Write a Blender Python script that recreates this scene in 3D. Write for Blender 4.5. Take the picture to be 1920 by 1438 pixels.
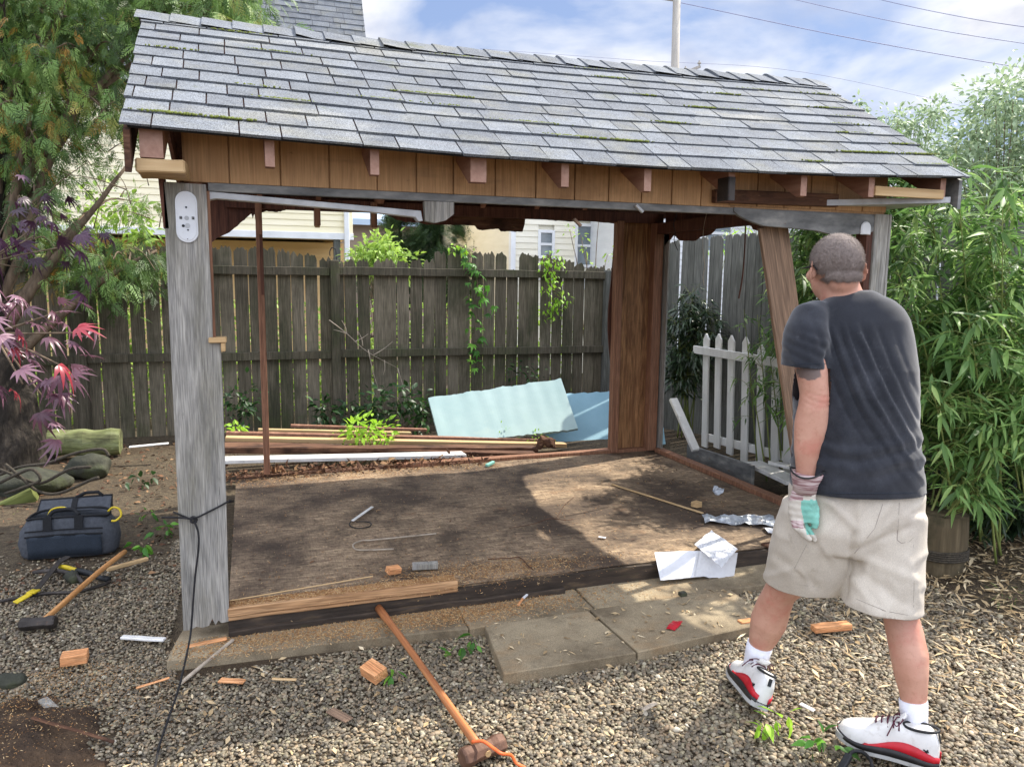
import bpy, bmesh, math, random
import numpy as np
from mathutils import Vector, Matrix, noise as mn, Euler
random.seed(7); rng = np.random.default_rng(7)
S = bpy.context.scene
for o in list(bpy.data.objects): bpy.data.objects.remove(o)
COL = S.collection
R = math.radians
# ------------------------------------------------------------------ camera
# world frame: X along the shed front, Y into the yard, Z up (metres); origin = front left corner of the shed floor
YAW = R(-19)
cam = bpy.data.cameras.new('camera'); camo = bpy.data.objects.new('camera', cam); COL.objects.link(camo)
CAMLOC = Vector((.134, -3.45, 1.6))
CAMROT = Matrix.Rotation(YAW, 3, 'Z') @ Matrix.Rotation(R(82.3), 3, 'X') @ Matrix.Rotation(R(.6), 3, 'Z')
camo.matrix_world = Matrix.Translation(CAMLOC) @ CAMROT.to_4x4()
cam.sensor_width = 36; cam.lens = 1430*36/1920; cam.clip_end = 500; cam.clip_start = .05
S.camera = camo
# ------------------------------------------------------------------ light
SU, SV = .85, .24
SUNDIR = Vector((SU, SV, 1)).normalized()
sl = bpy.data.lights.new('sun', 'SUN'); sl.energy = 4.1; sl.angle = R(.6); sl.color = (1, .93, .82)
so = bpy.data.objects.new('sun', sl); COL.objects.link(so); so.rotation_euler = SUNDIR.to_track_quat('Z', 'Y').to_euler(); so.location = (0, 0, 12)
W = bpy.data.worlds.new('World'); S.world = W; W.use_nodes = True
nt = W.node_tree; nt.nodes.clear()
def wn(t, **k):
    n = nt.nodes.new(t)
    for a, b in k.items(): setattr(n, a, b)
    return n
sky = wn('ShaderNodeTexSky', sky_type='NISHITA', sun_disc=False, sun_elevation=math.asin(SUNDIR.z), sun_rotation=math.atan2(SU, SV))
sky.air_density = 1.0; sky.dust_density = 1.2
tc = wn('ShaderNodeTexCoord'); mp = wn('ShaderNodeMapping'); mp.inputs['Scale'].default_value = (1, 1, 2.0); mp.inputs['Location'].default_value = (.3, 1.1, .2)
n1 = wn('ShaderNodeTexNoise'); n1.inputs['Scale'].default_value = 3.1; n1.inputs['Detail'].default_value = 9; n1.inputs['Roughness'].default_value = .52; n1.inputs['Distortion'].default_value = .25
cr = wn('ShaderNodeValToRGB'); cr.color_ramp.elements[0].position = .37; cr.color_ramp.elements[1].position = .55
n2 = wn('ShaderNodeTexNoise'); n2.inputs['Scale'].default_value = 5.5; n2.inputs['Detail'].default_value = 6
cr2 = wn('ShaderNodeValToRGB'); cr2.color_ramp.elements[0].position = .36; cr2.color_ramp.elements[1].position = .56
CLOUD_LO = (2.7, 2.95, 3.9, 1); CLOUD_HI = (6.2, 6.2, 6.3, 1)
cr2.color_ramp.elements[0].color = CLOUD_LO; cr2.color_ramp.elements[1].color = CLOUD_HI
hz = wn('ShaderNodeMix', data_type='RGBA'); hz.inputs[0].default_value = .72; hz.inputs[7].default_value = (1.7, 2.35, 4.1, 1)
mx = wn('ShaderNodeMix', data_type='RGBA'); bg = wn('ShaderNodeBackground'); wo = wn('ShaderNodeOutputWorld')
L = nt.links.new
L(tc.outputs['Generated'], mp.inputs['Vector']); L(mp.outputs[0], n1.inputs['Vector']); L(mp.outputs[0], n2.inputs['Vector'])
L(n1.outputs['Fac'], cr.inputs[0]); L(n2.outputs['Fac'], cr2.inputs[0]); L(cr.outputs[0], mx.inputs[0])
L(sky.outputs[0], hz.inputs[6]); L(hz.outputs[2], mx.inputs[6]); L(cr2.outputs[0], mx.inputs[7])
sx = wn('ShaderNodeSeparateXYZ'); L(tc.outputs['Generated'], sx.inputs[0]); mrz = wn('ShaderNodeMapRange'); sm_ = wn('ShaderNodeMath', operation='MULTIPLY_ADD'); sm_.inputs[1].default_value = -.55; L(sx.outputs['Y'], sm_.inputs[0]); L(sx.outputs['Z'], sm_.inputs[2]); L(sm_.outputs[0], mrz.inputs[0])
mrz.inputs[1].default_value = .18; mrz.inputs[2].default_value = .62; mrz.inputs[3].default_value = 1; mrz.inputs[4].default_value = 2.6   # sky brightened overhead and behind the viewer, added as fill for shaded faces
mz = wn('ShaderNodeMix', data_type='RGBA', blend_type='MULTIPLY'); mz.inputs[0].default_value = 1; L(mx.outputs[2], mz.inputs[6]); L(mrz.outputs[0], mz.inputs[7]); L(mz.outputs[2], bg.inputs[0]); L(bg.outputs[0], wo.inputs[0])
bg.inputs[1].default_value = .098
S.view_settings.view_transform = 'Standard'; S.view_settings.look = 'None'; S.view_settings.gamma = 1
S.view_settings.exposure = .93
S.render.engine = 'CYCLES'; S.cycles.max_bounces = 8; S.cycles.transparent_max_bounces = 8
# ------------------------------------------------------------------ helpers
CR = CAMROT @ Vector((1, 0, 0)); CFH = Vector((math.sin(R(19)), math.cos(R(19)), 0)); CRH = Vector((math.cos(R(19)), -math.sin(R(19)), 0))
def P(px, py, x=None, y=None, z=None, d=None):
    """point of the place seen at a spot of the photo, on a given world plane (measuring aid)"""
    r = CAMROT @ Vector(((px-960)/1430, -(py-719)/1430, -1))
    if d is not None: t = d/(r.dot(CFH))
    elif x is not None: t = (x-CAMLOC.x)/r.x
    elif y is not None: t = (y-CAMLOC.y)/r.y
    else: t = (z-CAMLOC.z)/r.z
    return CAMLOC + r*t
def tagit(o, label=None, cat=None, group=None, kind=None):
    if label: o['label'] = label
    if cat: o['category'] = cat
    if group: o['group'] = group
    if kind: o['kind'] = kind
    return o
def thing(name, label, cat, loc=(0, 0, 0), group=None):
    o = bpy.data.objects.new(name, None); COL.objects.link(o); o.location = loc; o.empty_display_size = .1
    return tagit(o, label, cat, group)
def wloc(o):
    v = Vector(o.location)
    while o.parent: o = o.parent; v += Vector(o.location)
    return v
def link(name, me, m, parent=None, origin=None):
    """mesh given in world coordinates -> object whose origin sits at its parent (or at its own base)"""
    if parent is not None: off = wloc(parent)
    elif origin is not None: off = Vector(origin)
    else: off = Vector((0, 0, 0))
    if off.length > 0: me.transform(Matrix.Translation(-off))
    o = bpy.data.objects.new(name, me); COL.objects.link(o)
    ms = m if isinstance(m, (list, tuple)) else [m]
    for q in ms: me.materials.append(q)
    if parent is not None: o.parent = parent
    else: o.location = off
    return o
def base_of(me):
    n = len(me.vertices); a = np.empty(n*3, 'f'); me.vertices.foreach_get('co', a); a = a.reshape(-1, 3)
    return ((a[:, 0].min()+a[:, 0].max())/2, (a[:, 1].min()+a[:, 1].max())/2, a[:, 2].min())
def np_mesh(name, V, F, tint=None, smooth=False, matidx=None):
    V = np.asarray(V, 'f'); F = np.asarray(F, 'i'); k = F.shape[1]
    me = bpy.data.meshes.new(name); me.vertices.add(len(V)); me.vertices.foreach_set('co', V.ravel())
    me.loops.add(F.size); me.loops.foreach_set('vertex_index', F.ravel())
    me.polygons.add(len(F)); me.polygons.foreach_set('loop_start', np.arange(0, F.size, k, dtype='i'))
    me.polygons.foreach_set('loop_total', np.full(len(F), k, 'i'))
    if smooth: me.polygons.foreach_set('use_smooth', np.ones(len(F), bool))
    if matidx is not None: me.polygons.foreach_set('material_index', np.asarray(matidx, 'i'))
    me.update(calc_edges=True)
    if tint is not None:
        at = me.attributes.new('tint', 'FLOAT', 'POINT'); at.data.foreach_set('value', np.asarray(tint, 'f'))
    return me
def rotmats(n, zr=(0, 2*math.pi), tilt=None, rnd=None):
    """n random rotation matrices (3x3)"""
    q = rng.normal(size=(n, 4)); q /= np.linalg.norm(q, axis=1)[:, None]
    w, x, y, z = q.T
    return np.stack([1-2*(y*y+z*z), 2*(x*y-z*w), 2*(x*z+y*w), 2*(x*y+z*w), 1-2*(x*x+z*z), 2*(y*z-x*w), 2*(x*z-y*w), 2*(y*z+x*w), 1-2*(x*x+y*y)], 1).reshape(-1, 3, 3)
def euls(rx, ry, rz):
    cx, sx, cy, sy, cz, sz = np.cos(rx), np.sin(rx), np.cos(ry), np.sin(ry), np.cos(rz), np.sin(rz)
    n = len(rx); M = np.zeros((n, 3, 3))
    M[:, 0, 0] = cz*cy; M[:, 0, 1] = cz*sy*sx-sz*cx; M[:, 0, 2] = cz*sy*cx+sz*sx
    M[:, 1, 0] = sz*cy; M[:, 1, 1] = sz*sy*sx+cz*cx; M[:, 1, 2] = sz*sy*cx-cz*sx
    M[:, 2, 0] = -sy; M[:, 2, 1] = cy*sx; M[:, 2, 2] = cy*cx
    return M
def dirmats(D, roll):
    """matrices taking +X to directions D with the leaf's face (+Z) up-ish, rolled"""
    D = D/np.linalg.norm(D, axis=1)[:, None]; up = np.tile([0., 0., 1.], (len(D), 1))
    Y = np.cross(up, D); nn = np.linalg.norm(Y, axis=1)[:, None]; Y = np.where(nn < 1e-3, [[0., 1., 0.]], Y/np.maximum(nn, 1e-6))
    Z = np.cross(D, Y); c, s = np.cos(roll)[:, None], np.sin(roll)[:, None]
    Y2 = Y*c+Z*s; Z2 = -Y*s+Z*c
    return np.stack([D, Y2, Z2], 2)
def scatter(T, pos, M, sc, tint=None, smooth=False, name='m'):
    """T=(V,F) template or list of them; merges transformed copies into one mesh"""
    if isinstance(T, tuple): T = [T]
    n = len(pos); sc = np.asarray(sc, float)
    sc = np.full((n, 3), float(sc)) if sc.ndim == 0 else (np.repeat(sc[:, None], 3, 1) if sc.ndim == 1 else sc)
    tint = rng.random(n) if tint is None else np.asarray(tint)
    VV, FF, TT, off = [], [], [], 0; which = rng.integers(0, len(T), n)
    for k, (V, F) in enumerate(T):
        i = np.where(which == k)[0]
        if not len(i): continue
        V = np.asarray(V, float); F = np.asarray(F, 'i')
        X = np.einsum('nij,nkj->nki', M[i], V[None]*sc[i][:, None, :])+pos[i][:, None, :]
        VV.append(X.reshape(-1, 3)); TT.append(np.repeat(tint[i], len(V)))
        FF.append((F[None]+(np.arange(len(i))*len(V))[:, None, None]+off).reshape(-1, F.shape[1])); off += len(i)*len(V)
    return np_mesh(name, np.concatenate(VV), np.concatenate(FF), np.concatenate(TT), smooth)
# ---- leaf / stone templates
def leaf_t(w=.16, seg=5, fold=.12, droop=.25, peak=.35, pet=0):
    V = []; F = []
    for i in range(seg+1):
        t = i/seg; ww = w*max(.02, (t/peak)**.8 if t < peak else ((1-t)/(1-peak))**.9)
        z = -droop*t*t
        V += [(t, ww/2, z+fold*ww), (t, 0, z), (t, -ww/2, z+fold*ww)]
    for i in range(seg):
        a = i*3
        F += [(a, a+1, a+4), (a, a+4, a+3), (a+1, a+2, a+5), (a+1, a+5, a+4)]
    return np.array(V), np.array(F)
def ovate_t(w=.6, seg=5, fold=.1, droop=.2): return leaf_t(w, seg, fold, droop, .4)
def palm_t(lobes=7, spread=2.3, w=.22, droop=.3):
    """palmate leaf: lobes radiating from the base"""
    Vs, Fs, o = [], [], 0
    for k in range(lobes):
        a = (k/(lobes-1)-.5)*2*spread*.62; l = 1-.55*abs(k/(lobes-1)-.5)*1.6
        V, F = leaf_t(w/l, 5, .1, droop*l, .42); V = V*l; c, s = math.cos(a), math.sin(a)
        V = np.stack([V[:, 0]*c-V[:, 1]*s, V[:, 0]*s+V[:, 1]*c, V[:, 2]], 1); Vs.append(V); Fs.append(F+o); o += len(V)
    return np.concatenate(Vs), np.concatenate(Fs)
def spray_t(n=12, seed=0, wd=.035, droop=.35, sub=4):
    """flat fan of scale-leaf twigs"""
    r = random.Random(seed); V = []; F = []
    def rh(p, q, w):
        p = Vector(p); q = Vector(q); d = (q-p); s = Vector((-d.y, d.x, 0)).normalized()*w*.5; m = p+d*.45; k = len(V)
        V.extend([tuple(p), tuple(m+s), tuple(q), tuple(m-s)]); F.extend([(k, k+1, k+2), (k, k+2, k+3)])
    for i in range(n):
        t = (i+.5)/n; x = t; z = -droop*t*t
        for sg in (-1, 1):
            l = (.42*(1-t)+.08)*r.uniform(.7, 1.2); a = R(r.uniform(35, 55))
            ex = x+l*math.cos(a); ey = sg*l*math.sin(a); ez = z-l*.3*r.uniform(.3, 1.4)
            rh((x, 0, z), (ex, ey, ez), wd)
            for j in range(sub):
                u = (j+1)/(sub+1); bx, by, bz = x+(ex-x)*u, ey*u, z+(ez-z)*u; l2 = l*.35*(1-u*.5)
                rh((bx, by, bz), (bx+l2, by+r.uniform(-.01, .02)*sg, bz-l2*.3), wd*.8)
    rh((0, 0, 0), (1.05, 0, -droop), wd*.8)
    return np.array(V), np.array(F)
def ico_t(sub=1, seed=0, am=.16):
    bm = bmesh.new(); bmesh.ops.create_icosphere(bm, subdivisions=sub, radius=1)
    for v in bm.verts: v.co *= 1+am*mn.noise(v.co*1.2+Vector((seed*3.1, seed, 0)))*2
    V = np.array([v.co[:] for v in bm.verts]); F = np.array([[v.index for v in f.verts] for f in bm.faces]); bm.free(); return V, F
class MB:
    def __init__(s): s.v = []; s.f = []; s.m = []
    def add(s, V, F, m=0):
        o = len(s.v); s.v += [tuple(v) for v in V]; s.f += [tuple(i+o for i in f) for f in F]; s.m += [m]*len(F)
    def box(s, x0, x1, y0, y1, z0, z1, m=0):
        s.add([(x0, y0, z0), (x1, y0, z0), (x1, y1, z0), (x0, y1, z0), (x0, y0, z1), (x1, y0, z1), (x1, y1, z1), (x0, y1, z1)], [(0, 3, 2, 1), (4, 5, 6, 7), (0, 1, 5, 4), (1, 2, 6, 5), (2, 3, 7, 6), (3, 0, 4, 7)], m)
    def beam(s, p0, p1, w, t, up=(0, 0, 1), m=0, taper=1):
        """box from p0 to p1; w across, t along 'up'"""
        p0 = Vector(p0); p1 = Vector(p1); d = (p1-p0).normalized(); up = Vector(up)
        a = d.cross(up); a = a.normalized() if a.length > 1e-4 else Vector((1, 0, 0)); b = a.cross(d).normalized()
        V = []
        for p, k in ((p0, 1), (p1, taper)):
            for i, j in ((-1, -1), (1, -1), (1, 1), (-1, 1)): V.append(p+a*(w*.5*i*k)+b*(t*.5*j*k))
        s.add(V, [(0, 3, 2, 1), (4, 5, 6, 7), (0, 1, 5, 4), (1, 2, 6, 5), (2, 3, 7, 6), (3, 0, 4, 7)], m)
    def tube(s, pts, rad, n=8, m=0, cap=True, el=None, xref=None, pw=2.0):
        """loft of (super)elliptical rings along pts; rad: number / list of r or (rx,ry)"""
        pts = [Vector(p) for p in pts]; N = len(pts)
        rad = [rad]*N if not isinstance(rad, (list, tuple)) else list(rad)
        V = []; prev = None
        for i, p in enumerate(pts):
            t = (pts[min(i+1, N-1)]-pts[max(i-1, 0)]).normalized()
            if xref is not None: x = Vector(xref); x = (x-t*x.dot(t)).normalized()
            else:
                if prev is None: x = t.orthogonal().normalized()
                else: x = (prev-t*prev.dot(t)).normalized()
                prev = x
            y = t.cross(x); r = rad[i]; rx, ry = r if isinstance(r, (list, tuple)) else (r, r)
            for k in range(n):
                a = 2*math.pi*k/n; c, sn = math.cos(a), math.sin(a)
                c = math.copysign(abs(c)**(2/pw), c); sn = math.copysign(abs(sn)**(2/pw), sn)
                V.append(p+x*(rx*c)+y*(ry*sn))
        F = [(i*n+k, i*n+(k+1) % n, (i+1)*n+(k+1) % n, (i+1)*n+k) for i in range(N-1) for k in range(n)]
        if cap: F += [tuple(range(n))[::-1], tuple((N-1)*n+k for k in range(n))]
        s.add(V, F, m)
    def prism(s, poly, axis, a, b, m=0):
        """polygon (2D pts) extruded along axis 'x','y','z' from a to b"""
        n = len(poly)
        def q(p, c): return {'y': (p[0], c, p[1]), 'x': (c, p[0], p[1]), 'z': (p[0], p[1], c)}[axis]
        V = [q(p, a) for p in poly]+[q(p, b) for p in poly]
        s.add(V, [tuple(range(n)), tuple(range(2*n-1, n-1, -1))]+[(i, i+n, (i+1) % n+n, (i+1) % n) for i in range(n)], m)
    def mesh(s, name='m', smooth=False, tint=None, bevel=0):
        me = bpy.data.meshes.new(name); me.from_pydata(s.v, [], s.f); me.polygons.foreach_set('material_index', np.array(s.m, 'i'))
        bm = bmesh.new(); bm.from_mesh(me)
        if bevel: bmesh.ops.bevel(bm, geom=[e for e in bm.edges if e.is_manifold and e.calc_face_angle(0) > .5], offset=bevel, segments=1, affect='EDGES')
        bmesh.ops.recalc_face_normals(bm, faces=bm.faces); bm.to_mesh(me); bm.free()
        if smooth: me.polygons.foreach_set('use_smooth', np.ones(len(me.polygons), bool))
        me.update(); return me
    def make(s, name, mat, parent=None, smooth=False, bevel=0, label=None, cat=None, group=None, kind=None, own=False):
        me = s.mesh(name, smooth, None, bevel)
        o = link(name, me, mat, parent, base_of(me) if parent is None and not kind == 'structure' else None)
        return tagit(o, label, cat, group, kind)
def curve_pts(pts, n=6):
    """Catmull-Rom through pts"""
    p = [Vector(q) for q in pts]; p = [p[0]*2-p[1]]+p+[p[-1]*2-p[-2]]; out = []
    for i in range(1, len(p)-2):
        for k in range(n):
            t = k/n; a, b, c, d = p[i-1], p[i], p[i+1], p[i+2]
            out.append(.5*((2*b)+(c-a)*t+(2*a-5*b+4*c-d)*t*t+(3*b-a-3*c+d)*t**3))
    out.append(p[-2]); return out
def subdiv_noise(me, cuts, amp, scale, axis_amp=(1, 1, 1), seed=0):
    bm = bmesh.new(); bm.from_mesh(me)
    if cuts: bmesh.ops.subdivide_edges(bm, edges=bm.edges[:], cuts=cuts, use_grid_fill=True)
    for v in bm.verts:
        q = v.co*scale+Vector((seed, seed*2.3, seed*.7)); d = mn.noise_vector(q)*amp
        v.co += Vector((d.x*axis_amp[0], d.y*axis_amp[1], d.z*axis_amp[2]))
    bm.to_mesh(me); bm.free(); return me
def remesh(mb, voxel, sm=6, name='m', fac=.5):
    me = mb.mesh(name) if isinstance(mb, MB) else mb
    o = bpy.data.objects.new('tmp', me); COL.objects.link(o)
    m = o.modifiers.new('r', 'REMESH'); m.mode = 'VOXEL'; m.voxel_size = voxel; m.use_smooth_shade = True
    if sm: m2 = o.modifiers.new('s', 'SMOOTH'); m2.iterations = sm; m2.factor = fac
    dg = bpy.context.evaluated_depsgraph_get(); dg.update()
    out = bpy.data.meshes.new_from_object(o.evaluated_get(dg)); bpy.data.objects.remove(o)
    out.polygons.foreach_set('use_smooth', np.ones(len(out.polygons), bool)); out.name = name
    return out
def displace(me, fn):
    """fn(co, normal) -> offset along normal"""
    n = len(me.vertices); co = np.empty(n*3, 'f'); me.vertices.foreach_get('co', co); co = co.reshape(-1, 3)
    nr = np.empty(n*3, 'f'); me.vertex_normals.foreach_get('vector', nr); nr = nr.reshape(-1, 3)
    d = np.array([fn(Vector(c), Vector(k)) for c, k in zip(co, nr)], 'f'); co = co+nr*d[:, None]
    me.vertices.foreach_set('co', co.ravel()); me.update()
# ------------------------------------------------------------------ materials
def srgb(h, k=1.0):
    c = [int(h[i:i+2], 16)/255 for i in (0, 2, 4)]
    return tuple(k*((x/12.92) if x <= .04045 else ((x+.055)/1.055)**2.4) for x in c)+(1,)
def mat(name, stops, scale=(4, 4, 4), detail=6, rough=.75, bump=0, bscale=None, bdist=.01, dirt=None, dscale=1.2, tint=None, spec=.35, transl=0, metal=0, distort=0, fine=None, noise_rough=.6, sheen=0):
    """procedural material: stretched noise through a colour ramp, optional large dirt patches, per-item tint, bump"""
    m = bpy.data.materials.new(name); m.use_nodes = True; t = m.node_tree; t.nodes.clear(); N = t.nodes.new; K = t.links.new
    out = N('ShaderNodeOutputMaterial'); b = N('ShaderNodeBsdfPrincipled'); b.inputs['Roughness'].default_value = rough
    b.inputs['Specular IOR Level'].default_value = spec; b.inputs['Metallic'].default_value = metal
    if sheen: b.inputs['Sheen Weight'].default_value = sheen
    tcd = N('ShaderNodeTexCoord'); mpp = N('ShaderNodeMapping'); mpp.inputs['Scale'].default_value = scale; K(tcd.outputs['Object'], mpp.inputs[0])
    n = N('ShaderNodeTexNoise'); n.inputs['Scale'].default_value = 1; n.inputs['Detail'].default_value = detail; n.inputs['Roughness'].default_value = noise_rough; n.inputs['Distortion'].default_value = distort
    K(mpp.outputs[0], n.inputs['Vector'])
    r = N('ShaderNodeValToRGB'); e = r.color_ramp.elements
    while len(e) < len(stops): e.new(.5)
    for i, (p, c) in enumerate(stops): e[i].position = p; e[i].color = srgb(c) if isinstance(c, str) else tuple(c)+((1,) if len(c) == 3 else ())
    K(n.outputs['Fac'], r.inputs[0]); col = r.outputs[0]
    def mix(fac, a, bb, mode='MIX'):
        q = N('ShaderNodeMix'); q.data_type = 'RGBA'; q.blend_type = mode
        if isinstance(fac, (int, float)): q.inputs[0].default_value = fac
        else: K(fac, q.inputs[0])
        K(a, q.inputs[6])
        if isinstance(bb, tuple): q.inputs[7].default_value = bb
        else: K(bb, q.inputs[7])
        return q.outputs[2]
    if tint:   # list of (pos,colour): mixed with the noise colour by per-item value
        at = N('ShaderNodeAttribute'); at.attribute_name = 'tint'; r2 = N('ShaderNodeValToRGB'); e = r2.color_ramp.elements
        while len(e) < len(tint[1]): e.new(.5)
        for i, (p, c) in enumerate(tint[1]): e[i].position = p; e[i].color = srgb(c)
        K(at.outputs['Fac'], r2.inputs[0]); col = mix(tint[0], col, r2.outputs[0], tint[2] if len(tint) > 2 else 'MIX')
    if dirt:
        for di, dd in enumerate(dirt if isinstance(dirt, list) else [dirt]):
            dc, lo, hi, amt = dd[:4]; sc_ = dd[4] if len(dd) > 4 else (dscale,)*3
            mp2 = N('ShaderNodeMapping'); mp2.inputs['Scale'].default_value = sc_; mp2.inputs['Location'].default_value = (di*3.7, di*1.3, 0); K(tcd.outputs['Object'], mp2.inputs[0])
            n2_ = N('ShaderNodeTexNoise'); n2_.inputs['Scale'].default_value = 1; n2_.inputs['Detail'].default_value = 7; n2_.inputs['Roughness'].default_value = .65; K(mp2.outputs[0], n2_.inputs['Vector'])
            mr = N('ShaderNodeMapRange'); mr.inputs[1].default_value = lo; mr.inputs[2].default_value = hi; mr.inputs[4].default_value = amt; K(n2_.outputs['Fac'], mr.inputs[0])
            col = mix(mr.outputs[0], col, srgb(dc))
    if fine:   # fine speckle multiplied in: (scale, low value)
        nf = N('ShaderNodeTexNoise'); nf.inputs['Scale'].default_value = 1; nf.inputs['Detail'].default_value = 4; mpf = N('ShaderNodeMapping'); mpf.inputs['Scale'].default_value = fine[0] if isinstance(fine[0], tuple) else (fine[0],)*3; K(tcd.outputs['Object'], mpf.inputs[0]); K(mpf.outputs[0], nf.inputs['Vector'])
        mf = N('ShaderNodeMapRange'); mf.inputs[1].default_value = .35; mf.inputs[2].default_value = .65; mf.inputs[3].default_value = fine[1]; mf.inputs[4].default_value = 2-fine[1]; K(nf.outputs['Fac'], mf.inputs[0])
        col = mix(1.0, col, mf.outputs[0], 'MULTIPLY')
    K(col, b.inputs['Base Color'])
    if bump:
        bp = N('ShaderNodeBump'); bp.inputs['Strength'].default_value = bump; bp.inputs['Distance'].default_value = bdist
        if bscale:
            mp3 = N('ShaderNodeMapping'); mp3.inputs['Scale'].default_value = bscale if isinstance(bscale, tuple) else (bscale,)*3; K(tcd.outputs['Object'], mp3.inputs[0])
            n3 = N('ShaderNodeTexNoise'); n3.inputs['Scale'].default_value = 1; n3.inputs['Detail'].default_value = 4; K(mp3.outputs[0], n3.inputs['Vector']); K(n3.outputs['Fac'], bp.inputs['Height'])
        else: K(n.outputs['Fac'], bp.inputs['Height'])
        K(bp.outputs[0], b.inputs['Normal'])
    if transl:
        tr = N('ShaderNodeBsdfTranslucent'); ms = N('ShaderNodeMixShader'); ms.inputs[0].default_value = transl; K(col, tr.inputs[0]); K(b.outputs[0], ms.inputs[1]); K(tr.outputs[0], ms.inputs[2]); K(ms.outputs[0], out.inputs[0])
    else: K(b.outputs[0], out.inputs[0])
    return m
def gr(ax, along=2.2, across=45):   # grain stretched along an axis
    return tuple(along if a == ax else across for a in 'xyz')
MT = {}
MT['shingle'] = mat('asphalt_shingle', [(.3, '5b5e62'), (.7, '777b80')], (9, 9, 9), 8, .93, .5, 420, .003, tint=(.45, [(0, '565a5f'), (.35, '666a6f'), (.7, '70757a'), (1, '7f8489')]), dirt=[('565b3c', .63, .72, .75, (2.1, 2.1, 2.1)), ('aba89b', .56, .75, .45, (1.2, 3, 3)), ('564c4a', .62, .75, .45, (1.4, 3, 3)), ('7d7a68', .5, .7, .4, (4, 4, 4))], fine=(210, .45), spec=.2)
MT['shingle_edge'] = mat('shingle_felt', [(.4, '17181a'), (.6, '2b2c2c')], rough=.95)
MT['greywood'] = mat('weathered_grey_board', [(.25, '77746d'), (.45, '8d8a83'), (.62, '9f9b92'), (.8, 'b3afa5')], gr('z', 2.4, 34), 10, .85, .5, gr('z', 5, 160), .006, dirt=[('6a6655', .48, .66, .6, (6, 6, 1.6)), ('5c5b59', .58, .70, .6, (14, 14, 2.2)), ('85765a', .60, .74, .5, (12, 12, 1)), ('44413c', .66, .70, .6, (60, 60, 5))], distort=.7, fine=(gr('z', 9, 230), .70))
MT['fence'] = mat('weathered_fence_board', [(.25, '484335'), (.5, '686050'), (.75, '857c6a')], gr('z', 1.8, 40), 9, .9, .6, gr('z', 3, 90), .005, tint=(.5, [(0, '3f3b30'), (.5, '625b4b'), (1, '807867')]), fine=(gr('z', 6, 200), .65), dirt=[('363826', .45, .62, .75, (2.5, 2.5, 1.1)), ('3f4a26', .56, .7, .5, (1.2, 1.2, 1.6)), ('38352b', .52, .7, .45, (.7, .7, 1.8))])
MT['fencelight'] = mat('silvery_fence_board', [(.25, '4e4f4b'), (.5, '696a65'), (.75, '83847d')], gr('z', 1.8, 40), 9, .9, .6, gr('z', 3, 90), .005, fine=(gr('z', 6, 200), .65), tint=(.4, [(0, '4c4c45'), (1, '7f7f78')]), dirt=[('4b4d45', .5, .68, .6, (2.5, 2.5, 1.1))])
MT['plyorange'] = mat('bare_orange_plywood', [(.25, 'a37c55'), (.5, 'b58d62'), (.75, 'c49b6e')], gr('z', 2.0, 26), 8, .72, .2, gr('z', 4, 90), .002, tint=None, dirt=[('74502f', .55, .72, .6, (2, 2, 2)), ('c99250', .6, .75, .35, (5, 5, 1)), ('3b2a1b', .66, .72, .75, (14, 3, 22)), ('6d5a48', .58, .75, .5, (1.5, 1, 9))], distort=1.2, fine=(gr('z', 6, 150), .86))
MT['redwood'] = mat('dark_red_stained_board', [(.25, '3c2319'), (.5, '563528'), (.8, '6f4837')], gr('z', 2, 30), 8, .75, .3, gr('z', 4, 80), .003, dirt=[('241009', .55, .7, .6, (3, 3, 2))], fine=(gr('z', 6, 120), .7))
MT['studwood'] = mat('reddish_stud', [(.25, '6b4836'), (.5, '896149'), (.8, 'a17a5e')], gr('z', 1.6, 50), 8, .72, .3, gr('z', 3, 90), .002, dirt=[('55301e', .58, .74, .5, (4, 4, 1)), ('3a2014', .70, .73, .8, (26, 26, 9))], fine=(gr('z', 8, 160), .72))
MT['rafter'] = mat('reddish_rafter', [(.25, '6b4b3a'), (.5, '8c6450'), (.8, 'a8826a')], (22, 3, 22), 7, .72, .3, (60, 8, 60), .002)
MT['rafterend'] = mat('pinkish_rafter_end', [(.25, '94705f'), (.5, 'a98472'), (.8, 'bb9886')], (30, 30, 30), 7, .75, .3, 90, .002)
MT['knotply'] = mat('knotty_brown_plywood', [(.2, '402a1b'), (.42, '7d5738'), (.6, 'a0764e'), (.8, 'b88c60')], (14, 14, 1.5), 8, .7, .3, gr('z', 3, 60), .002, distort=2.2, dirt=[('2a160c', .57, .68, .7, (7, 7, 2.2)), ('5b3820', .5, .7, .4, (3, 3, 1))], fine=(gr('z', 6, 170), .65))
MT['plankbrown'] = mat('brown_lumber_plank', [(.2, '5b4636'), (.45, '7a6350'), (.6, '8c725c'), (.8, '9c8068')], gr('x', 1.6, 26), 8, .72, .25, gr('x', 3, 90), .002, distort=2.0, dirt=[('3f2716', .64, .72, .6, (3, 14, 14))], fine=(gr('x', 6, 170), .72))
MT['floorply'] = mat('old_plywood_floor', [(.25, '655342'), (.5, '8f7a62'), (.8, 'c9b08c')], (9, 38, 38), 10, .85, .5, (30, 120, 60), .003, distort=1.2, dirt=[('40342b', .42, .60, .88, (1.3, 1.5, 1)), ('332a23', .52, .66, .7, (4, 3, 1)), ('8a5f37', .62, .74, .65, (2.2, 3.2, 1)), ('b49c7b', .62, .8, .3, (18, 3, 1)), ('4a3b2e', .56, .62, .6, (30, 26, 1))], fine=((120, 22, 1), .82))
MT['platewood'] = mat('fresh_brown_plate', [(.25, '85603f'), (.5, 'a57f59'), (.8, 'c09c74')], gr('x', 2, 40), 8, .75, .3, gr('x', 4, 100), .002, dirt=[('5c3a20', .58, .72, .6, (3, 9, 9))], fine=(gr('x', 8, 170), .68))
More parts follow.
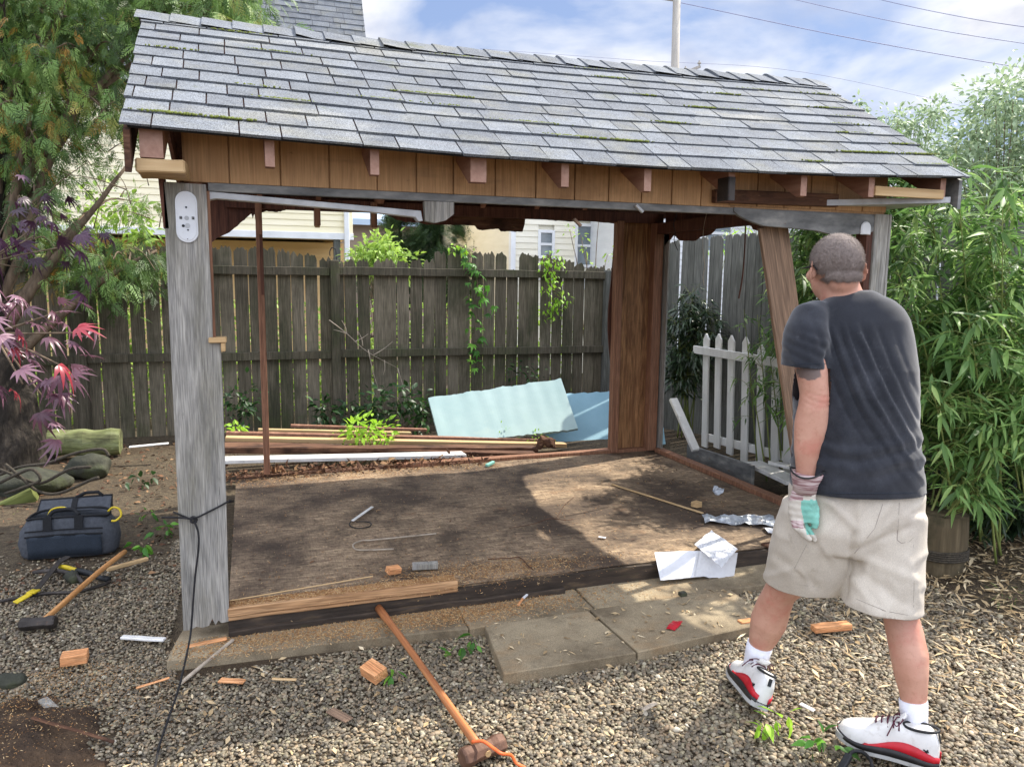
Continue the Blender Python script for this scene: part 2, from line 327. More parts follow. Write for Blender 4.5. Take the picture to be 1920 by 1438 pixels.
MT['rotwood'] = mat('rotten_brown_board', [(.25, '37241a'), (.5, '5d402f'), (.8, '8a684f')], gr('x', 3, 30), 9, .9, .8, gr('x', 6, 60), .008, dirt=[('1c0f09', .5, .64, .7, (5, 9, 9)), ('9c7a58', .62, .7, .6, (4, 16, 16))])
MT['blackrim'] = mat('black_tarred_rim', [(.3, '231d16'), (.55, '3d332a'), (.8, '6b5942')], (6, 30, 30), 8, .8, .5, (10, 60, 60), .004, dirt=[('3b4020', .58, .7, .6, (4, 9, 9))])
MT['darkpaint'] = mat('peeling_dark_grey_paint', [(.3, '545554'), (.55, '7d7d7a'), (.8, 'aca99f')], (6, 6, 16), 8, .7, .3, 60, .002, dirt=[('7a5433', .66, .7, .8, (9, 9, 20))])
MT['whitetrim'] = mat('dirty_white_trim', [(.3, '9b9c9c'), (.6, 'bfc1c1'), (.8, 'd6d7d5')], (8, 8, 8), 6, .5, dirt=('6d665d', .6, .75, .5), dscale=9)
MT['whitepaint'] = mat('white_painted_wood', [(.3, 'd0cec8'), (.6, 'e4e2dc'), (.8, 'efeee9')], (9, 9, 3), 7, .55, .15, 40, .001, dirt=('8c877c', .6, .74, .5), dscale=7)
MT['plasticwhite'] = mat('white_plastic', [(.3, 'cfd1d2'), (.7, 'e0e1e0')], (6, 6, 6), 4, .35, dirt=('9a9690', .62, .75, .4), dscale=30)
MT['pine'] = mat('pale_pine', [(.25, '9c7e56'), (.5, 'bd9d70'), (.8, 'd4b88c')], gr('x', 2, 30), 7, .7)
MT['freshcut'] = mat('fresh_orange_wood', [(.25, 'b0744a'), (.5, 'cf9362'), (.8, 'e0ac7c')], gr('x', 5, 60), 7, .8, .4, (20, 160, 160), .002, fine=(gr('x', 14, 220), .65), dirt=[('7a4f2f', .6, .7, .6, (12, 30, 30)), ('8d7a64', .56, .75, .4, (9, 9, 9))])
MT['splinter'] = mat('wood_chips', [(.3, 'a0723f'), (.7, 'c79a62')], (30, 30, 30), 4, .8, tint=(.75, [(0, '6b3f22'), (.35, 'a8794a'), (.7, 'c9a571'), (1, 'e0c79a')]))
MT['litter'] = mat('dry_leaf_litter', [(.3, '8b7450'), (.7, 'c1a97d')], (30, 30, 30), 4, .8, tint=(.75, [(0, '6e583e'), (.35, 'a28a66'), (.7, 'c9b28b'), (1, 'e3d3b2')]))
MT['brownleaf'] = mat('brown_dead_leaves', [(.3, '4a3323'), (.7, '7a583e')], (30, 30, 30), 4, .85, tint=(.75, [(0, '33231a'), (.4, '5c4030'), (.8, '846044'), (1, 'a3845f')]))
MT['foam'] = mat('pale_blue_foam', [(.3, '8fa9a8'), (.6, '9fb6b4'), (.85, 'adc2bd')], (2.2, 2.2, 2.2), 6, .7, dirt=[('98b0aa', .5, .7, .5, (4, 4, 4)), ('b9c6b4', .55, .72, .5, (2, 2, 3)), ('7f7e6a', .69, .74, .5, (14, 14, 14))])
MT['foamblue'] = mat('sky_blue_foam', [(.3, '7ba0ae'), (.6, '8aafbc'), (.85, '9bbfc6')], (2.2, 2.2, 2.2), 6, .7, dirt=[('6d93a0', .55, .7, .5, (5, 5, 5)), ('596662', .69, .74, .5, (20, 20, 20))])
MT['concrete'] = mat('worn_concrete_slab', [(.25, '756853'), (.5, '93856c'), (.8, 'ad9f83')], (5, 5, 5), 10, .9, .5, 130, .003, dirt=[('564a39', .46, .64, .8, (2.6, 2.6, 2.6)), ('8f6b40', .52, .72, .6, (1.8, 3, 3)), ('393630', .62, .72, .5, (7, 7, 7))], fine=(260, .75))
MT['steel'] = mat('dark_forged_steel', [(.3, '2c2826'), (.6, '45403c'), (.8, '5f564d')], (14, 14, 14), 7, .55, .5, 60, .003, metal=.5, dirt=('6b4a33', .6, .72, .5), dscale=30)
MT['ruststeel'] = mat('rusty_brown_steel', [(.3, '4c3529'), (.6, '6e5242'), (.8, '8b705c')], (14, 14, 14), 8, .65, .6, 50, .003, metal=.25, dirt=('3a2c24', .55, .7, .5), dscale=25)
MT['handle'] = mat('varnished_hickory', [(.25, '9a683a'), (.5, 'bb8650'), (.8, 'd29f68')], gr('x', 3, 70), 6, .45, .15, gr('x', 6, 130), .001, spec=.4)
MT['handlered'] = mat('worn_reddish_handle', [(.25, '7d4a2c'), (.5, 'a2673f'), (.8, 'c08a58')], gr('x', 2, 70), 7, .5, .2, gr('x', 5, 130), .001, spec=.4, dirt=('5c3824', .58, .72, .4), dscale=7)
MT['black'] = mat('black_rubber', [(.3, '131414'), (.7, '26282a')], (20, 20, 20), 4, .6, .2, 100, .001)
MT['yellow'] = mat('yellow_plastic', [(.3, 'b39a16'), (.7, 'd8c130')], (20, 20, 20), 5, .45, dirt=('6b6020', .6, .72, .6), dscale=30)
MT['orange'] = mat('orange_rubber_cord', [(.3, 'c8552a'), (.7, 'e8773f')], (20, 20, 20), 5, .45, dirt=('8a4a2c', .62, .72, .4), dscale=30)
MT['bagcloth'] = mat('slate_blue_canvas', [(.3, '3d4045'), (.7, '4f5359')], (60, 60, 60), 6, .85, .4, 500, .002, dirt=('3c4047', .5, .7, .6), dscale=6)
MT['bagdark'] = mat('dark_mesh_pocket', [(.3, '1f262e'), (.7, '323b46')], (300, 300, 300), 3, .85, .5, 700, .002)
MT['webbing'] = mat('black_webbing', [(.3, '0d0e10'), (.7, '1d1f22')], (200, 200, 200), 3, .8, .4, 600, .001)
MT['bark'] = mat('rough_dark_bark', [(.25, '17140f'), (.5, '2c261f'), (.8, '4d453b')], (16, 16, 3), 10, .95, 1.0, (30, 30, 6), .03, dirt=('3c4228', .58, .72, .5), dscale=3)
MT['twig'] = mat('grey_brown_twig', [(.3, '4a3d30'), (.7, '7d6c58')], (30, 30, 8), 6, .9)
MT['palewood'] = mat('pale_dry_twig', [(.3, '8d8070'), (.7, 'b8ab98')], (30, 30, 30), 6, .85)
MT['mosslog'] = mat('mossy_log', [(.25, '474a2e'), (.5, '6e7449'), (.8, '9a9f76')], gr('x', 3, 22), 9, .9, .7, (8, 40, 40), .008, dirt=[('3a3527', .5, .66, .7, (3, 6, 6)), ('c9c9a6', .64, .72, .5, (6, 20, 20))])
MT['mosswood'] = mat('green_algae_timber', [(.25, '3d431c'), (.5, '5c6330'), (.8, '7a8048')], gr('x', 2, 22), 8, .9, .4, (6, 40, 40), .004)
MT['stone'] = mat('mossy_stone', [(.25, '23241c'), (.5, '38392f'), (.8, '565648')], (6, 6, 6), 9, .9, .7, 22, .02, dirt=('3d4424', .5, .65, .7), dscale=4)
MT['barrel'] = mat('weathered_barrel_stave', [(.25, '3b3325'), (.5, '574c38'), (.8, '756850')], (30, 30, 3), 9, .85, .5, (60, 60, 6), .004, dirt=('34321f', .5, .66, .7), dscale=6)
MT['rope'] = mat('black_rope', [(.3, '131313'), (.7, '2b2a2c')], (80, 80, 80), 4, .75, .5, 200, .002)
MT['oldrope'] = mat('old_dark_rope', [(.3, '2a2620'), (.7, '4f483c')], (90, 90, 90), 4, .9, .6, 220, .004)
MT['soil'] = mat('dark_garden_soil', [(.25, '2b2119'), (.5, '47382a'), (.8, '6b5640')], (9, 9, 9), 12, .95, .9, 70, .02, dirt=('4a3623', .5, .7, .6), dscale=2)
MT['ground'] = mat('gravel_bed_earth', [(.25, '352d23'), (.5, '544939'), (.8, '766951')], (40, 40, 40), 10, .95, 1.0, 90, .02, dirt=('3f3020', .48, .62, .7), dscale=.9)
MT['pebble'] = mat('river_pebbles', [(.3, '6f6a60'), (.7, '9a958a')], (60, 60, 60), 5, .62, .3, 200, .002, spec=.45,
    tint=(.85, [(0, '463e32'), (.12, '594f3f'), (.25, '6a5f4c'), (.36, '635a43'), (.48, '796f5a'), (.6, '755f45'), (.7, '877b64'), (.8, '937c5d'), (.88, 'a0937a'), (.95, '8a8160'), (1, 'c2b8a2')]))
MT['siding_cream'] = mat('cream_vinyl_siding', [(.3, 'ebe0ba'), (.7, 'f5ecd0')], (1, 1, 8), 4, .6)
MT['siding_pale'] = mat('pale_cream_siding', [(.3, 'ddd7c2'), (.7, 'ece7d6')], (1, 1, 8), 4, .6)
MT['siding_white'] = mat('white_vinyl_siding', [(.3, 'd3d5d6'), (.7, 'e4e6e6')], (1, 1, 8), 4, .6)
MT['siding_warm'] = mat('warm_ochre_siding', [(.3, 'd8b57e'), (.7, 'e8c892')], (1, 1, 8), 4, .6)
MT['white'] = mat('white_gloss_trim', [(.3, 'd5d7d8'), (.7, 'e8e9e9')], (3, 3, 3), 4, .45)
MT['tanwall'] = mat('tan_rendered_wall', [(.3, '8f8172'), (.7, '9b8d7d')], (.5, .5, .5), 5, .85)
MT['bluemetal'] = mat('pale_blue_metal_roof', [(.3, 'a7bdd0'), (.7, 'bccfdf')], (.5, .5, .5), 5, .5)
MT['glass'] = mat('dark_window_glass', [(.3, '59636a'), (.7, '7d878c')], (2, 2, 2), 4, .12, spec=.6)
MT['poleg'] = mat('grey_utility_pole', [(.3, '8d8880'), (.7, 'aaa59c')], (8, 8, 1), 6, .85)
MT['wire'] = mat('power_cable', [(.3, '6d6f8c'), (.7, '7f82a0')], rough=.6)
def foliage(name, cols, transl=.35, rough=.5, spec=.4, k=.85):
    st = [(i/(len(cols)-1), c) for i, c in enumerate(cols)]
    return mat(name, [(.3, cols[len(cols)//2]), (.7, cols[len(cols)//2])], (12, 12, 12), 3, rough, tint=(k, st), transl=transl, spec=spec)
MT['cedar'] = foliage('cedar_sprays', ['26351a', '3a5128', '526f36', '6f9048', '8aa556', '8a7f34', '9a6a2c'], .3)
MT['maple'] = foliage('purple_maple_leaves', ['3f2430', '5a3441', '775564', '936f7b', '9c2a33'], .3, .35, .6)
MT['mapleshade'] = foliage('shade_toned_maple_leaves', ['2f1a26', '42263a', '55334a'], .25, .4, .5)  # purple maple darkened: shade on the upper leaves put into the colour
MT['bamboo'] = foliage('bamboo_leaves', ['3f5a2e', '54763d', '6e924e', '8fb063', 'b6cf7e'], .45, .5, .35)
MT['bamboodark'] = foliage('dark_bamboo_leaves', ['1b2a18', '2b3f25', '405538', '5a6b4c'], .22, .35, .6)  # shade of the low and rear clumps put into darker leaf colours
MT['culm'] = mat('green_bamboo_cane', [(.3, '5d6b35'), (.7, '8a9350')], (20, 20, 4), 5, .5)
MT['poplar'] = foliage('silver_green_leaves', ['5f7354', '839872', 'a5b892', 'c2d1b2'], .35, .45)
MT['weed'] = foliage('vine_leaves', ['2e5220', '447a2c', '65a03a', '86bf48'], .4, .45)
MT['weedlime'] = foliage('lime_leaves', ['7fae2a', '9ccc3a', 'b8e04e'], .45, .45)
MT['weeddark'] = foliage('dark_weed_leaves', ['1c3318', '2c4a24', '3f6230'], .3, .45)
MT['pineneedle'] = foliage('pine_needles', ['2b4030', '3f5a3c', '55734a'], .15, .6)
MT['shrub'] = foliage('bright_shrub_leaves', ['6f8f38', '94b44c', 'b4cf68'], .4)
MT['grass'] = foliage('green_grass', ['4a7028', '6a9438', '8ab04a'], .4)
MT['skin'] = mat('tanned_skin', [(.3, 'b5836d'), (.6, 'c59680'), (.8, 'd0a38d')], (7, 7, 7), 6, .5, .25, 260, .002, dirt=[('b9705f', .50, .66, .55, (11, 11, 11)), ('a97c62', .56, .62, .35, (70, 70, 70)), ('d9b09a', .58, .75, .4, (5, 5, 5))], spec=.4)
def add_ink(m, centre, rad):
    """a faded ink patch on the skin: an ellipsoid in object space with a wavy rim"""
    t = m.node_tree; b = [n for n in t.nodes if n.type == 'BSDF_PRINCIPLED'][0]; src = b.inputs['Base Color'].links[0].from_socket; N = t.nodes.new; K = t.links.new
    tcn = [n for n in t.nodes if n.type == 'TEX_COORD'][0]; sb = N('ShaderNodeVectorMath'); sb.operation = 'SUBTRACT'; sb.inputs[1].default_value = centre; K(tcn.outputs['Object'], sb.inputs[0])
    dv = N('ShaderNodeVectorMath'); dv.operation = 'DIVIDE'; dv.inputs[1].default_value = rad; K(sb.outputs[0], dv.inputs[0]); ln = N('ShaderNodeVectorMath'); ln.operation = 'LENGTH'; K(dv.outputs[0], ln.inputs[0])
    nz = N('ShaderNodeTexNoise'); nz.inputs['Scale'].default_value = 60; K(tcn.outputs['Object'], nz.inputs['Vector']); ad = N('ShaderNodeMath'); ad.operation = 'ADD'; K(ln.outputs['Value'], ad.inputs[0]); K(nz.outputs['Fac'], ad.inputs[1])
    mr = N('ShaderNodeMapRange'); mr.inputs[1].default_value = 1.62; mr.inputs[2].default_value = 1.42; mr.inputs[4].default_value = .85; K(ad.outputs[0], mr.inputs[0])
    mxn = N('ShaderNodeMix'); mxn.data_type = 'RGBA'; K(mr.outputs[0], mxn.inputs[0]); K(src, mxn.inputs[6]); mxn.inputs[7].default_value = srgb('5a5553'); K(mxn.outputs[2], b.inputs['Base Color'])
MT['hair'] = mat('cropped_grey_hair', [(.3, '8d7f78'), (.7, 'ab9f97')], (160, 160, 160), 5, .8, .9, 420, .004, tint=(.6, [(0, '7d7068'), (.6, '9f928a'), (1, 'c2b8b0')]))
MT['tee'] = mat('charcoal_cotton_tee', [(.3, '212328'), (.7, '2c2e34')], (8, 8, 8), 8, .92, .25, 900, .001, dirt=[('4a4c52', .5, .75, .6, (5, 5, 5)), ('5d5e60', .64, .72, .35, (22, 22, 22))], fine=(500, .8), sheen=.35, spec=.15)
MT['khaki'] = mat('stone_cotton_shorts', [(.3, 'b5ab9b'), (.7, 'c8bfb0')], (6, 6, 6), 7, .9, .25, 800, .001, dirt=[('a3988b', .5, .75, .5, (4, 4, 4)), ('8f8270', .66, .74, .4, (14, 14, 14))], fine=(420, .88), sheen=.1, spec=.15)
MT['seam'] = mat('shorts_stitching', [(.3, '8f867b'), (.7, 'a0978c')], (9, 9, 9), 3, .9)
MT['sock'] = mat('white_ribbed_sock', [(.3, 'd8d9e2'), (.7, 'ebebf1')], (40, 40, 40), 5, .9, .5, (300, 300, 20), .002)
MT['leatherwhite'] = mat('white_shoe_leather', [(.3, 'cdcbc6'), (.7, 'e0dedA'.replace('A', 'a'))], (20, 20, 20), 6, .45, .15, 60, .002, dirt=('a3998a', .54, .72, .6), dscale=24)
MT['shoered'] = mat('red_shoe_panel', [(.3, 'a51824'), (.7, 'c4202e')], (20, 20, 20), 5, .4)
MT['shoeblack'] = mat('black_midsole', [(.3, '1c1b1c'), (.7, '2e2c2c')], (20, 20, 20), 5, .5)
MT['outsole'] = mat('grey_outsole', [(.3, '9a9a98'), (.7, 'b6b6b2')], (20, 20, 20), 5, .6, dirt=('77736c', .55, .7, .6), dscale=30)
MT['lace'] = mat('maroon_laces', [(.3, '42182a'), (.7, '5c2438')], (60, 60, 60), 4, .8)
MT['glovewhite'] = mat('pale_suede_glove', [(.3, 'bab2a4'), (.7, 'd6cfc2')], (20, 20, 20), 7, .9, .4, 150, .002, dirt=('8d8474', .56, .72, .5), dscale=16)
MT['glovegreen'] = mat('mint_glove_palm', [(.3, '6fb0a0'), (.7, '8fcab8')], (20, 20, 20), 6, .9, .4, 150, .002, dirt=('5a8377', .56, .72, .5), dscale=16)
MT['glovestripe'] = mat('pink_striped_cuff', [(.42, '8c6a6a'), (.5, 'b39a98'), (.6, 'c9b8b4')], (12, 12, 160), 3, .9, .3, 200, .001)
MT['tattoo'] = mat('faded_tattoo_ink', [(.3, '5d5856'), (.7, '776b66')], (40, 40, 40), 6, .55)
MT['paper'] = mat('white_paper', [(.3, 'c9cacc'), (.7, 'e2e3e4')], (9, 9, 9), 6, .7, .3, 20, .004, dirt=('a7a9ac', .58, .74, .4), dscale=9)
MT['foil'] = mat('crumpled_foil_wrap', [(.3, '8c9299'), (.7, 'c3c8cc')], (20, 20, 20), 6, .35, .6, 30, .01, metal=.4, dirt=('a98a5c', .62, .7, .6), dscale=14)
# ================================================================== ground
def gz(x, y):   # gentle fall of the yard towards the fence on the right
    return -.045*max(0, y-3.2)*max(0, min(1, (x-1)/3))+.012*mn.noise(Vector((x*1.3, y*1.3, 0)))-.012
m = MB(); nx, ny = 90, 90
xs = np.concatenate([[-60, -30, -14, -8], np.linspace(-5, 8, nx-8), [11, 16, 30, 60]]); ys = np.concatenate([[-30, -10, -6], np.linspace(-4, 9, ny-7), [12, 20, 40, 80]])
V = [(x, y, gz(x, y)) for y in ys for x in xs]; k = len(xs)
m.add(V, [(j*k+i, j*k+i+1, (j+1)*k+i+1, (j+1)*k+i) for j in range(len(ys)-1) for i in range(k-1)])
m.make('ground', MT['ground'], kind='structure', smooth=True)
# pebbles: loose river gravel, nobody could count it
def inside(px, py, poly):
    c = False; n = len(poly)
    for i in range(n):
        x1, y1 = poly[i]; x2, y2 = poly[(i+1) % n]
        if (y1 > py) != (y2 > py) and px < (x2-x1)*(py-y1)/(y2-y1)+x1: c = not c
    return c
def pebbles(n, x0, x1, y0, y1, smin, smax, sub, dens):
    pos = []; 
    X = rng.uniform(x0, x1, n); Y = rng.uniform(y0, y1, n)
    for x, y in zip(X, Y):
        if dens(x, y) > random.random(): pos.append((x, y, gz(x, y)+random.uniform(-.002, .012)))
    pos = np.array(pos); k = len(pos)
    s = smin+(smax-smin)*rng.beta(1.6, 4.5, k); sc = np.stack([s*rng.uniform(.9, 1.35, k), s*rng.uniform(.7, 1, k), s*rng.uniform(.45, .7, k)], 1)
    M = euls(rng.normal(0, .35, k), rng.normal(0, .35, k), rng.uniform(0, 6.28, k))
    return [ico_t(sub, i) for i in range(6)], pos, M, sc
MC = P(40, 1400, z=0)
def dens(x, y):
    if -.25 < x < 3.6 and y > -.02: return 0
    if -.2 < x < 3.2 and -.27 < y <= 0: return 0
    if 1.1 < x < 2.4 and -.7 < y < -.25: return 0
    d = 1.0
    if x < -.35 and y > .7: d *= max(0.03, 1-(y-.7)*1.6)       # soil under the tree
    if x > 2.6: d *= max(.12, 1-(x-2.6)*.7)
    mr_ = math.hypot((x-MC.x+.16)/.44, (y-MC.y+.04)/.36)+.12*mn.noise(Vector((x*6, y*6, 4))); d *= min(1, max(.08, (mr_-.80)/.35))
    return d
def view(p, mx=260):
    q = CAMROT.transposed() @ (Vector(p)-CAMLOC); return q.z < 0 and -mx < 960+1430*q.x/-q.z < 1920+mx and 719-1430*q.y/-q.z < 1438+mx
T, pos, M, sc = pebbles(200000, -1.9, 3.6, -2.0, 1.5, .0046, .0150, 2, lambda x, y: dens(x, y) if view((x, y, 0)) else 0)
sc = sc*np.clip(.92+.12*(pos[:, :1]-.5), .85, 1.25)
o = link('gravel', scatter(T, pos, M, sc, smooth=True), MT['pebble']); tagit(o, 'loose rounded river gravel in greys and tans covering the yard', 'gravel', kind='stuff')
# soil mound at the bottom left
m = MB(); n = 90
c = P(40, 1400, z=0); V = []
for j in range(n):
    for i in range(n):
        x = c.x-.75+1.3*i/(n-1); y = c.y-.62+1.1*j/(n-1); r = math.hypot((x-c.x+.16)/.44, (y-c.y+.04)/.36)+.12*mn.noise(Vector((x*6, y*6, 4)))
        z = .12*max(0, 1-r*r)-.02+.045*mn.noise(Vector((x*7, y*7, 1)))+.012*mn.noise(Vector((x*30, y*30, 1)))+.006*mn.noise(Vector((x*90, y*90, 1)))
        V.append((x, y, z if r < 1.15 else -.05))
m.add(V, [(j*n+i, j*n+i+1, (j+1)*n+i+1, (j+1)*n+i) for j in range(n-1) for i in range(n-1)])
m.make('soil_mound', MT['soil'], smooth=True, label='low mound of dark crumbly soil and rotten wood at the bottom left corner', cat='soil mound')
# ================================================================== concrete slabs in front of the shed
def slab(corners, z0, z1, label, jag=0):
    m = MB(); m.prism(corners, 'z', z0, z1)
    me = m.mesh(bevel=.004); 
    if jag: subdiv_noise(me, 12, jag, 6, (1, 1, .25))
    o = link('concrete_slab', me, MT['concrete'], None, base_of(me)); tagit(o, label, 'paving slab', 'concrete slabs in front of the shed')
slab([(-.24, -.19), (1.02, -.285), (1.04, .1), (-.2, .1)], -.02, .034, 'long concrete slab under the grey corner post, covered in sawdust and splinters', .01)
slab([(1.03, -.285), (1.66, -.27), (1.67, .1), (1.045, .1)], -.02, .032, 'back row concrete slab in the middle, with sawdust beside the rotten wood chip', .004)
slab([(1.67, -.27), (3.05, -.27), (3.05, .1), (1.68, .1)], -.02, .035, 'sunlit back row concrete slab below the sheets of white paper')
slab([(1.05, -.73), (1.64, -.735), (1.62, -.29), (1.10, -.295)], -.02, .040, 'clean grey concrete slab with a square front left corner on the gravel', .002)
slab([(1.65, -.735), (2.40, -.66), (2.42, -.285), (1.63, -.285)], -.02, .042, 'front row concrete slab beside the lifted shoe, with a red wrapper on it', .003)
# ================================================================== shed
shed = thing('garden_shed', 'half demolished timber shed with a grey shingle roof, open front and torn walls', 'shed', (1.75, 1.24, 0))
def ze(x): return float(np.interp(x, [-.35, .3, 1, 1.9, 2.9, 3.8], [2.145, 2.13, 2.115, 2.115, 2.135, 2.17]))
def zr(x): return float(np.interp(x, [-.35, .9, 1.9, 3, 4.0], [2.975, 2.965, 2.975, 2.995, 3.02]))
YE, YR, YB = -.30, 1.22, 2.6
def roofpt(x, s, back=False, h=0):
    """s=0 eave .. 1 ridge on the front (or back) slope; x runs from rake to rake"""
    a = (-.27+(-.33+.27)*s); b = 3.73+(4.0-3.73)*s; t = (x+.27)/(4.0)
    X = a+(b-a)*t; z = ze(X)*(1-s)+zr(X)*s; y = YE+(YR-YE)*s if not back else YB+(YR-YB)*s
    n = Vector((0, -.49 if not back else .5, .87)); return Vector((X, y, z))+n*h
# sheathing
def slope(back, h0, h1, ns=10, nx_=40, hole=None):
    m = MB(); V = []
    for h in (h0, h1):
        for j in range(ns+1):
            for i in range(nx_+1): V.append(roofpt(-.26+3.98*i/nx_, .01+j/ns*.985, back, h))
    K = (ns+1)*(nx_+1); q = nx_+1; F = []
    for j in range(ns):
        for i in range(nx_):
            a = j*q+i; F += [(a, a+1, a+q+1, a+q), (K+a, K+a+q, K+a+q+1, K+a+1)]
    for i in range(nx_): F += [(i, K+i, K+i+1, i+1), (ns*q+i, ns*q+i+1, K+ns*q+i+1, K+ns*q+i)]
    for j in range(ns): F += [(j*q, (j+1)*q, K+(j+1)*q, K+j*q), (j*q+nx_, K+j*q+nx_, K+(j+1)*q+nx_, (j+1)*q+nx_)]
    m.add(V, F); return m
roof = slope(False, -.018, -.002).make('roof', MT['redwood'], shed)
bk = slope(True, -.018, -.002); bk.make('roof_back_slope', MT['redwood'], roof)
# shingles, course by course, each tab a thin wedge
def shingles(back, rows, name):
    VV, FF, TT = [], [], []
    for r_ in range(rows):
        s0 = r_/(rows+.15)-.012; x = -.285-random.random()*.25; ex = 1.62/(rows)
        while x < 3.74:
            w = random.choice([.12, .15, .18, .21, .24, .30])*random.uniform(.9, 1.1); thick = random.random() < .55
            xa = max(x, -.285+.012*mn.noise(Vector((r_*3.3, 0, 0)))); xb = min(x+w-.006, 3.745+.012*mn.noise(Vector((r_*3.3, 5, 0)))); x += w
            if xb-xa < .02: continue
            dz = (.0065 if thick else .003)+random.uniform(-.001, .002); ds = (-.006 if thick else .0)+random.uniform(-.002, .002); lift = random.uniform(0, .003)
            nseg = max(2, int((xb-xa)/.05)); tn = random.random()
            top = []; bot = []; bk_ = []
            for i in range(nseg+1):
                xx = xa+(xb-xa)*i/nseg; jn = .0022*mn.noise(Vector((xx*40, r_*7, 0))); s = s0+ds+jn
                top.append(roofpt(xx, s, back, .008+dz+lift*.6)); bot.append(roofpt(xx, s+.002, back, .003)); bk_.append(roofpt(xx, s0+1/(rows+.15)+.012, back, .0045))
            o = len(VV); n = nseg+1; VV += top+bot+bk_; TT += [tn]*(3*n)
            for i in range(nseg): FF += [(o+i, o+i+1, o+2*n+i+1, o+2*n+i), (o+n+i, o+n+i+1, o+i+1, o+i)]
            FF += [(o, o+2*n, o+n, o+n), (o+nseg, o+n+nseg, o+2*n+nseg, o+2*n+nseg)]
    me = bpy.data.meshes.new(name); me.from_pydata([tuple(v) for v in VV], [], [tuple(dict.fromkeys(f)) for f in FF])
    at = me.attributes.new('tint', 'FLOAT', 'POINT'); at.data.foreach_set('value', np.array(TT, 'f')); me.update()
    return me
link('shingles', shingles(False, 11, 'sh'), MT['shingle'], roof)
link('shingles', shingles(True, 11, 'shb'), MT['shingle'], roof)
# ridge caps: bent shingles lapping to the right
VV, FF, TT = [], [], []; x = -.36; k = 0
while x < 3.98:
    w = .155+random.uniform(-.01, .012); xb = min(x+w+.02, 4.03); lift = .004+random.uniform(0, .010)*(random.random() < .35); dr = random.uniform(-.008, .008)
    prof = [(-.172+dr, -.086), (-.09, -.040), (-.025, -.006), (0, .0), (.03, -.008), (.14, -.078)]
    o = len(VV); n = len(prof); tn = random.random()
    for xx, l in ((x-.012, lift+.010), (x+w*.5, .010), (xb, .004)):
        for (dy, dz) in prof: VV.append((xx, YR+dy, zr(min(4, max(-.33, xx)))+dz+l+.006)); TT.append(tn)
    for a in range(2):
        for i in range(n-1): FF.append((o+a*n+i, o+a*n+i+1, o+(a+1)*n+i+1, o+(a+1)*n+i))
    for i in range(n): VV.append((x-.012, YR+prof[i][0], zr(max(-.33, x))+prof[i][1]+.010)); TT.append(0)
    for i in range(n-1): FF.append((o+3*n+i, o+3*n+i+1, o+i+1, o+i))
    x += w
me = bpy.data.meshes.new('caps'); me.from_pydata(VV, [], FF); at = me.attributes.new('tint', 'FLOAT', 'POINT'); at.data.foreach_set('value', np.array(TT, 'f'))
link('ridge_cap', me, MT['shingle'], roof)
# moss tufts in the laps
pos = []; 
for r_ in range(1, 11):
    for c in range(9):
        x = random.uniform(-.2, 3.7); 
        if mn.noise(Vector((x*1.5, r_*.6, 3))) < .03: continue
        for q in range(random.randint(20, 110)): pos.append(roofpt(x+random.gauss(0, .06), r_/11.15-.010+random.uniform(-.003, .003), False, .013))
pos = np.array(pos); n = len(pos)
o = link('moss', scatter([ico_t(1, 1)], pos, rotmats(n), rng.uniform(.0025, .0065, n)), mat('roof_moss', [(.3, '4d5426'), (.7, '7b8440')], (60,)*3, 3, .95), roof); o['kind'] = 'stuff'
# drip edge & rake boards
m = MB()
for i in range(40):
    xa = -.26+3.98*i/40; xb = -.26+3.98*(i+1)/40; a = roofpt(xa, -.004, False, -.006); b = roofpt(xb, -.004, False, -.006)
    m.add([a, b, b+Vector((0, 0, .010)), a+Vector((0, 0, .010)), a+Vector((0, .02, 0)), b+Vector((0, .02, 0)), b+Vector((0, .02, .01)), a+Vector((0, .02, .01))], [(0, 1, 2, 3), (0, 4, 5, 1), (4, 7, 6, 5)])
m.make('drip_edge', MT['shingle_edge'], roof)
for xs_ in (0, 1):
    m = MB(); a = roofpt(-.255+3.975*xs_, 0, False, -.02); b = roofpt(-.255+3.975*xs_, 1, False, -.02); sg = -1 if xs_ == 0 else 1
    V = []
    for p in (a, b):
        for dx in (0, .022*sg):
            for dz in (-.15, 0): V.append(p+Vector((dx, 0, dz)))
    m.add(V, [(0, 1, 3, 2), (4, 6, 7, 5), (0, 4, 5, 1), (2, 3, 7, 6), (1, 5, 7, 3), (0, 2, 6, 4)])
    m.make('rake_board', MT['rotwood'] if xs_ == 0 else MT['darkpaint'], roof)
    m = MB(); a = roofpt(-.255+3.975*xs_, 0, True, -.02); b = roofpt(-.255+3.975*xs_, 1, True, -.02); V = []
    for p in (a, b):
        for dx in (0, .022*sg):
            for dz in (-.15, 0): V.append(p+Vector((dx, 0, dz)))
    m.add(V, [(0, 1, 3, 2), (4, 6, 7, 5), (0, 4, 5, 1), (2, 3, 7, 6), (1, 5, 7, 3), (0, 2, 6, 4)])
    m.make('rake_board', MT['redwood'], roof)
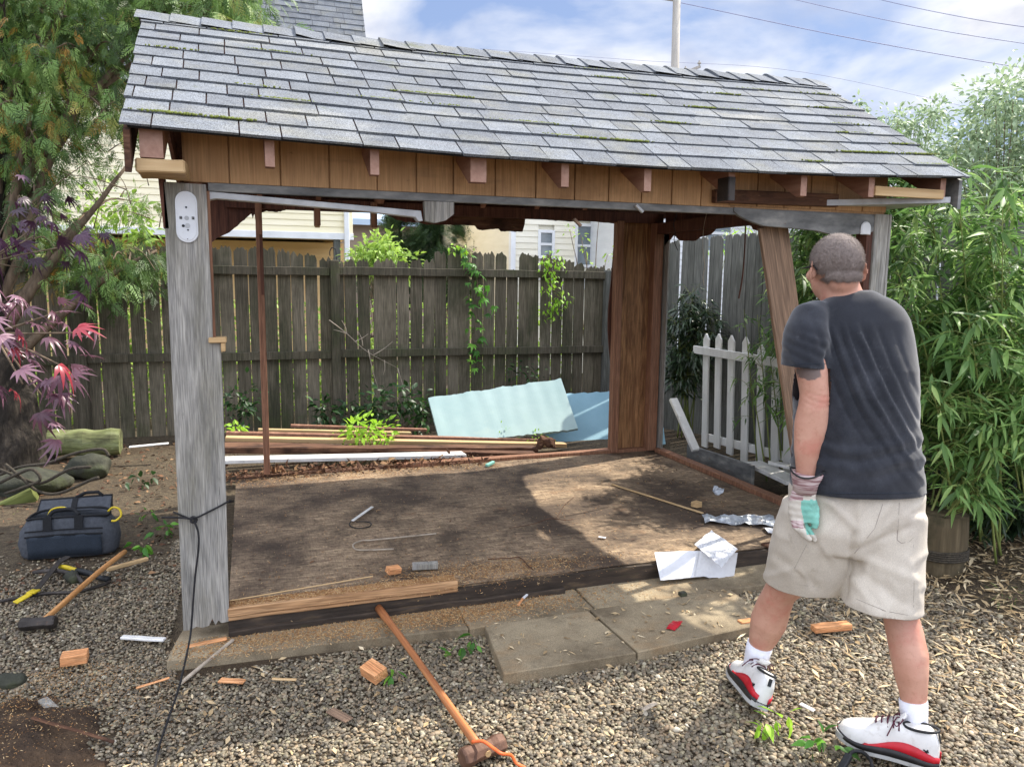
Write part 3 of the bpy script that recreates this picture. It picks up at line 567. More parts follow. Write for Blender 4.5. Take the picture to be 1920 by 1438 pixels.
# rafters (tails show under the eave); one is doubled, one carries a metal strap
def rafter(x, w=.036, y0=-.245, depth=.105):
    m = MB(); k = (zr(x)-ze(x))/(YR-YE); z0 = ze(x)+(y0-YE)*k-.028
    V = []
    for xx in (x-w/2, x+w/2):
        V += [(xx, y0, z0), (xx, y0, z0-depth), (xx, y0+.03, z0-depth-.004), (xx, YR, zr(x)-.16), (xx, YR, zr(x)-.028)]
    m.add(V, [(0, 1, 2, 3, 4), (9, 8, 7, 6, 5)]+[(i, i+5, (i+1) % 5+5, (i+1) % 5) for i in range(5)], 0); m.m[-5] = 1
    kb = (zr(x)-ze(x))/(YB-YR); m.add([(xx, YR+(YB-.05-YR)*t, zr(x)-dz-kb*(YB-.05-YR)*t) for xx in (x-w/2, x+w/2) for t, dz in ((0, .03), (.88, .03), (.88, .09), (0, .13))], [(0, 1, 2, 3), (7, 6, 5, 4), (0, 4, 5, 1), (1, 5, 6, 2), (2, 6, 7, 3), (3, 7, 4, 0)])
    return m.make('rafter', [MT['rafter'], MT['rafterend']], shed, bevel=0)
for x, w in ((-.19, .08), (.23, .036), (.637, .036), (1.077, .07), (1.476, .036), (1.887, .036), (2.338, .036), (2.759, .036), (3.181, .036), (3.66, .036)): rafter(x, w)
m = MB(); m.box(2.322, 2.356, -.251, -.246, 1.99, 2.10); m.box(2.318, 2.32, -.25, -.16, 1.99, 2.10); m.make('metal_strap', MT['steel'], shed)
# front wall above the openings: grooved plywood in sheets
grooves = [-.10, .075, .278, .48, .685, .86, 1.03, 1.23, 1.43, 1.63, 1.81, 1.99, 2.16, 2.33, 2.50, 2.67, 2.84, 3.01, 3.18, 3.36, 3.53]
for i in range(len(grooves)-1):
    a, b = grooves[i], grooves[i+1]; m = MB(); top = ze(a)+.03 if a > 1 else ze(a)+.0-random.uniform(0, .02)
    m.box(a+.003, b-.003, 0, .012, 1.985+(.012 if a > 2.4 else 0), min(top+.12, ze(a)+.13)); m.box(a-.003, b, .012, .024, 1.985, ze(a)+.13)
    if i == 0: panel_parent = None
    me = m.mesh()
    if i == 0: acc = MB()
    acc.add(m.v, m.f)
wallp = acc.make('wall_panel', MT['plyorange'], shed, bevel=.0015)
# header behind and dark nailer board at the right
m = MB(); m.box(-.02, 3.52, .026, .10, 1.965, 2.26); m.make('header_beam', MT['redwood'], shed)
m = MB(); m.beam((2.39, -.022, 2.035), (3.16, -.022, 2.045), .04, .066, (0, 0, 1)); m.make('nailer_board', MT['rotwood'], shed, bevel=.002)
# painted strip, white channel and the curved paint-grey end pieces
m = MB(); m.box(-.01, 3.53, -.004, .030, 1.950, 1.984); m.make('painted_strip', MT['darkpaint'], shed, bevel=.002)
m = MB(); m.prism([(-.01, 1.949), (.88, 1.905), (.888, 1.86), (.868, 1.858), (.855, 1.876), (.6, 1.895), (.02, 1.922), (-.01, 1.915)], 'y', -.002, .05); m.make('white_channel', MT['whitetrim'], shed, bevel=.002)
m = MB(); a = P(795, 382, y=0); b = P(851, 380, y=0); m.prism([(a.x, 1.949), (a.x+.004, P(798, 415, y=0).z), (P(815, 420, y=0).x, P(815, 419, y=0).z), (P(835, 417, y=0).x, P(835, 414, y=0).z), (P(851, 405, y=0).x, P(851, 402, y=0).z), (b.x, 1.949)], 'y', -.006, .028); m.make('trim_bracket', MT['greywood'], shed, bevel=.002)
pts = [(1375, 397), (1385, 405), (1400, 413), (1430, 424), (1480, 428), (1530, 433), (1562, 441), (1600, 440), (1628, 438), (1640, 432)]
m = MB(); m.prism([(P(x, y, y=-.006).x, P(x, y, y=-.006).z) for x, y in pts]+[(3.53, 1.949+.02), (P(1375, 397, y=-.006).x, 1.985)], 'y', -.012, .014); m.make('curved_trim', MT['darkpaint'], shed, bevel=.002)
for gx in (2.67, 2.84, 3.01, 3.18, 3.36):
    pass
# soffit return at both ends
m = MB(); m.box(-.25, -.075, -.25, -.035, 1.985, 2.035); me = m.mesh(bevel=.006); subdiv_noise(me, 4, .006, 14); link('soffit_return', me, MT['pine'], shed)
m = MB(); V = [(3.02, -.02, 2.012), (3.70, -.262, 2.035), (3.72, .22, 2.035), (3.30, .22, 2.012)]; m.add(V+[Vector(v)+Vector((0, 0, .03)) for v in V], [(0, 3, 2, 1), (4, 5, 6, 7), (0, 1, 5, 4), (1, 2, 6, 5), (2, 3, 7, 6), (3, 0, 4, 7)]); m.make('soffit', MT['whitetrim'], shed)
m = MB(); m.box(3.20, 3.66, -.255, -.235, 2.052, 2.10); m.make('fascia_board', MT['pine'], shed, bevel=.002)
m = MB(); m.box(3.17, 3.22, -.256, -.2, 1.99, 2.13); 
# ---------------- front left corner: wide grey plywood post with its notch
pp = [(305, 341), (386, 346), (389, 400), (392, 470), (397, 560), (399, 636), (414, 640), (416, 700), (420, 800), (424, 930), (427, 1060), (430, 1165)]
poly = [(P(x, y, y=-.03).x, P(x, y, y=-.03).z) for x, y in pp]
bot = [(430, 1165), (415, 1168), (410, 1163), (404, 1172), (398, 1160), (392, 1173), (380, 1177), (368, 1175), (358, 1181), (344, 1183)]
poly += [(P(x, y, y=-.03).x, P(x, y, y=-.03).z) for x, y in bot[1:]]+[(P(325, 760, y=-.03).x, P(325, 760, y=-.03).z)]
m = MB(); m.prism(poly, 'y', -.03, -.012); post = m.make('corner_panel', MT['greywood'], shed, bevel=.0015)
m = MB(); m.box(-.14, -.03, -.010, .08, .10, 1.965); m.make('corner_stud', MT['studwood'], shed)
m = MB(); m.beam(P(314, 430, y=.02), P(300, 300, y=.02), .02, .10, (0, 1, 0)); m.make('corner_board', MT['redwood'], shed)
m = MB(); m.box(-.028, -.004, -.010, .03, 1.04, 1.95); m.make('jack_stud', MT['studwood'], shed)
a = P(408, 637, y=-.03); m = MB(); m.box(a.x-.035, a.x+.035, -.05, .03, a.z-.012, a.z+.01); m.box(a.x+.012, a.x+.03, -.045, .02, a.z-.05, a.z-.012); m.make('window_sill', MT['pine'], shed, bevel=.003)
# fixture back plates
def plate(x, z, w, h, y, full=True):
    m = MB(); n = 14; r = w/2; pts = []
    for i in range(n+1): a = math.pi*i/n; pts.append((x+r*math.cos(a), z+h/2-r+r*math.sin(a)))
    if full:
        for i in range(n+1): a = math.pi+math.pi*i/n; pts.append((x+r*math.cos(a), z-h/2+r+r*math.sin(a)))
    else: pts += [(x-r, z-h/2), (x+r, z-h/2)]
    m.prism(pts, 'y', y-.008, y); o = m.make('fixture_plate', MT['plasticwhite'], shed, bevel=.002)
    q = MB(); q.prism([(x+(px-x)*.84, z+(pz-z)*.92) for px, pz in pts], 'y', y-.0105, y-.0075); q.make('plate_recess', MT['plasticwhite'], o, bevel=.001)
    return o
a = P(350, 407, y=-.04); pl = plate(a.x, a.z, .083, .205, -.031)
m = MB(); m.tube([(a.x, -.043, a.z-.005), (a.x, -.040, a.z-.005)], .009, 12); m.tube([(a.x+.002, -.043, a.z-.035), (a.x+.002, -.040, a.z-.035)], .010, 12); m.make('bulb_socket', MT['whitetrim'], pl)
for dx, dz, r in ((0, .038, .004), (.003, -.052, .0035), (-.014, -.036, .006), (-.02, -.004, .003), (.026, -.006, .003), (0, -.088, .002)): m = MB(); m.tube([(a.x+dx, -.0435, a.z+dz), (a.x+dx, -.0415, a.z+dz)], r, 8); m.make('screw_hole', MT['black'], pl)
for dx, dz in ((-.022, -.004), (.024, -.004)): m = MB(); m.box(a.x+dx-.005, a.x+dx+.005, -.0435, -.0415, a.z+dz-.006, a.z+dz+.006); m.make('slot', MT['darkpaint'], pl)
a = P(1624, 428, y=-.02); plate(a.x, a.z, .068, .07, -.013, False)
# ---------------- front right corner
m = MB(); m.box(3.44, 3.535, -.02, -.004, .05, 1.985); m.box(3.538, 3.555, -.02, .12, .05, 1.985); m.make('corner_board', MT['greywood'], shed, bevel=.002)
m = MB(); m.box(3.395, 3.435, -.01, .07, .14, 1.96); m.box(3.44, 3.53, 0, .07, .14, 1.96); m.make('corner_stud', MT['redwood'], shed)
# ---------------- back wall remains: torn plywood hanging from the top plate
def jag(pts, amp, n=5, seed=0):
    out = []
    for i in range(len(pts)-1):
        (x0, z0), (x1, z1) = pts[i], pts[i+1]
        for k in range(n): t = k/n; x = x0+(x1-x0)*t; out.append((x, z0+(z1-z0)*t+amp*mn.noise(Vector((x*60, seed, i)))))
    out.append(pts[-1]); return out
def torn(px, yw=None, xw=None, top=2.2, name='torn_panel', mt='redwood', t=.014):
    if yw is not None:
        pts = [(P(x, y, y=yw).x, P(x, y, y=yw).z) for x, y in px]; pts = jag(pts, .006); poly = pts+[(pts[-1][0], top), (pts[0][0], top)]
        m = MB(); m.prism(poly, 'y', yw, yw+t)
    else:
        pts = [(P(x, y, x=xw).y, P(x, y, x=xw).z) for x, y in px]; pts = jag(pts, .006); poly = pts+[(pts[-1][0], top), (pts[0][0], top)]
        m = MB(); m.prism(poly, 'x', xw, xw+t)
    return m.make(name, MT[mt], shed)
torn([(391, 462), (396, 456), (406, 447), (430, 436), (455, 415), (466, 405), (471, 401), (474, 410), (477, 401), (480, 420), (483, 401), (500, 396), (520, 398), (535, 394), (540, 380)], yw=2.46)
torn([(543, 393), (552, 389), (566, 385), (600, 385), (640, 387), (680, 394), (700, 398), (720, 400), (745, 412), (760, 416), (800, 420), (850, 421)], yw=2.462)
torn([(800, 421), (850, 422), (890, 423), (896, 430), (905, 432), (925, 430), (935, 429), (940, 434), (958, 434), (980, 435), (984, 420), (986, 398)], yw=2.478, mt='rotwood')
torn([(988, 405), (1010, 410), (1030, 413), (1052, 414), (1070, 416), (1100, 414), (1130, 417), (1157, 420)], yw=2.465)
torn([(1246, 462), (1256, 448), (1266, 436), (1268, 446), (1275, 452), (1302, 452), (1310, 445), (1330, 440), (1345, 425), (1368, 420), (1372, 425), (1400, 422), (1408, 424), (1412, 431), (1440, 437), (1455, 430), (1464, 424)], xw=3.50)
torn([(1460, 428), (1500, 424), (1550, 428), (1600, 430)], xw=3.50)
m = MB(); m.box(0, 3.5, 2.40, 2.455, 2.09, 2.17); m.make('top_plate', MT['redwood'], shed)
m = MB(); m.box(3.42, 3.498, .1, 2.4, 2.0, 2.09); m.make('side_top_plate', MT['redwood'], shed)
def stud(px, ptop, pbot, w, yw, mt='studwood', t=.085, tw=0):
    a = P(px[0], ptop, y=yw); b = P(px[1], pbot, y=yw); m = MB(); m.beam(b, a, w, t, (0, 1, 0)); return m.make('wall_stud', MT[mt], shed, bevel=.003)
s = stud((484, 501), 380, 887, .045, 2.40)
m = MB(); m.beam(P(489, 440, y=2.33), P(493, 553, y=2.33), .02, .03, (0, 1, 0)); m.make('furring_strip', MT['redwood'], shed)
for x0, z0, x1, z1 in ((594, 380, 595, 424), (700, 380, 701, 427)):
    s = stud((x0, x1), z0, z1, .042, 2.40)
    m = MB(); b = P(x1, z1, y=2.35); m.beam(b+Vector((0, .0, .0)), b+Vector((.0, 0, -.012)), .034, .02, (0, 1, 0)); m.make('cut_end', MT['pine'], s)
# corner pillar at the back right: plywood sheet between studs, with ragged siding on its left
yk = 2.47
m = MB(); l = [(1150, 838), (1149, 760), (1147, 700), (1143, 660), (1140, 620), (1141, 580), (1146, 530), (1150, 480), (1155, 420)]
m.prism([(P(x, y, y=yk).x, P(x, y, y=yk).z) for x, y in l]+[(3.12, 2.1), (3.2, 2.1), (3.2, .13)], 'y', yk, yk+.014); m.make('siding_remnant', MT['redwood'], shed)
a = P(1150, 838, y=2.44).x; b = P(1232, 832, y=2.44).x
m = MB(); m.box(3.06, 3.12, 2.38, 2.46, .13, 2.1); m.make('wall_stud', MT['studwood'], shed, bevel=.003)
m = MB(); m.box(3.12, 3.47, 2.445, 2.459, .13, 2.1); m.make('pillar_panel', MT['knotply'], shed, bevel=.002)
m = MB(); m.box(3.40, 3.485, 2.36, 2.442, .13, 2.09); m.make('wall_stud', MT['studwood'], shed, bevel=.003)
m = MB(); m.box(3.50, 3.512, 2.30, 2.50, .0, 2.1); m.make('side_siding_remnant', MT['greywood'], shed)
# ---------------- floor
m = MB(); n = 50; V = [(3.5*i/n, 2.45*j/n, .12+.006*mn.noise(Vector((i*.2, j*.2, 0)))) for j in range(n+1) for i in range(n+1)]
F = [(j*(n+1)+i, j*(n+1)+i+1, (j+1)*(n+1)+i+1, (j+1)*(n+1)+i) for j in range(n) for i in range(n)]
m.add(V, F); m.box(.001, 3.499, .001, 2.449, .09, .110)
fl = m.make('floor', MT['floorply'], shed, smooth=True)
m = MB(); m.box(0, 3.5, -.022, -.002, .0, .114); me = m.mesh(); subdiv_noise(me, 14, .006, 9, (0, 1, 1)); link('rim_joist', me, MT['blackrim'], shed)
m = MB(); m.box(.0, 1.6, -.055, -.025, .012, .062); me = m.mesh(bevel=.004); subdiv_noise(me, 10, .006, 7, (0, 1, 1)); link('skirting_strip', me, MT['blackrim'], shed)
m = MB(); m.box(0, 1.045, -.032, -.0222, .100, .118); m.box(0, 1.045, -.036, .055, .1182, .158); me = m.mesh(bevel=.004); subdiv_noise(me, 6, .004, 9, (0, 1, 1)); link('bottom_plate', me, MT['platewood'], shed)
m = MB(); m.box(2.85, 3.5, -.03, .05, .118, .135); me = m.mesh(bevel=.004); subdiv_noise(me, 8, .005, 9, (0, 1, 1)); link('bottom_plate', me, MT['rotwood'], shed)
m = MB(); m.box(3.46, 3.54, .05, 2.35, .118, .155); me = m.mesh(bevel=.004); subdiv_noise(me, 6, .004, 9, (1, 0, 1)); link('bottom_plate', me, MT['studwood'], shed)
m = MB(); m.box(1.2, 3.5, 2.40, 2.48, .115, .150); me = m.mesh(bevel=.004); subdiv_noise(me, 8, .006, 7, (0, 1, 1)); link('bottom_plate', me, MT['studwood'], shed)
m = MB(); m.box(0, 1.9, 2.41, 2.49, .095, .135); me = m.mesh(bevel=.004); subdiv_noise(me, 10, .014, 7, (0, 1, 1)); link('bottom_plate', me, MT['rotwood'], shed)
# wires and strips dangling from the header
for pts, r, mt_, nm in (([(1264, 388), (1268, 404), (1263, 420), (1266, 436), (1264, 452), (1271, 470)], .003, 'black', 'dangling_wire'), ([(1325, 400), (1319, 430), (1318, 470), (1321, 500), (1318, 520), (1320, 535)], .0022, 'palewood', 'dangling_string'), ([(1398, 420), (1396, 470), (1392, 520), (1385, 560)], .006, 'redwood', 'dangling_strip')):
    m = MB(); m.tube(curve_pts([P(x, y, y=1.6 if nm != 'dangling_strip' else 1.3) for x, y in pts], 4), r, 6); m.make(nm, MT[mt_], shed)
for x, y, dx, mt_ in ((1198, 391, .03, 'whitetrim'), (1082, 417, .03, 'plankbrown')):
    a = P(x-6, y-6, y=-.02); b = P(x+7, y+7, y=-.02); m = MB(); m.beam(a, b, .012, .018, (0, 1, 0)); m.make('loose_bracket', MT[mt_], shed)
# ================================================================== fences
def picket_fence(name, label, x0f, n, w, gap, base, topf, rails, matn, posts=()):
    """base(i)->origin point, direction; topf(s)->height; jagged rotten tops"""
    t = thing(name, label, 'fence', base(0)); VV = MB(); TT = []
    for i in range(n):
        s = i*(w+gap); p = base(s); d = (base(s+.01)-p).normalized(); nrm = Vector((-d.y, d.x, 0)); top = topf(s, i)
        if top is None: continue
        ww = w*random.uniform(.93, 1.0); lean = random.gauss(0, .006); K = 7; zs = p.z
        pts = []
        for k in range(K+1):
            u = k/K; rag = top[1]*mn.noise(Vector((i*7.3+u*3.7, k*1.9, 0)))*1.6; ear = -.035*top[2] if k in (0, K) else 0
            pts.append((u*ww, top[0]+rag+ear))
        y0 = random.gauss(0, .003); th = .018; V = []; 
        for off in (0, th):
            V.append(p+nrm*(y0+off)+Vector((0, 0, -.05))); V.append(p+d*ww+nrm*(y0+off)+Vector((0, 0, -.05)))
            for (u, z) in reversed(pts): V.append(p+d*(u+lean*z)+nrm*(y0+off)+Vector((0, 0, z-p.z)))
        q = K+3; F = [tuple(range(q)), tuple(range(2*q-1, q-1, -1))]+[(a, a+q, (a+1) % q+q, (a+1) % q) for a in range(q)]
        VV.add(V, F); TT += [random.random()]*len(V)
    me = bpy.data.meshes.new('pk'); me.from_pydata(VV.v, [], VV.f); at = me.attributes.new('tint', 'FLOAT', 'POINT'); at.data.foreach_set('value', np.array(TT, 'f')); me.update()
    link('picket_panel', me, MT[matn], t)
    return t
def top_back(s, i):
    x = -7+s
    z = float(np.interp(x, [-7, -1.6, -.6, -.2, .3, .45, .6, .95, 1.15, 1.5, 2.0, 2.1, 2.55, 2.85, 2.87, 2.95, 2.97, 3.05, 3.5, 3.9, 4.3], [1.86, 1.86, 1.9, 1.9, 1.9, 1.86, 1.86, 1.78, 1.79, 1.80, 1.8, 1.9, 1.9, 1.89, 1.70, 1.70, 1.9, 1.9, 1.86, 1.76, 1.74]))
    return (z, .035 if x > -.4 else .02, 1)
FY = 4.9
bf = picket_fence('back_fence', 'tall weathered grey picket fence behind the shed, mossy on the left, with ragged rotten tops', None, 81, .1325, .0075, lambda s: Vector((-7+s, FY+.02, -.12)), top_back, None, 'fence')
def rails(parent, xa, xb, zs, y):
    for z in zs:
        m = MB(); m.beam((xa, y, z), (xb, y, z-.01), .04, .085, (0, 0, 1)); me = m.mesh(bevel=.004); subdiv_noise(me, 12, .006, 4, (0, 1, 1)); link('rail', me, MT['fence'], parent)
for xa, xb in ((-7, -1.45), (-1.4, .95), (1.04, 4.16)): rails(bf, xa, xb, (1.68, .80), FY-.025)
for x, top in ((-4.0, 1.8), (-1.42, 1.8), (1.0, 1.79), (4.2, 1.73)):
    m = MB(); m.box(x-.047, x+.047, FY-.085, FY+.01, -.2, top); me = m.mesh(bevel=.006); subdiv_noise(me, 6, .004, 5, (1, 1, 0)); link('post', me, MT['fence'] if x < 4 else MT['fencelight'], bf)
# side fence from the back corner towards the viewer, arched top
A0 = Vector((4.30, 4.95, -.25)); A1 = P(1920, 560, d=5.6); A1.z = -.1; AD = (A1-A0); AL = Vector((AD.x, AD.y, 0)).length
def base_side(s): t = s/AL; p = A0+AD*t; return Vector((p.x, p.y, A0.z))
def top_side(s, i): 
    z = float(np.interp(s, [0, .3, .7, 1.1, 1.8, 6], [1.74, 1.86, 2.0, 2.06, 2.08, 2.06])); return (z, .012, .8)
sf = picket_fence('side_fence', 'silvery grey picket fence with a rising arched top behind the bamboo on the right', None, int(AL/.100)+20, .095, .004, base_side, top_side, None, 'fencelight')
d = Vector((AD.x, AD.y, 0)).normalized(); nn = Vector((-d.y, d.x, 0))
for s in (1.2, 3.6):
    p = base_side(s)-nn*-.06; m = MB(); m.beam(p, p+Vector((0, 0, 2.0)), .09, .09, (0, 1, 0)); m.make('post', MT['fencelight'], sf)
# ================================================================== neighbouring buildings
def siding(x0, x1, z0, z1, y, lap=.11, holes=()):
    """lapped boards facing the yard"""
    m = MB(); z = z0
    while z < z1-.001:
        zt = min(z+lap, z1); segs = [(x0, x1)]
        for hx0, hx1, hz0, hz1 in holes:
            if zt > hz0+.01 and z < hz1-.01:
                ns = []
                for a, b in segs:
                    if hx1 <= a or hx0 >= b: ns.append((a, b))
                    else:
                        if hx0 > a: ns.append((a, hx0))
                        if hx1 < b: ns.append((hx1, b))
                segs = ns
        for a, b in segs: m.add([(a, y-.016, z), (b, y-.016, z), (b, y-.002, zt), (a, y-.002, zt), (a, y+.03, z), (b, y+.03, z), (b, y+.03, zt), (a, y+.03, zt)], [(0, 1, 2, 3), (0, 4, 5, 1), (3, 2, 6, 7), (0, 3, 7, 4), (1, 5, 6, 2)])
        z = zt
    return m
def window(parent, x0, x1, z0, z1, y, mullion=True):
    m = MB(); fw = .06
    m.box(x0-fw, x0, y-.03, y+.03, z0-fw, z1+fw); m.box(x1, x1+fw, y-.03, y+.03, z0-fw, z1+fw); m.box(x0, x1, y-.03, y+.03, z1, z1+fw); m.box(x0, x1, y-.035, y+.03, z0-fw, z0)
    if mullion: m.box(x0, x1, y-.02, y+.02, (z0+z1)/2-.025, (z0+z1)/2+.025)
    f = m.make('window', MT['white'], parent, bevel=.004)
    m = MB(); m.box(x0, x1, y+.0, y+.01, z0, z1); m.make('pane', MT['glass'], f); return f
# two-storey cream house, upper floor overhanging a porch
h = thing('cream_house', 'two storey cream house beyond the fence, its upper floor overhanging an ochre porch wall', 'house', (-3, 14, 0))
X1 = 1.97; HY = 11
siding(-9, X1-.12, 2.42, 4.9, HY).make('upper_wall', MT['siding_cream'], h)
m = MB(); m.box(-9, X1, HY+.04, HY+7, 2.35, 4.9); m.make('upper_storey', MT['siding_cream'], h)
m = MB(); m.box(-9, X1+.02, HY-.05, HY+.05, 2.30, 2.42); m.make('band_board', MT['white'], h, bevel=.006)
m = MB(); m.box(X1-.12, X1+.01, HY-.035, HY+.05, 2.42, 4.9); m.make('corner_trim', MT['siding_cream'], h, bevel=.004)
siding(-9, X1-.1, -.3, 2.3, HY+1.3, .1).make('porch_wall', MT['siding_warm'], h)
m = MB(); m.box(-9, X1, HY+1.34, HY+7, -.3, 2.3); m.make('lower_storey', MT['siding_warm'], h)
a = P(633, 470, y=HY-.08); m = MB(); m.box(a.x-.06, a.x+.06, HY-.02, HY+.1, -.3, 2.30); m.make('porch_post', MT['fencelight'], h, bevel=.006)
a = P(650, 440, y=HY-.1); m = MB(); m.box(a.x-.04, a.x+.05, HY-.12, HY-.052, .0, 4.6); m.make('downspout', MT['white'], h, bevel=.01)
# steep shingled roof of that house
rf = MB(); E0 = 4.75; RH = 4.6; RYD = 2.6; xr = 2.33; xl = -9
rf.add([(xl, HY-.25, E0), (xr, HY-.25, E0), (xr, HY-.25+RYD, E0+RH), (xl, HY-.25+RYD, E0+RH), (xl, HY-.2, E0-.1), (xr, HY-.2, E0-.1), (xr, HY-.1+RYD, E0+RH-.1), (xl, HY-.1+RYD, E0+RH-.1)], [(0, 1, 2, 3), (4, 7, 6, 5), (0, 4, 5, 1), (1, 5, 6, 2), (3, 2, 6, 7), (0, 3, 7, 4)])
hr = rf.make('roof', MT['shingle_edge'], h)
V, F, TT = [], [], []; rows = 40; k = Vector((0, -RH, RYD)).normalized()*1
nrm = Vector((0, -RH, RYD)).normalized()
for r_ in range(rows):
    x = -4.0-random.random()*.3
    while x < xr:
        w = random.choice([.2, .3, .3, .4]); a = x; b = min(x+w-.006, xr+.01); x += w; 
        if b <= a: continue
        t0 = r_/rows; t1 = (r_+1.1)/rows; o = len(V); th = random.choice([.012, .02])
        def q(xx, t, hh): return Vector((xx, HY-.25+RYD*t, E0+RH*t))+nrm*hh
        V += [q(a, t0, th), q(b, t0, th), q(b, t1, .004), q(a, t1, .004), q(a, t0, 0), q(b, t0, 0)]; F += [(0+o, 1+o, 2+o, 3+o), (4+o, 5+o, 1+o, 0+o)]; TT += [random.random()]*6
me = bpy.data.meshes.new('rs'); me.from_pydata([tuple(v) for v in V], [], F); at = me.attributes.new('tint', 'FLOAT', 'POINT'); at.data.foreach_set('value', np.array(TT, 'f')); link('roof_shingles', me, MT['shingle'], hr)
# hook on the porch
m = MB(); a = P(633, 480, y=HY-.2); c0 = P(622, 478, y=HY-.2); m.tube(curve_pts([c0+Vector((-.03, 0, -.02)), c0+Vector((-.035, 0, .05)), c0+Vector((0, 0, .12)), c0+Vector((.05, 0, .11)), c0+Vector((.08, 0, .0)), c0+Vector((.085, 0, -.9))], 5), .009, 6)
o = m.make('plant_hook', MT['black'], label='thin black shepherd hook standing before the porch of the cream house', cat='plant hook')
# big tan building far behind with pale metal roof edge
h = thing('tan_building', 'large plain tan building with a pale blue metal roof edge in the far background', 'building', (10, 34, 0))
a = P(650, 440, y=30); b = P(1000, 440, y=30); zt = P(700, 413, y=30).z
m = MB(); m.box(a.x-6, b.x+8, 30, 44, -.5, zt); m.make('wall', MT['tanwall'], h)
z2 = P(700, 393, y=29).z; m = MB(); m.add([(a.x-6, 29.4, zt), (b.x+8, 29.4, zt), (b.x+8, 33, z2+.6), (a.x-6, 33, z2+.6), (a.x-6, 29.4, zt-.25), (b.x+8, 29.4, zt-.25)], [(0, 1, 2, 3), (4, 5, 1, 0)]); m.make('roof', MT['bluemetal'], h)
for x0, x1, y0, y1 in ((830, 875, 425, 440), (930, 955, 452, 462)):
    p = P(x0, y1, y=29.9); q = P(x1, y0, y=29.9); m = MB(); m.box(p.x, q.x, 29.7, 29.98, p.z, q.z); m.make('awning', MT['bluemetal'], h)
# pale cream house with two windows
h = thing('pale_house', 'pale cream clapboard house with two small windows seen beyond the fence', 'house', (8, 13, 0))
x0 = P(957, 450, y=11).x
w1 = (P(1013, 480, y=11).x, P(1034, 480, y=11).x, P(1020, 468, y=11).z-.12, P(1020, 437, y=11).z); w2 = (P(1082, 480, y=11).x, P(1107, 480, y=11).x, P(1090, 478, y=11).z-.2, P(1090, 425, y=11).z)
hh = [(w[0]-.05, w[1]+.05, w[2]-.05, w[3]+.05) for w in (w1, w2)]
siding(x0+.1, 9.2, -.3, 4.6, 11, .12, hh).make('wall', MT['siding_pale'], h)
m = MB(); m.box(x0, x0+.1, 10.97, 11.1, -.3, 4.6); m.make('corner_trim', MT['white'], h)
m = MB(); m.box(x0+.05, 9.2, 11.05, 18, -.3, 4.6); m.make('side_wall', MT['siding_pale'], h)
m = MB(); m.box(x0-.3, 9.4, 10.7, 18, 4.6, 4.75); m.make('roof', MT['shingle'], h)
for w in (w1, w2): window(h, *w, 11)
for w, lab in ((w1, 0), (w2, 0)):
    m = MB(); c = (w[0]+w[1])/2; m.box(c-.16, c+.16, 10.75, 11.0, w[2]-.5, w[2]-.16)
    o = m.make('air_conditioner', MT['whitetrim'], h, bevel=.01)
# white house on the right
h = thing('white_house', 'white clapboard house corner seen between the shed and the bamboo on the right', 'house', (10, 10, 0))
x0 = P(1215, 450, y=8.6).x; x1 = P(1752, 420, y=8.6).x; zt = P(1720, 393, y=8.6).z
w3 = (P(1322, 450, y=8.6).x, P(1368, 450, y=8.6).x, P(1340, 470, y=8.6).z, P(1340, 405, y=8.6).z)
siding(x0, x1-.12, -.3, zt, 8.6, .115, [(w3[0]-.05, w3[1]+.05, w3[2]-.05, w3[3]+.05)]).make('wall', MT['siding_white'], h)
m = MB(); m.box(x0, x1-.05, 8.65, 14, -.3, zt); m.make('side_wall', MT['siding_white'], h)
m = MB(); m.box(x1-.12, x1, 8.56, 8.7, -.3, zt); m.make('corner_trim', MT['white'], h)
m = MB(); m.box(x0-.2, x1+.2, 8.35, 14, zt, zt+.10); m.make('roof', MT['white'], h)
window(h, *w3, 8.6)
# ================================================================== utility pole, wires
a = P(1269, 140, d=25); top = P(1269, -60, d=25)
up = thing('utility_pole', 'tall grey wooden utility pole rising behind the shed roof', 'utility pole', (a.x, a.y, 0))
m = MB(); m.tube([(a.x, a.y, -1), (a.x, a.y, 4), (top.x, a.y, top.z)], [.17, .15, .11], 14); m.make('pole', MT['poleg'], up, smooth=True)
m = MB(); c = P(1255, 0, d=25); m.beam(c+Vector((-.25, 0, 0)), c+Vector((.3, 0, 0)), .08, .05); m.make('bracket', MT['poleg'], up)
cp = thing('distant_power_pole', 'distant power pole whose tilted crossarm with two insulators shows just above the shed ridge', 'utility pole', (P(1285, 135, d=40).x, P(1285, 135, d=40).y, 0))
a = P(1282, 138, d=40); b = P(1313, 125, d=40)
m = MB(); m.tube([(a.x-.2, a.y, 0), (a.x-.2, a.y, a.z-.1)], .14, 10); m.make('pole', MT['poleg'], cp)
m = MB(); m.beam(a, b, .14, .12); m.make('crossarm', MT['poleg'], cp)
for t in (.1, .93):
    q = a.lerp(b, t); m = MB(); m.tube([q, q+Vector((0, 0, .12)), q+Vector((0, 0, .14)), q+Vector((0, 0, .2)), q+Vector((0, 0, .22)), q+Vector((0, 0, .3))], [.03, .03, .09, .09, .05, .03], 8); m.make('insulator', MT['poleg'], cp)
def cable(pts, r, lab):
    m = MB(); m.tube(curve_pts(pts, 8), r, 6); m.make('power_line', MT['wire'], label=lab, cat='power line', group='overhead power lines')
D = 24
cable([P(1277, 6, d=25), P(1600, 73, d=23), P(1920, 128, d=21), P(2300, 180, d=18)], .011, 'lowest clear power line, running from the utility pole to the right edge')
cable([P(1200, -70, d=26), P(1495, 1, d=24), P(1700, 46, d=22), P(1920, 82, d=20), P(2300, 130, d=18)], .009, 'middle power line of the three crossing the sky at the right')
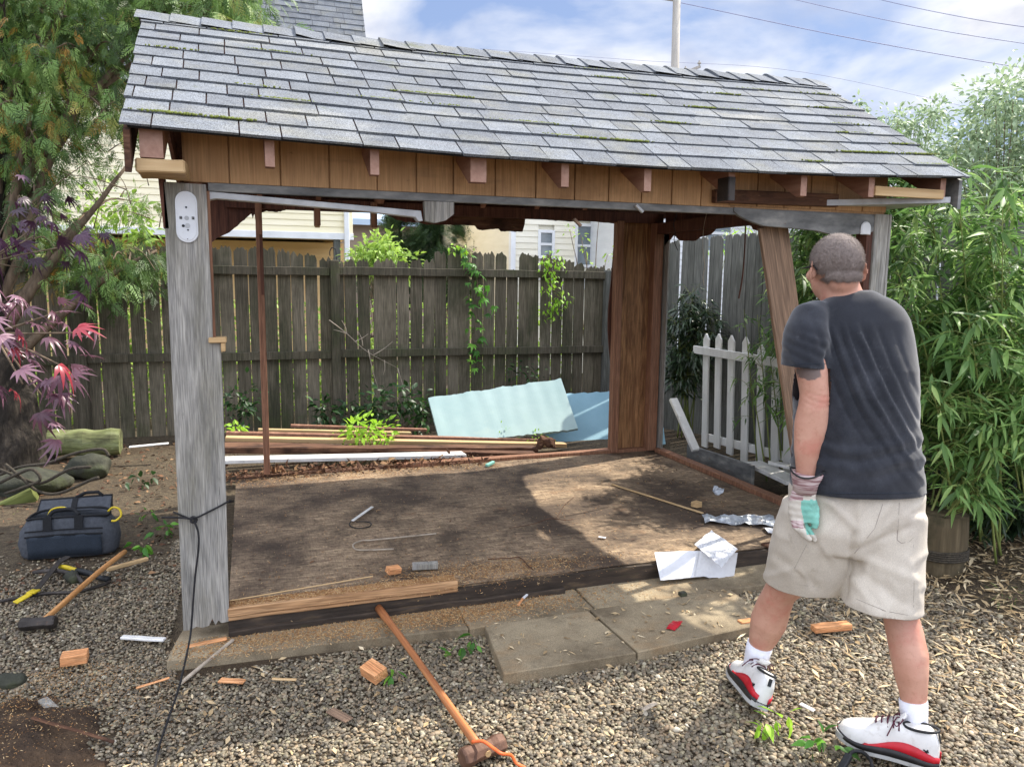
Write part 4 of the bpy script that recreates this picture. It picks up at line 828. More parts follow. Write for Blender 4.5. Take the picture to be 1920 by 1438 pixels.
cable([P(1400, -60, d=26), P(1650, 0, d=24), P(1780, 28, d=22), P(1920, 51, d=20), P(2300, 100, d=18)], .009, 'highest power line at the top right corner of the sky')
cable([P(900, 92, d=45), P(1200, 114, d=42), P(1500, 135, d=40), P(1920, 225, d=36)], .008, 'faintest thin power line, passing low behind the utility pole')
# ================================================================== trees and plants
def limb(m, pts, r0, r1, n=8, wob=.03):
    c = curve_pts(pts, 4); N = len(c)
    c = [p+mn.noise_vector(p*2.2)*wob for p in c]
    m.tube(c, [r0+(r1-r0)*i/(N-1) for i in range(N)], n)
# --- big cedar at the left
ct = thing('cedar_tree', 'large cedar with drooping green and rusty sprays filling the upper left', 'tree', (-1.75, 4.0, 0))
tr = MB(); base = Vector((-1.82, 3.95, -.1)); trunk = [base, base+Vector((.02, .02, .45)), base+Vector((-.12, .1, 1.1)), base+Vector((-.1, .1, 2.2)), base+Vector((0, .15, 3.4)), base+Vector((.15, .2, 5.5))]
N = 26; cp_ = curve_pts(trunk, 6); rr = [.33-.10*min(1, i/6)-.12*i/len(cp_) for i in range(len(cp_))]
tr.tube(cp_, rr, 22)
me = tr.mesh(smooth=True); subdiv_noise(me, 1, .045, 6, (1, 1, .2)); link('trunk', me, MT['bark'], ct)
poly = [(-60, -60), (478, -60), (466, 15), (440, 40), (330, 60), (240, 70), (235, 245), (262, 300), (300, 360), (306, 470), (285, 520), (200, 545), (110, 520), (0, 430), (-60, 400)]
cl = []; tries = 0
while len(cl) < 200 and tries < 9000:
    tries += 1; x = random.uniform(-60, 470); y = random.uniform(-60, 540)
    if not inside(x, y, poly): continue
    if 70 < x < 310 and 250 < y < 480 and random.random() < .93: continue
    if x < 70 and 90 < y < 420 and random.random() < .35: continue
    d = random.uniform(6.2, 8.0) if x < 235 or y > 250 else random.uniform(6.3, 8.0)
    p = P(x, y, d=d)
    if all((p-q).length > .16 for q in cl): cl.append(p)
br = MB()
majors = [[base+Vector((-.1, .1, z0)), e.lerp(base+Vector((0, 0, z0)), .5)+Vector((0, 0, .15)), e] for z0, e in ((1.2, P(165, 115, d=6.6)), (1.0, P(240, 300, d=6.6)), (2.0, P(300, 40, d=7.0)), (1.4, P(60, 200, d=6.4)), (1.6, P(200, 120, d=7.2)), (.8, P(290, 470, d=6.8)), (2.4, P(440, 10, d=7.4)), (1.0, P(150, 400, d=6.6)), (2.6, P(150, -30, d=6.8)), (1.3, P(0, 100, d=6.5)))]
for mj in majors: limb(br, mj, .05, .012, 8, .06)
pts_b = [q for mj in majors for q in curve_pts(mj, 8)]
for c in cl:
    q = min(pts_b, key=lambda k: (k-c).length); limb(br, [q, q.lerp(c, .5)+Vector((0, 0, .08)), c], .012, .004, 5, .04)
for k in range(40):
    x, y = random.uniform(0, 300), random.uniform(180, 470); p = P(x, y, d=random.uniform(6.2, 7.5)); q = p+Vector((random.gauss(0, .3), random.gauss(0, .2), random.gauss(0, .2))); limb(br, [p, p.lerp(q, .5)+Vector((0, 0, .03)), q], .006, .003, 4, .03)
br.make('branches', MT['twig'], ct, smooth=True)
pos = []; D_ = []; tn = []; sc = []
for c in cl:
    hue = random.random(); rust = .95 if random.random() < .09 else None; lowpx = c.z < 2.3
    for k in range(random.randint(28, 46)):
        o = Vector((random.gauss(0, .17), random.gauss(0, .17), random.gauss(0, .11))); pos.append(c+o)
        dv = Vector((o.x*3+random.gauss(0, .5), o.y*3+random.gauss(0, .5), random.uniform(-1.3, -.1))); D_.append(dv)
        tn.append(min(1, max(0, (rust+random.gauss(0, .08)) if rust and random.random() < .75 else hue*.55+random.gauss(.12, .12)))); sc.append(random.uniform(.09, .2))
T = [spray_t(9, s, .045, .4, 3) for s in range(5)]
pos = np.array(pos); D_ = np.array(D_)
o = link('foliage', scatter(T, pos, dirmats(D_, rng.uniform(-1.2, 1.2, len(pos))), np.array(sc), tn), MT['cedar'], ct)
# broad yellow-green leaves of an undergrowth shrub behind (lit)
def leafy(name, label, cat, root, centers, T, size, per, spread, matn, stemr=.006, group=None, dropdir=-.3, stem='twig', foliage_name='foliage', flat=1.0):
    root = Vector(root); root.z = 0 if cat in ('tree', 'shrub', 'sapling') else root.z
    t = thing(name, label, cat, root, group); m = MB()
    for c in centers: limb(m, [root+Vector((random.gauss(0, .03), random.gauss(0, .03), 0)), root.lerp(c, .5)+Vector((random.gauss(0, .04), random.gauss(0, .04), (c-root).length*.12)), c], stemr, stemr*.4, 5, .02)
    m.make('stems', MT[stem], t, smooth=True)
    pos, D_ = [], []
    for c in centers:
        for k in range(per):
            o = Vector((random.gauss(0, spread), random.gauss(0, spread), random.gauss(0, spread*flat))); pos.append(c+o); D_.append(o*2/max(spread, .01)+Vector((random.gauss(0, .8), random.gauss(0, .8), dropdir*2+random.gauss(0, .6))))
    n = len(pos); tn = np.clip(rng.normal(.5, .27, n), 0, 1)
    link(foliage_name, scatter(T, np.array(pos), dirmats(np.array(D_), rng.uniform(-.9, .9, n)), rng.uniform(size*.6, size*1.25, n), tn), MT[matn], t)
    return t
LT = [leaf_t(.19, 4, .15, dr) for dr in (.1, .3, .5)]; OV = [ovate_t(.55, 4, .12, dr) for dr in (.1, .3, .5)]
leafy('leafy_shrub', 'sunlit yellow green shrub glowing under the cedar branches behind the left fence', 'shrub', (-1.3, 5.5, 0), [P(random.uniform(150, 300), random.uniform(370, 500), d=random.uniform(8.3, 9.2)) for k in range(18)], OV, .10, 26, .09, 'shrub')
# --- Japanese maple, near left
mt = thing('japanese_maple', 'japanese maple with glossy purple pink leaves reaching in from the left edge', 'tree', (-1.6, -.3, 0))
m = MB(); mb0 = Vector((-1.6, -.3, -.05)); limb(m, [mb0, mb0+Vector((.05, 0, .6)), mb0+Vector((.2, -.1, 1.1)), P(-60, 600, d=2.6)], .05, .02, 9)
tips = [P(x, y, d=dd) for x, y, dd in ((30, 570, 2.2), (110, 585, 2.15), (135, 625, 2.15), (120, 690, 2.1), (60, 640, 2.2), (40, 720, 2.15), (-20, 560, 2.3), (10, 640, 2.1), (80, 745, 2.15))]
up_ = [P(x, y, d=dd) for x, y, dd in ((20, 400, 2.9), (70, 440, 2.9), (130, 460, 2.8), (0, 470, 2.8), (40, 500, 2.9), (90, 410, 3.0))]
for q in tips: limb(m, [P(-60, 600, d=2.5), P(-20, 620, d=2.3), q], .006, .0022, 6, .01)
for q in up_: limb(m, [P(-60, 600, d=2.6), P(-30, 500, d=2.8), q], .006, .002, 6, .01)
m.make('branches', MT['twig'], mt, smooth=True)
PL = [palm_t(7, 2.3, .17, dr) for dr in (.25, .5, .8)]+[palm_t(5, 1.9, .2, .9)]; 
pos, D_, tn, sc = [], [], [], []
for q in tips:
    for k in range(6): pos.append(q+Vector((random.gauss(0, .045), random.gauss(0, .05), random.gauss(0, .035)))); D_.append(Vector((.9, -.3, random.uniform(-.9, .1)))+Vector((random.gauss(0, .5), random.gauss(0, .5), 0))); tn.append(1.0 if random.random() < .13 else random.uniform(.1, .8)); sc.append(random.uniform(.045, .075))
link('leaves', scatter(PL, np.array(pos), dirmats(np.array(D_), rng.uniform(-.7, .7, len(pos))), np.array(sc), tn, True), MT['maple'], mt)
pos, D_ = [], []
for q in up_:
    for k in range(8): pos.append(q+Vector((random.gauss(0, .09), random.gauss(0, .1), random.gauss(0, .055)))); D_.append(Vector((.8, -.3, -.5))+Vector((random.gauss(0, .6), random.gauss(0, .6), 0)))
link('shaded_leaves', scatter(PL, np.array(pos), dirmats(np.array(D_), rng.uniform(-.7, .7, len(pos))), rng.uniform(.05, .085, len(pos)), None, True), MT['mapleshade'], mt)
# --- bamboo
def bamboo(name, label, roots, tops, tuft, size, per, matn, group=None, culm_r=.008, low=.3, spread=.13):
    t = thing(name, label, 'bamboo', roots[0], group); m = MB(); pos, D_ = [], []
    for r0, tp in zip(roots, tops):
        r0 = Vector(r0); tp = Vector(tp); mid = r0.lerp(tp, .55)+Vector((0, 0, .25*abs((tp-r0).x)))
        c = curve_pts([r0, mid, tp], 10); m.tube(c, [culm_r*(1-.75*i/(len(c)-1)) for i in range(len(c))], 6)
        for k in range(tuft):
            f = low+(1-low)*random.random()**.8; p = c[min(len(c)-1, int(f*(len(c)-1)))]
            a = random.uniform(0, 6.28); l = random.uniform(.08, .34)*(1.2-f*.5); tipb = p+Vector((math.cos(a)*l, math.sin(a)*l, random.uniform(-.02, .16))); m.tube([p, p.lerp(tipb, .5)+Vector((0, 0, .02)), tipb], [.0025, .002, .0012], 4)
            for q in range(per):
                b = p.lerp(tipb, random.uniform(.35, 1.0)); aa = a+random.gauss(0, .8); pos.append(b+Vector((random.gauss(0, .012),)*3)); D_.append(Vector((math.cos(aa), math.sin(aa), random.uniform(-1.1, .35))))
    keep = [i for i, p in enumerate(pos) if not hides_barrel(p)]; pos = [pos[i] for i in keep]; D_ = [D_[i] for i in keep]
    m.make('canes', MT['culm'], t, smooth=True); n = len(pos)
    link('leaves', scatter(LT, np.array(pos), dirmats(np.array(D_), rng.uniform(-.6, .6, n)), rng.uniform(size*.4, size*1.25, n), np.clip(rng.normal(.45, .28, n), 0, 1)), MT[matn], t)
    return t
def hides_barrel(p):
    q = CAMROT.transposed() @ (p-CAMLOC); x, y = 960+1430*q.x/-q.z, 719-1430*q.y/-q.z; return 1680 < x < 1860 and y > 958 and -q.z < 4.2
def gp(px, py, d): p = P(px, py, d=d); return p
roots, tops = [], []
for k in range(30):
    x = random.uniform(1720, 2060); d = random.uniform(4.2, 5.4); tp = gp(x+random.uniform(-70, 60), random.uniform(560, 760) if x < 1800 else random.uniform(400, 700), d+random.uniform(-.3, .3)); r0 = gp(min(2080, max(1790, x+60)), 900, d); roots.append((r0.x, r0.y, .0)); tops.append(tp)
bamboo('bamboo', 'dense bright green bamboo clump leaning in at the right edge', roots, tops, 30, .17, 6, 'bamboo', low=.3)
roots, tops = [], []
for k in range(9):
    x = random.uniform(1740, 2000); d = random.uniform(3.9, 4.6); tp = gp(x+random.uniform(-60, 40), random.uniform(640, 960), d); a_ = random.uniform(0, 6.28); bq = P(1769, 1082, z=0); roots.append((bq.x+.08+.07*math.cos(a_), bq.y+.12+.07*math.sin(a_), .28)); tops.append(tp)
bamboo('bamboo', 'darker bamboo growing out of the weathered barrel planter', roots, tops, 22, .14, 6, 'bamboo', low=.2)
roots, tops = [], []
for k in range(12):
    x = random.uniform(1800, 1960); d = random.uniform(4.6, 5.2); tp = gp(x, random.uniform(800, 1010), d); r0 = gp(1880+random.uniform(-60, 100), 1040, d); roots.append((r0.x, r0.y, 0)); tops.append(tp)
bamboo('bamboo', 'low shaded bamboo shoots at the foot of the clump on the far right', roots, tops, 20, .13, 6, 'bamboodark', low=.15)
roots, tops = [], []
for k in range(22):
    x = random.uniform(1720, 2060); d = random.uniform(5.2, 6.3); r0 = gp(x, 800, d); r0.z = 0; roots.append(r0); tops.append(r0+Vector((random.uniform(-.2, .1), 0, random.uniform(.9, 1.35))))
bamboo('bamboo', 'shorter bamboo growing in the shade behind the big clump on the right', roots, tops, 34, .17, 6, 'bamboodark', low=.08)  # rear row added, in shade-toned leaves, so the lower clump reads dark
# tall leaning canes that reach over the shed's right end
roots, tops = [], []
for px, py, d in ((1790, 275, 4.6), (1850, 290, 4.8), (1740, 330, 4.7), (1880, 360, 4.4), (1900, 300, 4.8), (1680, 500, 4.6), (1700, 420, 4.9)): p = gp(px, py, d); tops.append(p); r0 = gp(1850+random.uniform(-40, 60), 900, d); roots.append((r0.x, r0.y, 0))
bamboo('bamboo', 'tall thin bamboo canes with lime leaves rising past the right end of the roof', roots, tops, 20, .16, 7, 'bamboo', low=.5)
roots, tops = [], []
for px, py, d in ((1500, 450, 7.0), (1540, 445, 7.0), (1590, 450, 6.8), (1520, 480, 7.0), (1600, 470, 6.8), (1480, 500, 6.9), (1560, 520, 6.8), (1610, 520, 6.7)): p = gp(px, py, d); tops.append(p+Vector((0, 0, .1))); roots.append((p.x+random.uniform(-.1, .1), p.y, 0))
bamboo('bamboo', 'sunlit bamboo standing behind the leaning plank and the head of the man', roots, tops, 46, .14, 7, 'bamboo', low=.35)
roots, tops = [], []
for px, py, d in ((1395, 580, 6.4), (1420, 590, 6.3), (1450, 600, 6.2), (1440, 640, 6.2), (1470, 660, 6.0), (1405, 700, 6.1), (1480, 740, 5.9)): p = gp(px, py, d); tops.append(p); roots.append((p.x+.15, p.y-.1, 0))
bamboo('bamboo', 'young bamboo drooping over and poking through the white picket panel', roots, tops, 9, .11, 5, 'bamboo', low=.35)
roots, tops = [], []
for px, py, d in ((1285, 560, 7.9), (1300, 540, 7.9), (1270, 600, 7.8), (1315, 580, 7.8), (1265, 660, 7.8), (1290, 650, 7.7), (1335, 590, 7.8), (1275, 700, 7.7), (1300, 600, 7.9)): p = gp(px, py, d); tops.append(p); q = gp(1285, 800, 7.8); roots.append((q.x+random.uniform(-.1, .1), q.y, 0))
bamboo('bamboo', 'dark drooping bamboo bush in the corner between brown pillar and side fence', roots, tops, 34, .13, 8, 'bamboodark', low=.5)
roots, tops = [], []
for px in (1305, 1345, 1380, 1395, 1420): p = gp(px+12, 445, 9.6); tops.append(p+Vector((.1, 0, .15))); roots.append((p.x-.2, p.y+.1, 0))
bamboo('bamboo', 'thin yellowish bamboo tips showing above the arched side fence', roots, tops, 6, .16, 3, 'weedlime', low=.75, spread=.05)
roots, tops = [], []
for k in range(11):  # extra bamboo added here to cast dappled shade over the floor
    r0 = Vector((random.uniform(4.0, 4.5), random.uniform(.2, 1.3), 0)); roots.append(r0); tops.append(r0+Vector((random.uniform(-.25, .1), random.uniform(-.15, .2), random.uniform(1.1, 1.75))))
bamboo('bamboo', 'bamboo thicket along the right side of the shed behind the man, added to shade the floor', roots, tops, 34, .15, 6, 'bamboo', low=.3)
roots, tops = [], []
for k in range(15):  # taller canes added behind the roof to dapple the shed floor with shade
    r0 = Vector((random.uniform(4.45, 4.95), random.uniform(1.15, 2.1), 0)); roots.append(r0); tops.append(r0+Vector((random.uniform(-.15, .1), random.uniform(-.1, .1), random.uniform(2.2, 2.75))))
bamboo('bamboo', 'tall bamboo stand added to shade the shed floor, hidden mostly behind the roof, seen just above the head of the man', roots, tops, 46, .15, 7, 'bamboo', low=.62)
# undergrowth lit by the sun behind the back fence, glimpsed through its gaps
pos = np.stack([rng.uniform(-2.6, 4.2, 15000), rng.uniform(5.5, 6.6, 15000), rng.uniform(0, 1, 15000)**1.2*1.35], 1)[::2]
o = link('undergrowth', scatter(OV, pos, rotmats(len(pos)), rng.uniform(.05, .10, len(pos))), MT['shrub']); tagit(o, 'sunlit undergrowth behind the back fence seen as bright slits between pickets', 'undergrowth', kind='stuff')
# barrel planter
bp_ = P(1769, 1082, z=0); b0 = Vector((bp_.x+.08, bp_.y+.12, 0))
bt = thing('barrel_planter', 'weathered greenish barrel planter bound with black rope holding bamboo', 'planter', b0)
m = MB(); m.tube([b0+Vector((0, 0, z)) for z in (-.02, .0, .07, .16, .26, .33, .335, .31)], [.125, .128, .139, .146, .143, .138, .129, .118], 26)
me = m.mesh(smooth=True); link('barrel', me, MT['barrel'], bt)
m = MB()
for z in (.088, .100, .112, .124, .136):
    m.tube([b0+Vector((.1495*math.cos(a), .1495*math.sin(a), z+.002*math.sin(3*a))) for a in [2*math.pi*i/30 for i in range(31)]], .0065, 6)
m.make('rope_binding', MT['oldrope'], bt, smooth=True)
m = MB(); m.tube([b0+Vector((0, 0, .305)), b0+Vector((0, 0, .312))], .12, 20); m.make('soil', MT['soil'], bt)
bk2 = MB(); m = MB()
# --- distant poplars at the right
def crownpts(mask, n, d0, d1): 
    out = []
    while len(out) < n:
        x = random.uniform(min(p[0] for p in mask), max(p[0] for p in mask)); y = random.uniform(min(p[1] for p in mask), max(p[1] for p in mask))
        if inside(x, y, mask): out.append(P(x, y, d=random.uniform(d0, d1)))
    return out
leafy('poplar_tree', 'tall silvery green poplar with spreading top at the right edge of the sky', 'tree', P(1880, 560, d=13)*1.0, crownpts([(1920, 165), (1990, 120), (2000, 560), (1760, 560), (1740, 330), (1760, 290), (1800, 270), (1830, 215), (1870, 160), (1895, 130), (1900, 150)], 120, 12, 14.5), OV, .11, 120, .22, 'poplar', .012)
leafy('poplar_tree', 'smaller feathery poplar tops just right of the roof end', 'tree', P(1700, 420, d=13), crownpts([(1655, 215), (1668, 182), (1690, 200), (1705, 240), (1755, 200), (1762, 212), (1730, 260), (1790, 300), (1780, 360), (1700, 330), (1665, 262)], 34, 12, 13), OV, .09, 60, .10, 'poplar', .008)
leafy('poplar_tree', 'tiny poplar sprig peeking over the sloping roof edge', 'tree', P(1640, 320, d=13), [P(1608, 190, d=13), P(1612, 205, d=13), P(1618, 225, d=13)], OV, .09, 30, .06, 'poplar', .006)
# pines behind the back fence
def pine(px, pytop, pyb, d, w, lab):
    top = P(px, pytop, d=d); bot = Vector((top.x, top.y, 0)); t = thing('pine_tree', lab, 'tree', bot, 'pines behind the fence')
    m = MB(); m.tube([bot, top], [.16, .03], 8); m.make('trunk', MT['bark'], t)
    pos, D_ = [], []; H = top.z
    for k in range(95):
        f = random.random(); z = H*(.25+.75*f); a = random.uniform(0, 6.28); l = w*(1.12-f)*random.uniform(.5, 1.05); e = Vector((top.x+math.cos(a)*l, top.y+math.sin(a)*l, z+l*.12))
        for q in range(42):
            s = random.uniform(.25, 1); p = Vector((top.x, top.y, z)).lerp(e, s)+Vector((random.gauss(0, .1), random.gauss(0, .1), random.gauss(0, .06))); pos.append(p); D_.append((math.cos(a)+random.gauss(0, .6), math.sin(a)+random.gauss(0, .6), random.uniform(.0, 1.2)))
    n = len(pos); link('foliage', scatter([spray_t(6, 3, .06, -.1, 0)], np.array(pos), dirmats(np.array(D_), rng.uniform(-1, 1, n)), rng.uniform(.16, .34, n)), MT['pineneedle'], t)
pine(750, 405, 500, 20, 1.6, 'leftmost dark pine beyond the fence, behind the bright shrub')
pine(815, 400, 500, 21, 1.6, 'middle dark pine beyond the fence with a pointed top')
pine(890, 398, 500, 19, 1.7, 'broadest dark pine beyond the fence, behind the hanging vine')
pine(940, 425, 500, 18, 1.2, 'rightmost dark pine beside the pale house corner')
leafy('garden_shrub', 'bright lime green shrub behind the fence beside the porch post', 'shrub', P(710, 560, d=12.5), crownpts([(660, 500), (665, 472), (690, 466), (725, 455), (750, 462), (765, 480), (770, 500)], 30, 11.8, 13), OV, .10, 40, .11, 'shrub', .01)
# --- vines on the back fence
def vine(px_pts, yw, size, per, T, matn, lab, spread=.05, nm='fence_vine'):
    pts = curve_pts([P(x, y, y=yw) for x, y in px_pts], 8); t = thing(nm, lab, 'vine', pts[-1]); m = MB(); m.tube(pts, .0035, 5)
    pos, D_ = [], []
    for p in pts[::1]:
        for k in range(per):
            q = p+Vector((random.gauss(0, spread), -abs(random.gauss(0, .03)), random.gauss(0, spread*.7))); m.tube([p, q], .0015, 4); pos.append(q); D_.append((random.gauss(0, .7), random.uniform(-1, .1), random.uniform(-1.1, .1)))
    m.make('stem', MT['twig'], t); n = len(pos)
    link('leaves', scatter(T, np.array(pos), dirmats(np.array(D_), rng.uniform(-.5, .5, n)), rng.uniform(size*.6, size*1.2, n)), MT[matn], t)
P5 = [palm_t(5, 2.1, .3, dr) for dr in (.2, .4)]
vine([(880, 475), (885, 500), (895, 530), (888, 570), (893, 600), (885, 640), (900, 690)], FY-.08, .10, 1, P5, 'weed', 'five fingered creeper hanging down the back fence right of centre', .075)
vine([(840, 470), (862, 463), (880, 475)], FY-.03, .06, 2, OV, 'weedlime', 'curling vine tip arching over the fence top', .03)
vine([(1032, 480), (1035, 500), (1030, 530), (1045, 560), (1030, 590)], FY-.08, .06, 6, OV, 'weedlime', 'small leaved lime vine spilling over the fence near the brown pillar', .075)
# sapling beyond the fence
t = leafy('sapling', 'thin leafless sapling with a few lime tufts between the two house windows', 'sapling', P(1105, 520, d=10), [P(x, y, d=10) for x, y in ((1068, 430), (1090, 440), (1100, 470), (1140, 478), (1115, 500), (1125, 400), (1150, 490))], OV, .06, 9, .035, 'shrub', .010)
# weeds at the foot of the back fence
def weeds(pxs, yw, n, size, matn, lab, h=70, T=OV, nm='weed_clump', sp=.07):
    cs = [P(random.uniform(pxs[0], pxs[1]), random.uniform(pxs[2], pxs[3]), y=yw+random.uniform(-.2, .2)) for k in range(n)]
    r = P((pxs[0]+pxs[1])/2, pxs[3], y=yw); leafy(nm, lab, 'weeds', (r.x, r.y, 0), cs, T, size, 14, sp, matn, .003)
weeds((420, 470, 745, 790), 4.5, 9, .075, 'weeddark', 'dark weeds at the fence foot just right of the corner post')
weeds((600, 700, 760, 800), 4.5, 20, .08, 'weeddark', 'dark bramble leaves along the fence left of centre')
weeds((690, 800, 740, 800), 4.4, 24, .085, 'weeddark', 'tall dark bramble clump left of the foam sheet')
weeds((655, 735, 800, 832), 3.3, 18, .07, 'weedlime', 'bright lime green leafy plant growing over the pile of boards', sp=.05)
weeds((428, 450, 795, 806), 3.6, 3, .06, 'weedlime', 'tiny lime sprig beside the corner post', sp=.03)
weeds((950, 1000, 690, 720), 4.6, 5, .06, 'weeddark', 'sparse dark creeper low on the fence above the foam sheet')
weeds((930, 1060, 805, 830), 3.5, 6, .035, 'weedlime', 'thin seedlings growing in front of the foam sheet', sp=.03)
# dry branch leaning on the back fence
m = MB(); 
for pts in ([(617, 600), (650, 625), (690, 660), (745, 690)], [(650, 625), (640, 600)], [(665, 640), (690, 625)], [(700, 665), (735, 640)], [(690, 655), (700, 700), (720, 760)], [(650, 625), (625, 618)], [(720, 675), (718, 705)], [(745, 690), (770, 790)], [(680, 648), (672, 622)]):
    limb(m, [P(x, y, y=4.7) for x, y in pts] if len(pts) > 2 else [P(pts[0][0], pts[0][1], y=4.7), P((pts[0][0]+pts[1][0])/2+2, (pts[0][1]+pts[1][1])/2, y=4.7), P(pts[1][0], pts[1][1], y=4.7)], .006, .002, 5, .01)
m.make('dead_branch', MT['palewood'], label='pale dry branch hanging against the back fence left of centre', cat='branch', smooth=True)
# ================================================================== helper: oriented single-mesh objects (grain along local X)
def obox(name, p0, p1, w, t, m_, label, cat, up=(0, 0, 1), group=None, jagamp=0, bevel=.003, parent=None, seg=8):
    p0 = Vector(p0); p1 = Vector(p1); d = p1-p0; L_ = d.length; X = d.normalized(); up = Vector(up); Y = up.cross(X).normalized(); Z = X.cross(Y)
    q = MB(); q.box(0, L_, -w/2, w/2, -t/2, t/2); me = q.mesh(bevel=bevel)
    if jagamp: subdiv_noise(me, seg, jagamp, 14, (.6, 1, .8), random.random()*20)
    o = bpy.data.objects.new(name, me); COL.objects.link(o); me.materials.append(MT[m_]); M = Matrix((X, Y, Z)).transposed().to_4x4(); M.translation = p0
    if parent is not None: M.translation = p0-wloc(parent); o.parent = parent
    o.matrix_local = M
    return tagit(o, label, cat, group)
def G(px, py, z=.02): return P(px, py, z=z)
# ---------------- lumber pile and foam behind the shed
G3 = 'boards piled behind the shed'
def back(px, py, y): return P(px, py, y=y)
obox('scrap_board', back(423, 822, 3.3), back(1060, 834, 3.15), .09, .035, 'pine', 'long pinkish board on top of the pile, ending at the foam sheet', 'board', group=G3)
obox('scrap_board', back(424, 812, 3.42), back(1040, 826, 3.35), .06, .03, 'rafter', 'reddish moulding strip lying just behind the top pink board', 'board', group=G3)
obox('scrap_board', back(484, 806, 3.7), back(770, 812, 3.8), .05, .025, 'pine', 'thin tan strip lying behind the pink boards, ends near the lime plant', 'board', group=G3)
obox('scrap_board', back(545, 798, 3.95), back(800, 806, 3.95), .05, .025, 'rafter', 'farthest thin reddish strip, closest to the fence foot', 'board', group=G3)
obox('scrap_board', back(405, 842, 2.95), back(1004, 842, 2.95), .13, .05, 'rotwood', 'dark rotten board littered with leaves in front of the pink boards', 'board', group=G3, jagamp=.012, seg=14)
obox('scrap_board', back(405, 863, 2.72), back(870, 852, 2.78), .14, .03, 'whitepaint', 'long white painted trim board lying against the back edge of the floor', 'board', group=G3, jagamp=.004)
obox('scrap_board', back(405, 836, 3.1), back(1000, 848, 2.86), .2, .03, 'rotwood', 'rotten dark plank underneath the rest of the board pile', 'board', group=G3, jagamp=.01, seg=12)
def sheet(name, px, yb, yt, m_, lab, cat, t=.025, wav=0, n=26):
    """flat sheet from 4 photo corners: bottom corners at yb, top corners at yt (leaning)"""
    bl, br_, tr_, tl = [P(x, y, y=(yb if i < 2 else yt)) for i, (x, y) in enumerate(px)]
    nm = (br_-bl).cross(tl-bl).normalized(); q = MB(); V = []
    for s in (0, 1):
        for j in range(n+1):
            for i in range(n+1):
                u, v = i/n, j/n; p = (bl*(1-u)+br_*u)*(1-v)+(tl*(1-u)+tr_*u)*v
                w = (wav*math.sin(u*52+mn.noise(Vector((u*4, v*2, 0)))*1.6)*(.4+.6*v))
                e = .012*mn.noise(Vector((u*30, v*30, 3))) if (j in (0, n) or i in (0, n)) else 0
                V.append(p+nm*(w-t*s)+(tl-bl).normalized()*(e+(.006*math.sin(u*26) if j == n else 0)))
    K = (n+1)**2; k = n+1
    F = [(j*k+i, j*k+i+1, (j+1)*k+i+1, (j+1)*k+i) for j in range(n) for i in range(n)]; F += [tuple(K+a for a in f[::-1]) for f in F]
    for i in range(n): F += [(i, K+i, K+i+1, i+1), (n*k+i, n*k+i+1, K+n*k+i+1, K+n*k+i), (i*k, (i+1)*k, K+(i+1)*k, K+i*k), (i*k+n, K+i*k+n, K+(i+1)*k+n, (i+1)*k+n)]
    q.add(V, F); return q.make(name, MT[m_], label=lab, cat=cat, smooth=False)
sheet('foam_sheet', [(826, 833), (1084, 804), (1052, 710), (803, 746)], 3.35, 3.75, 'foam', 'large pale blue green foam sheet with wavy surface leaning on the board pile', 'foam sheet', .03, .0016, 60)
sheet('foam_sheet', [(1010, 842), (1165, 842), (1165, 733), (1062, 738)], 3.5, 3.95, 'foamblue', 'sky blue foam sheet standing half hidden between the pale one and the brown pillar', 'foam sheet', .03, 0)
sheet('foam_sheet', [(1215, 842), (1248, 832), (1240, 770), (1215, 770)], 3.0, 3.2, 'foamblue', 'narrow blue foam offcut just visible right of the brown pillar', 'foam sheet', .03, 0, 8)
m = MB(); c = P(1022, 830, y=2.9); m.tube([c+Vector((-.07, 0, -.05)), c+Vector((-.02, .02, .02)), c+Vector((.05, 0, .0)), c+Vector((.1, 0, -.05))], [.02, .055, .05, .015], 8); me = m.mesh(smooth=False); subdiv_noise(me, 3, .02, 22); o = link('wood_chunk', me, MT['rotwood'], None, base_of(me)); tagit(o, 'crumbling rotten wood chunk at the end of the dark boards', 'wood chunk')
# ---------------- white picket panel
pk = [(1327, 625, 838), (1350, 625, 840), (1374, 628, 852), (1401, 631, 868), (1430, 645, 882), (1458, 655, 880), (1482, 668, 884)]
A = P(1320, 838, z=0); B = P(1470, 900, z=0); dpl = (B-A).normalized(); a0 = P(1310, 840, z=.0); nb = Vector((dpl.y, -dpl.x, 0))
if nb.dot(CAMLOC-A) < 0: nb = -nb
pt = thing('white_picket_panel', 'white picket fence panel with pointed tops leaning among bamboo beside the shed', 'picket panel', A)
def onplane(px, py, p0, nrm):
    r = CAMROT @ Vector(((px-960)/1430, -(py-719)/1430, -1)); t = (p0-CAMLOC).dot(nrm)/r.dot(nrm); return CAMLOC+r*t
for px, y0, y1 in pk:
    tp = onplane(px, y0, A, nb); bt_ = onplane(px-4, y1, A, nb); w = .098; m = MB(); h = tp-bt_; up_ = h.normalized(); s = dpl
    V = []
    for off in (.0, .02):
        V += [bt_-s*w/2+nb*off, bt_+s*w/2+nb*off, tp-up_*.055+s*w/2+nb*off, tp+nb*off, tp-up_*.055-s*w/2+nb*off]
    m.add(V, [(0, 1, 2, 3, 4), (9, 8, 7, 6, 5)]+[(i, i+5, (i+1) % 5+5, (i+1) % 5) for i in range(5)]); m.make('picket', MT['whitepaint'], pt, bevel=.003)
for (xa, ya), (xb, yb) in (((1308, 655), (1492, 684)), ((1314, 818), (1492, 862))):
    m = MB(); p = onplane(xa, ya, A, nb)+nb*(.036 if ya < 700 else -.02); q = onplane(xb, yb, A, nb)+nb*(.036 if ya < 700 else -.02); m.beam(p, q, .03, .075, (0, 0, 1)); m.make('rail', MT['whitepaint'], pt, bevel=.003)
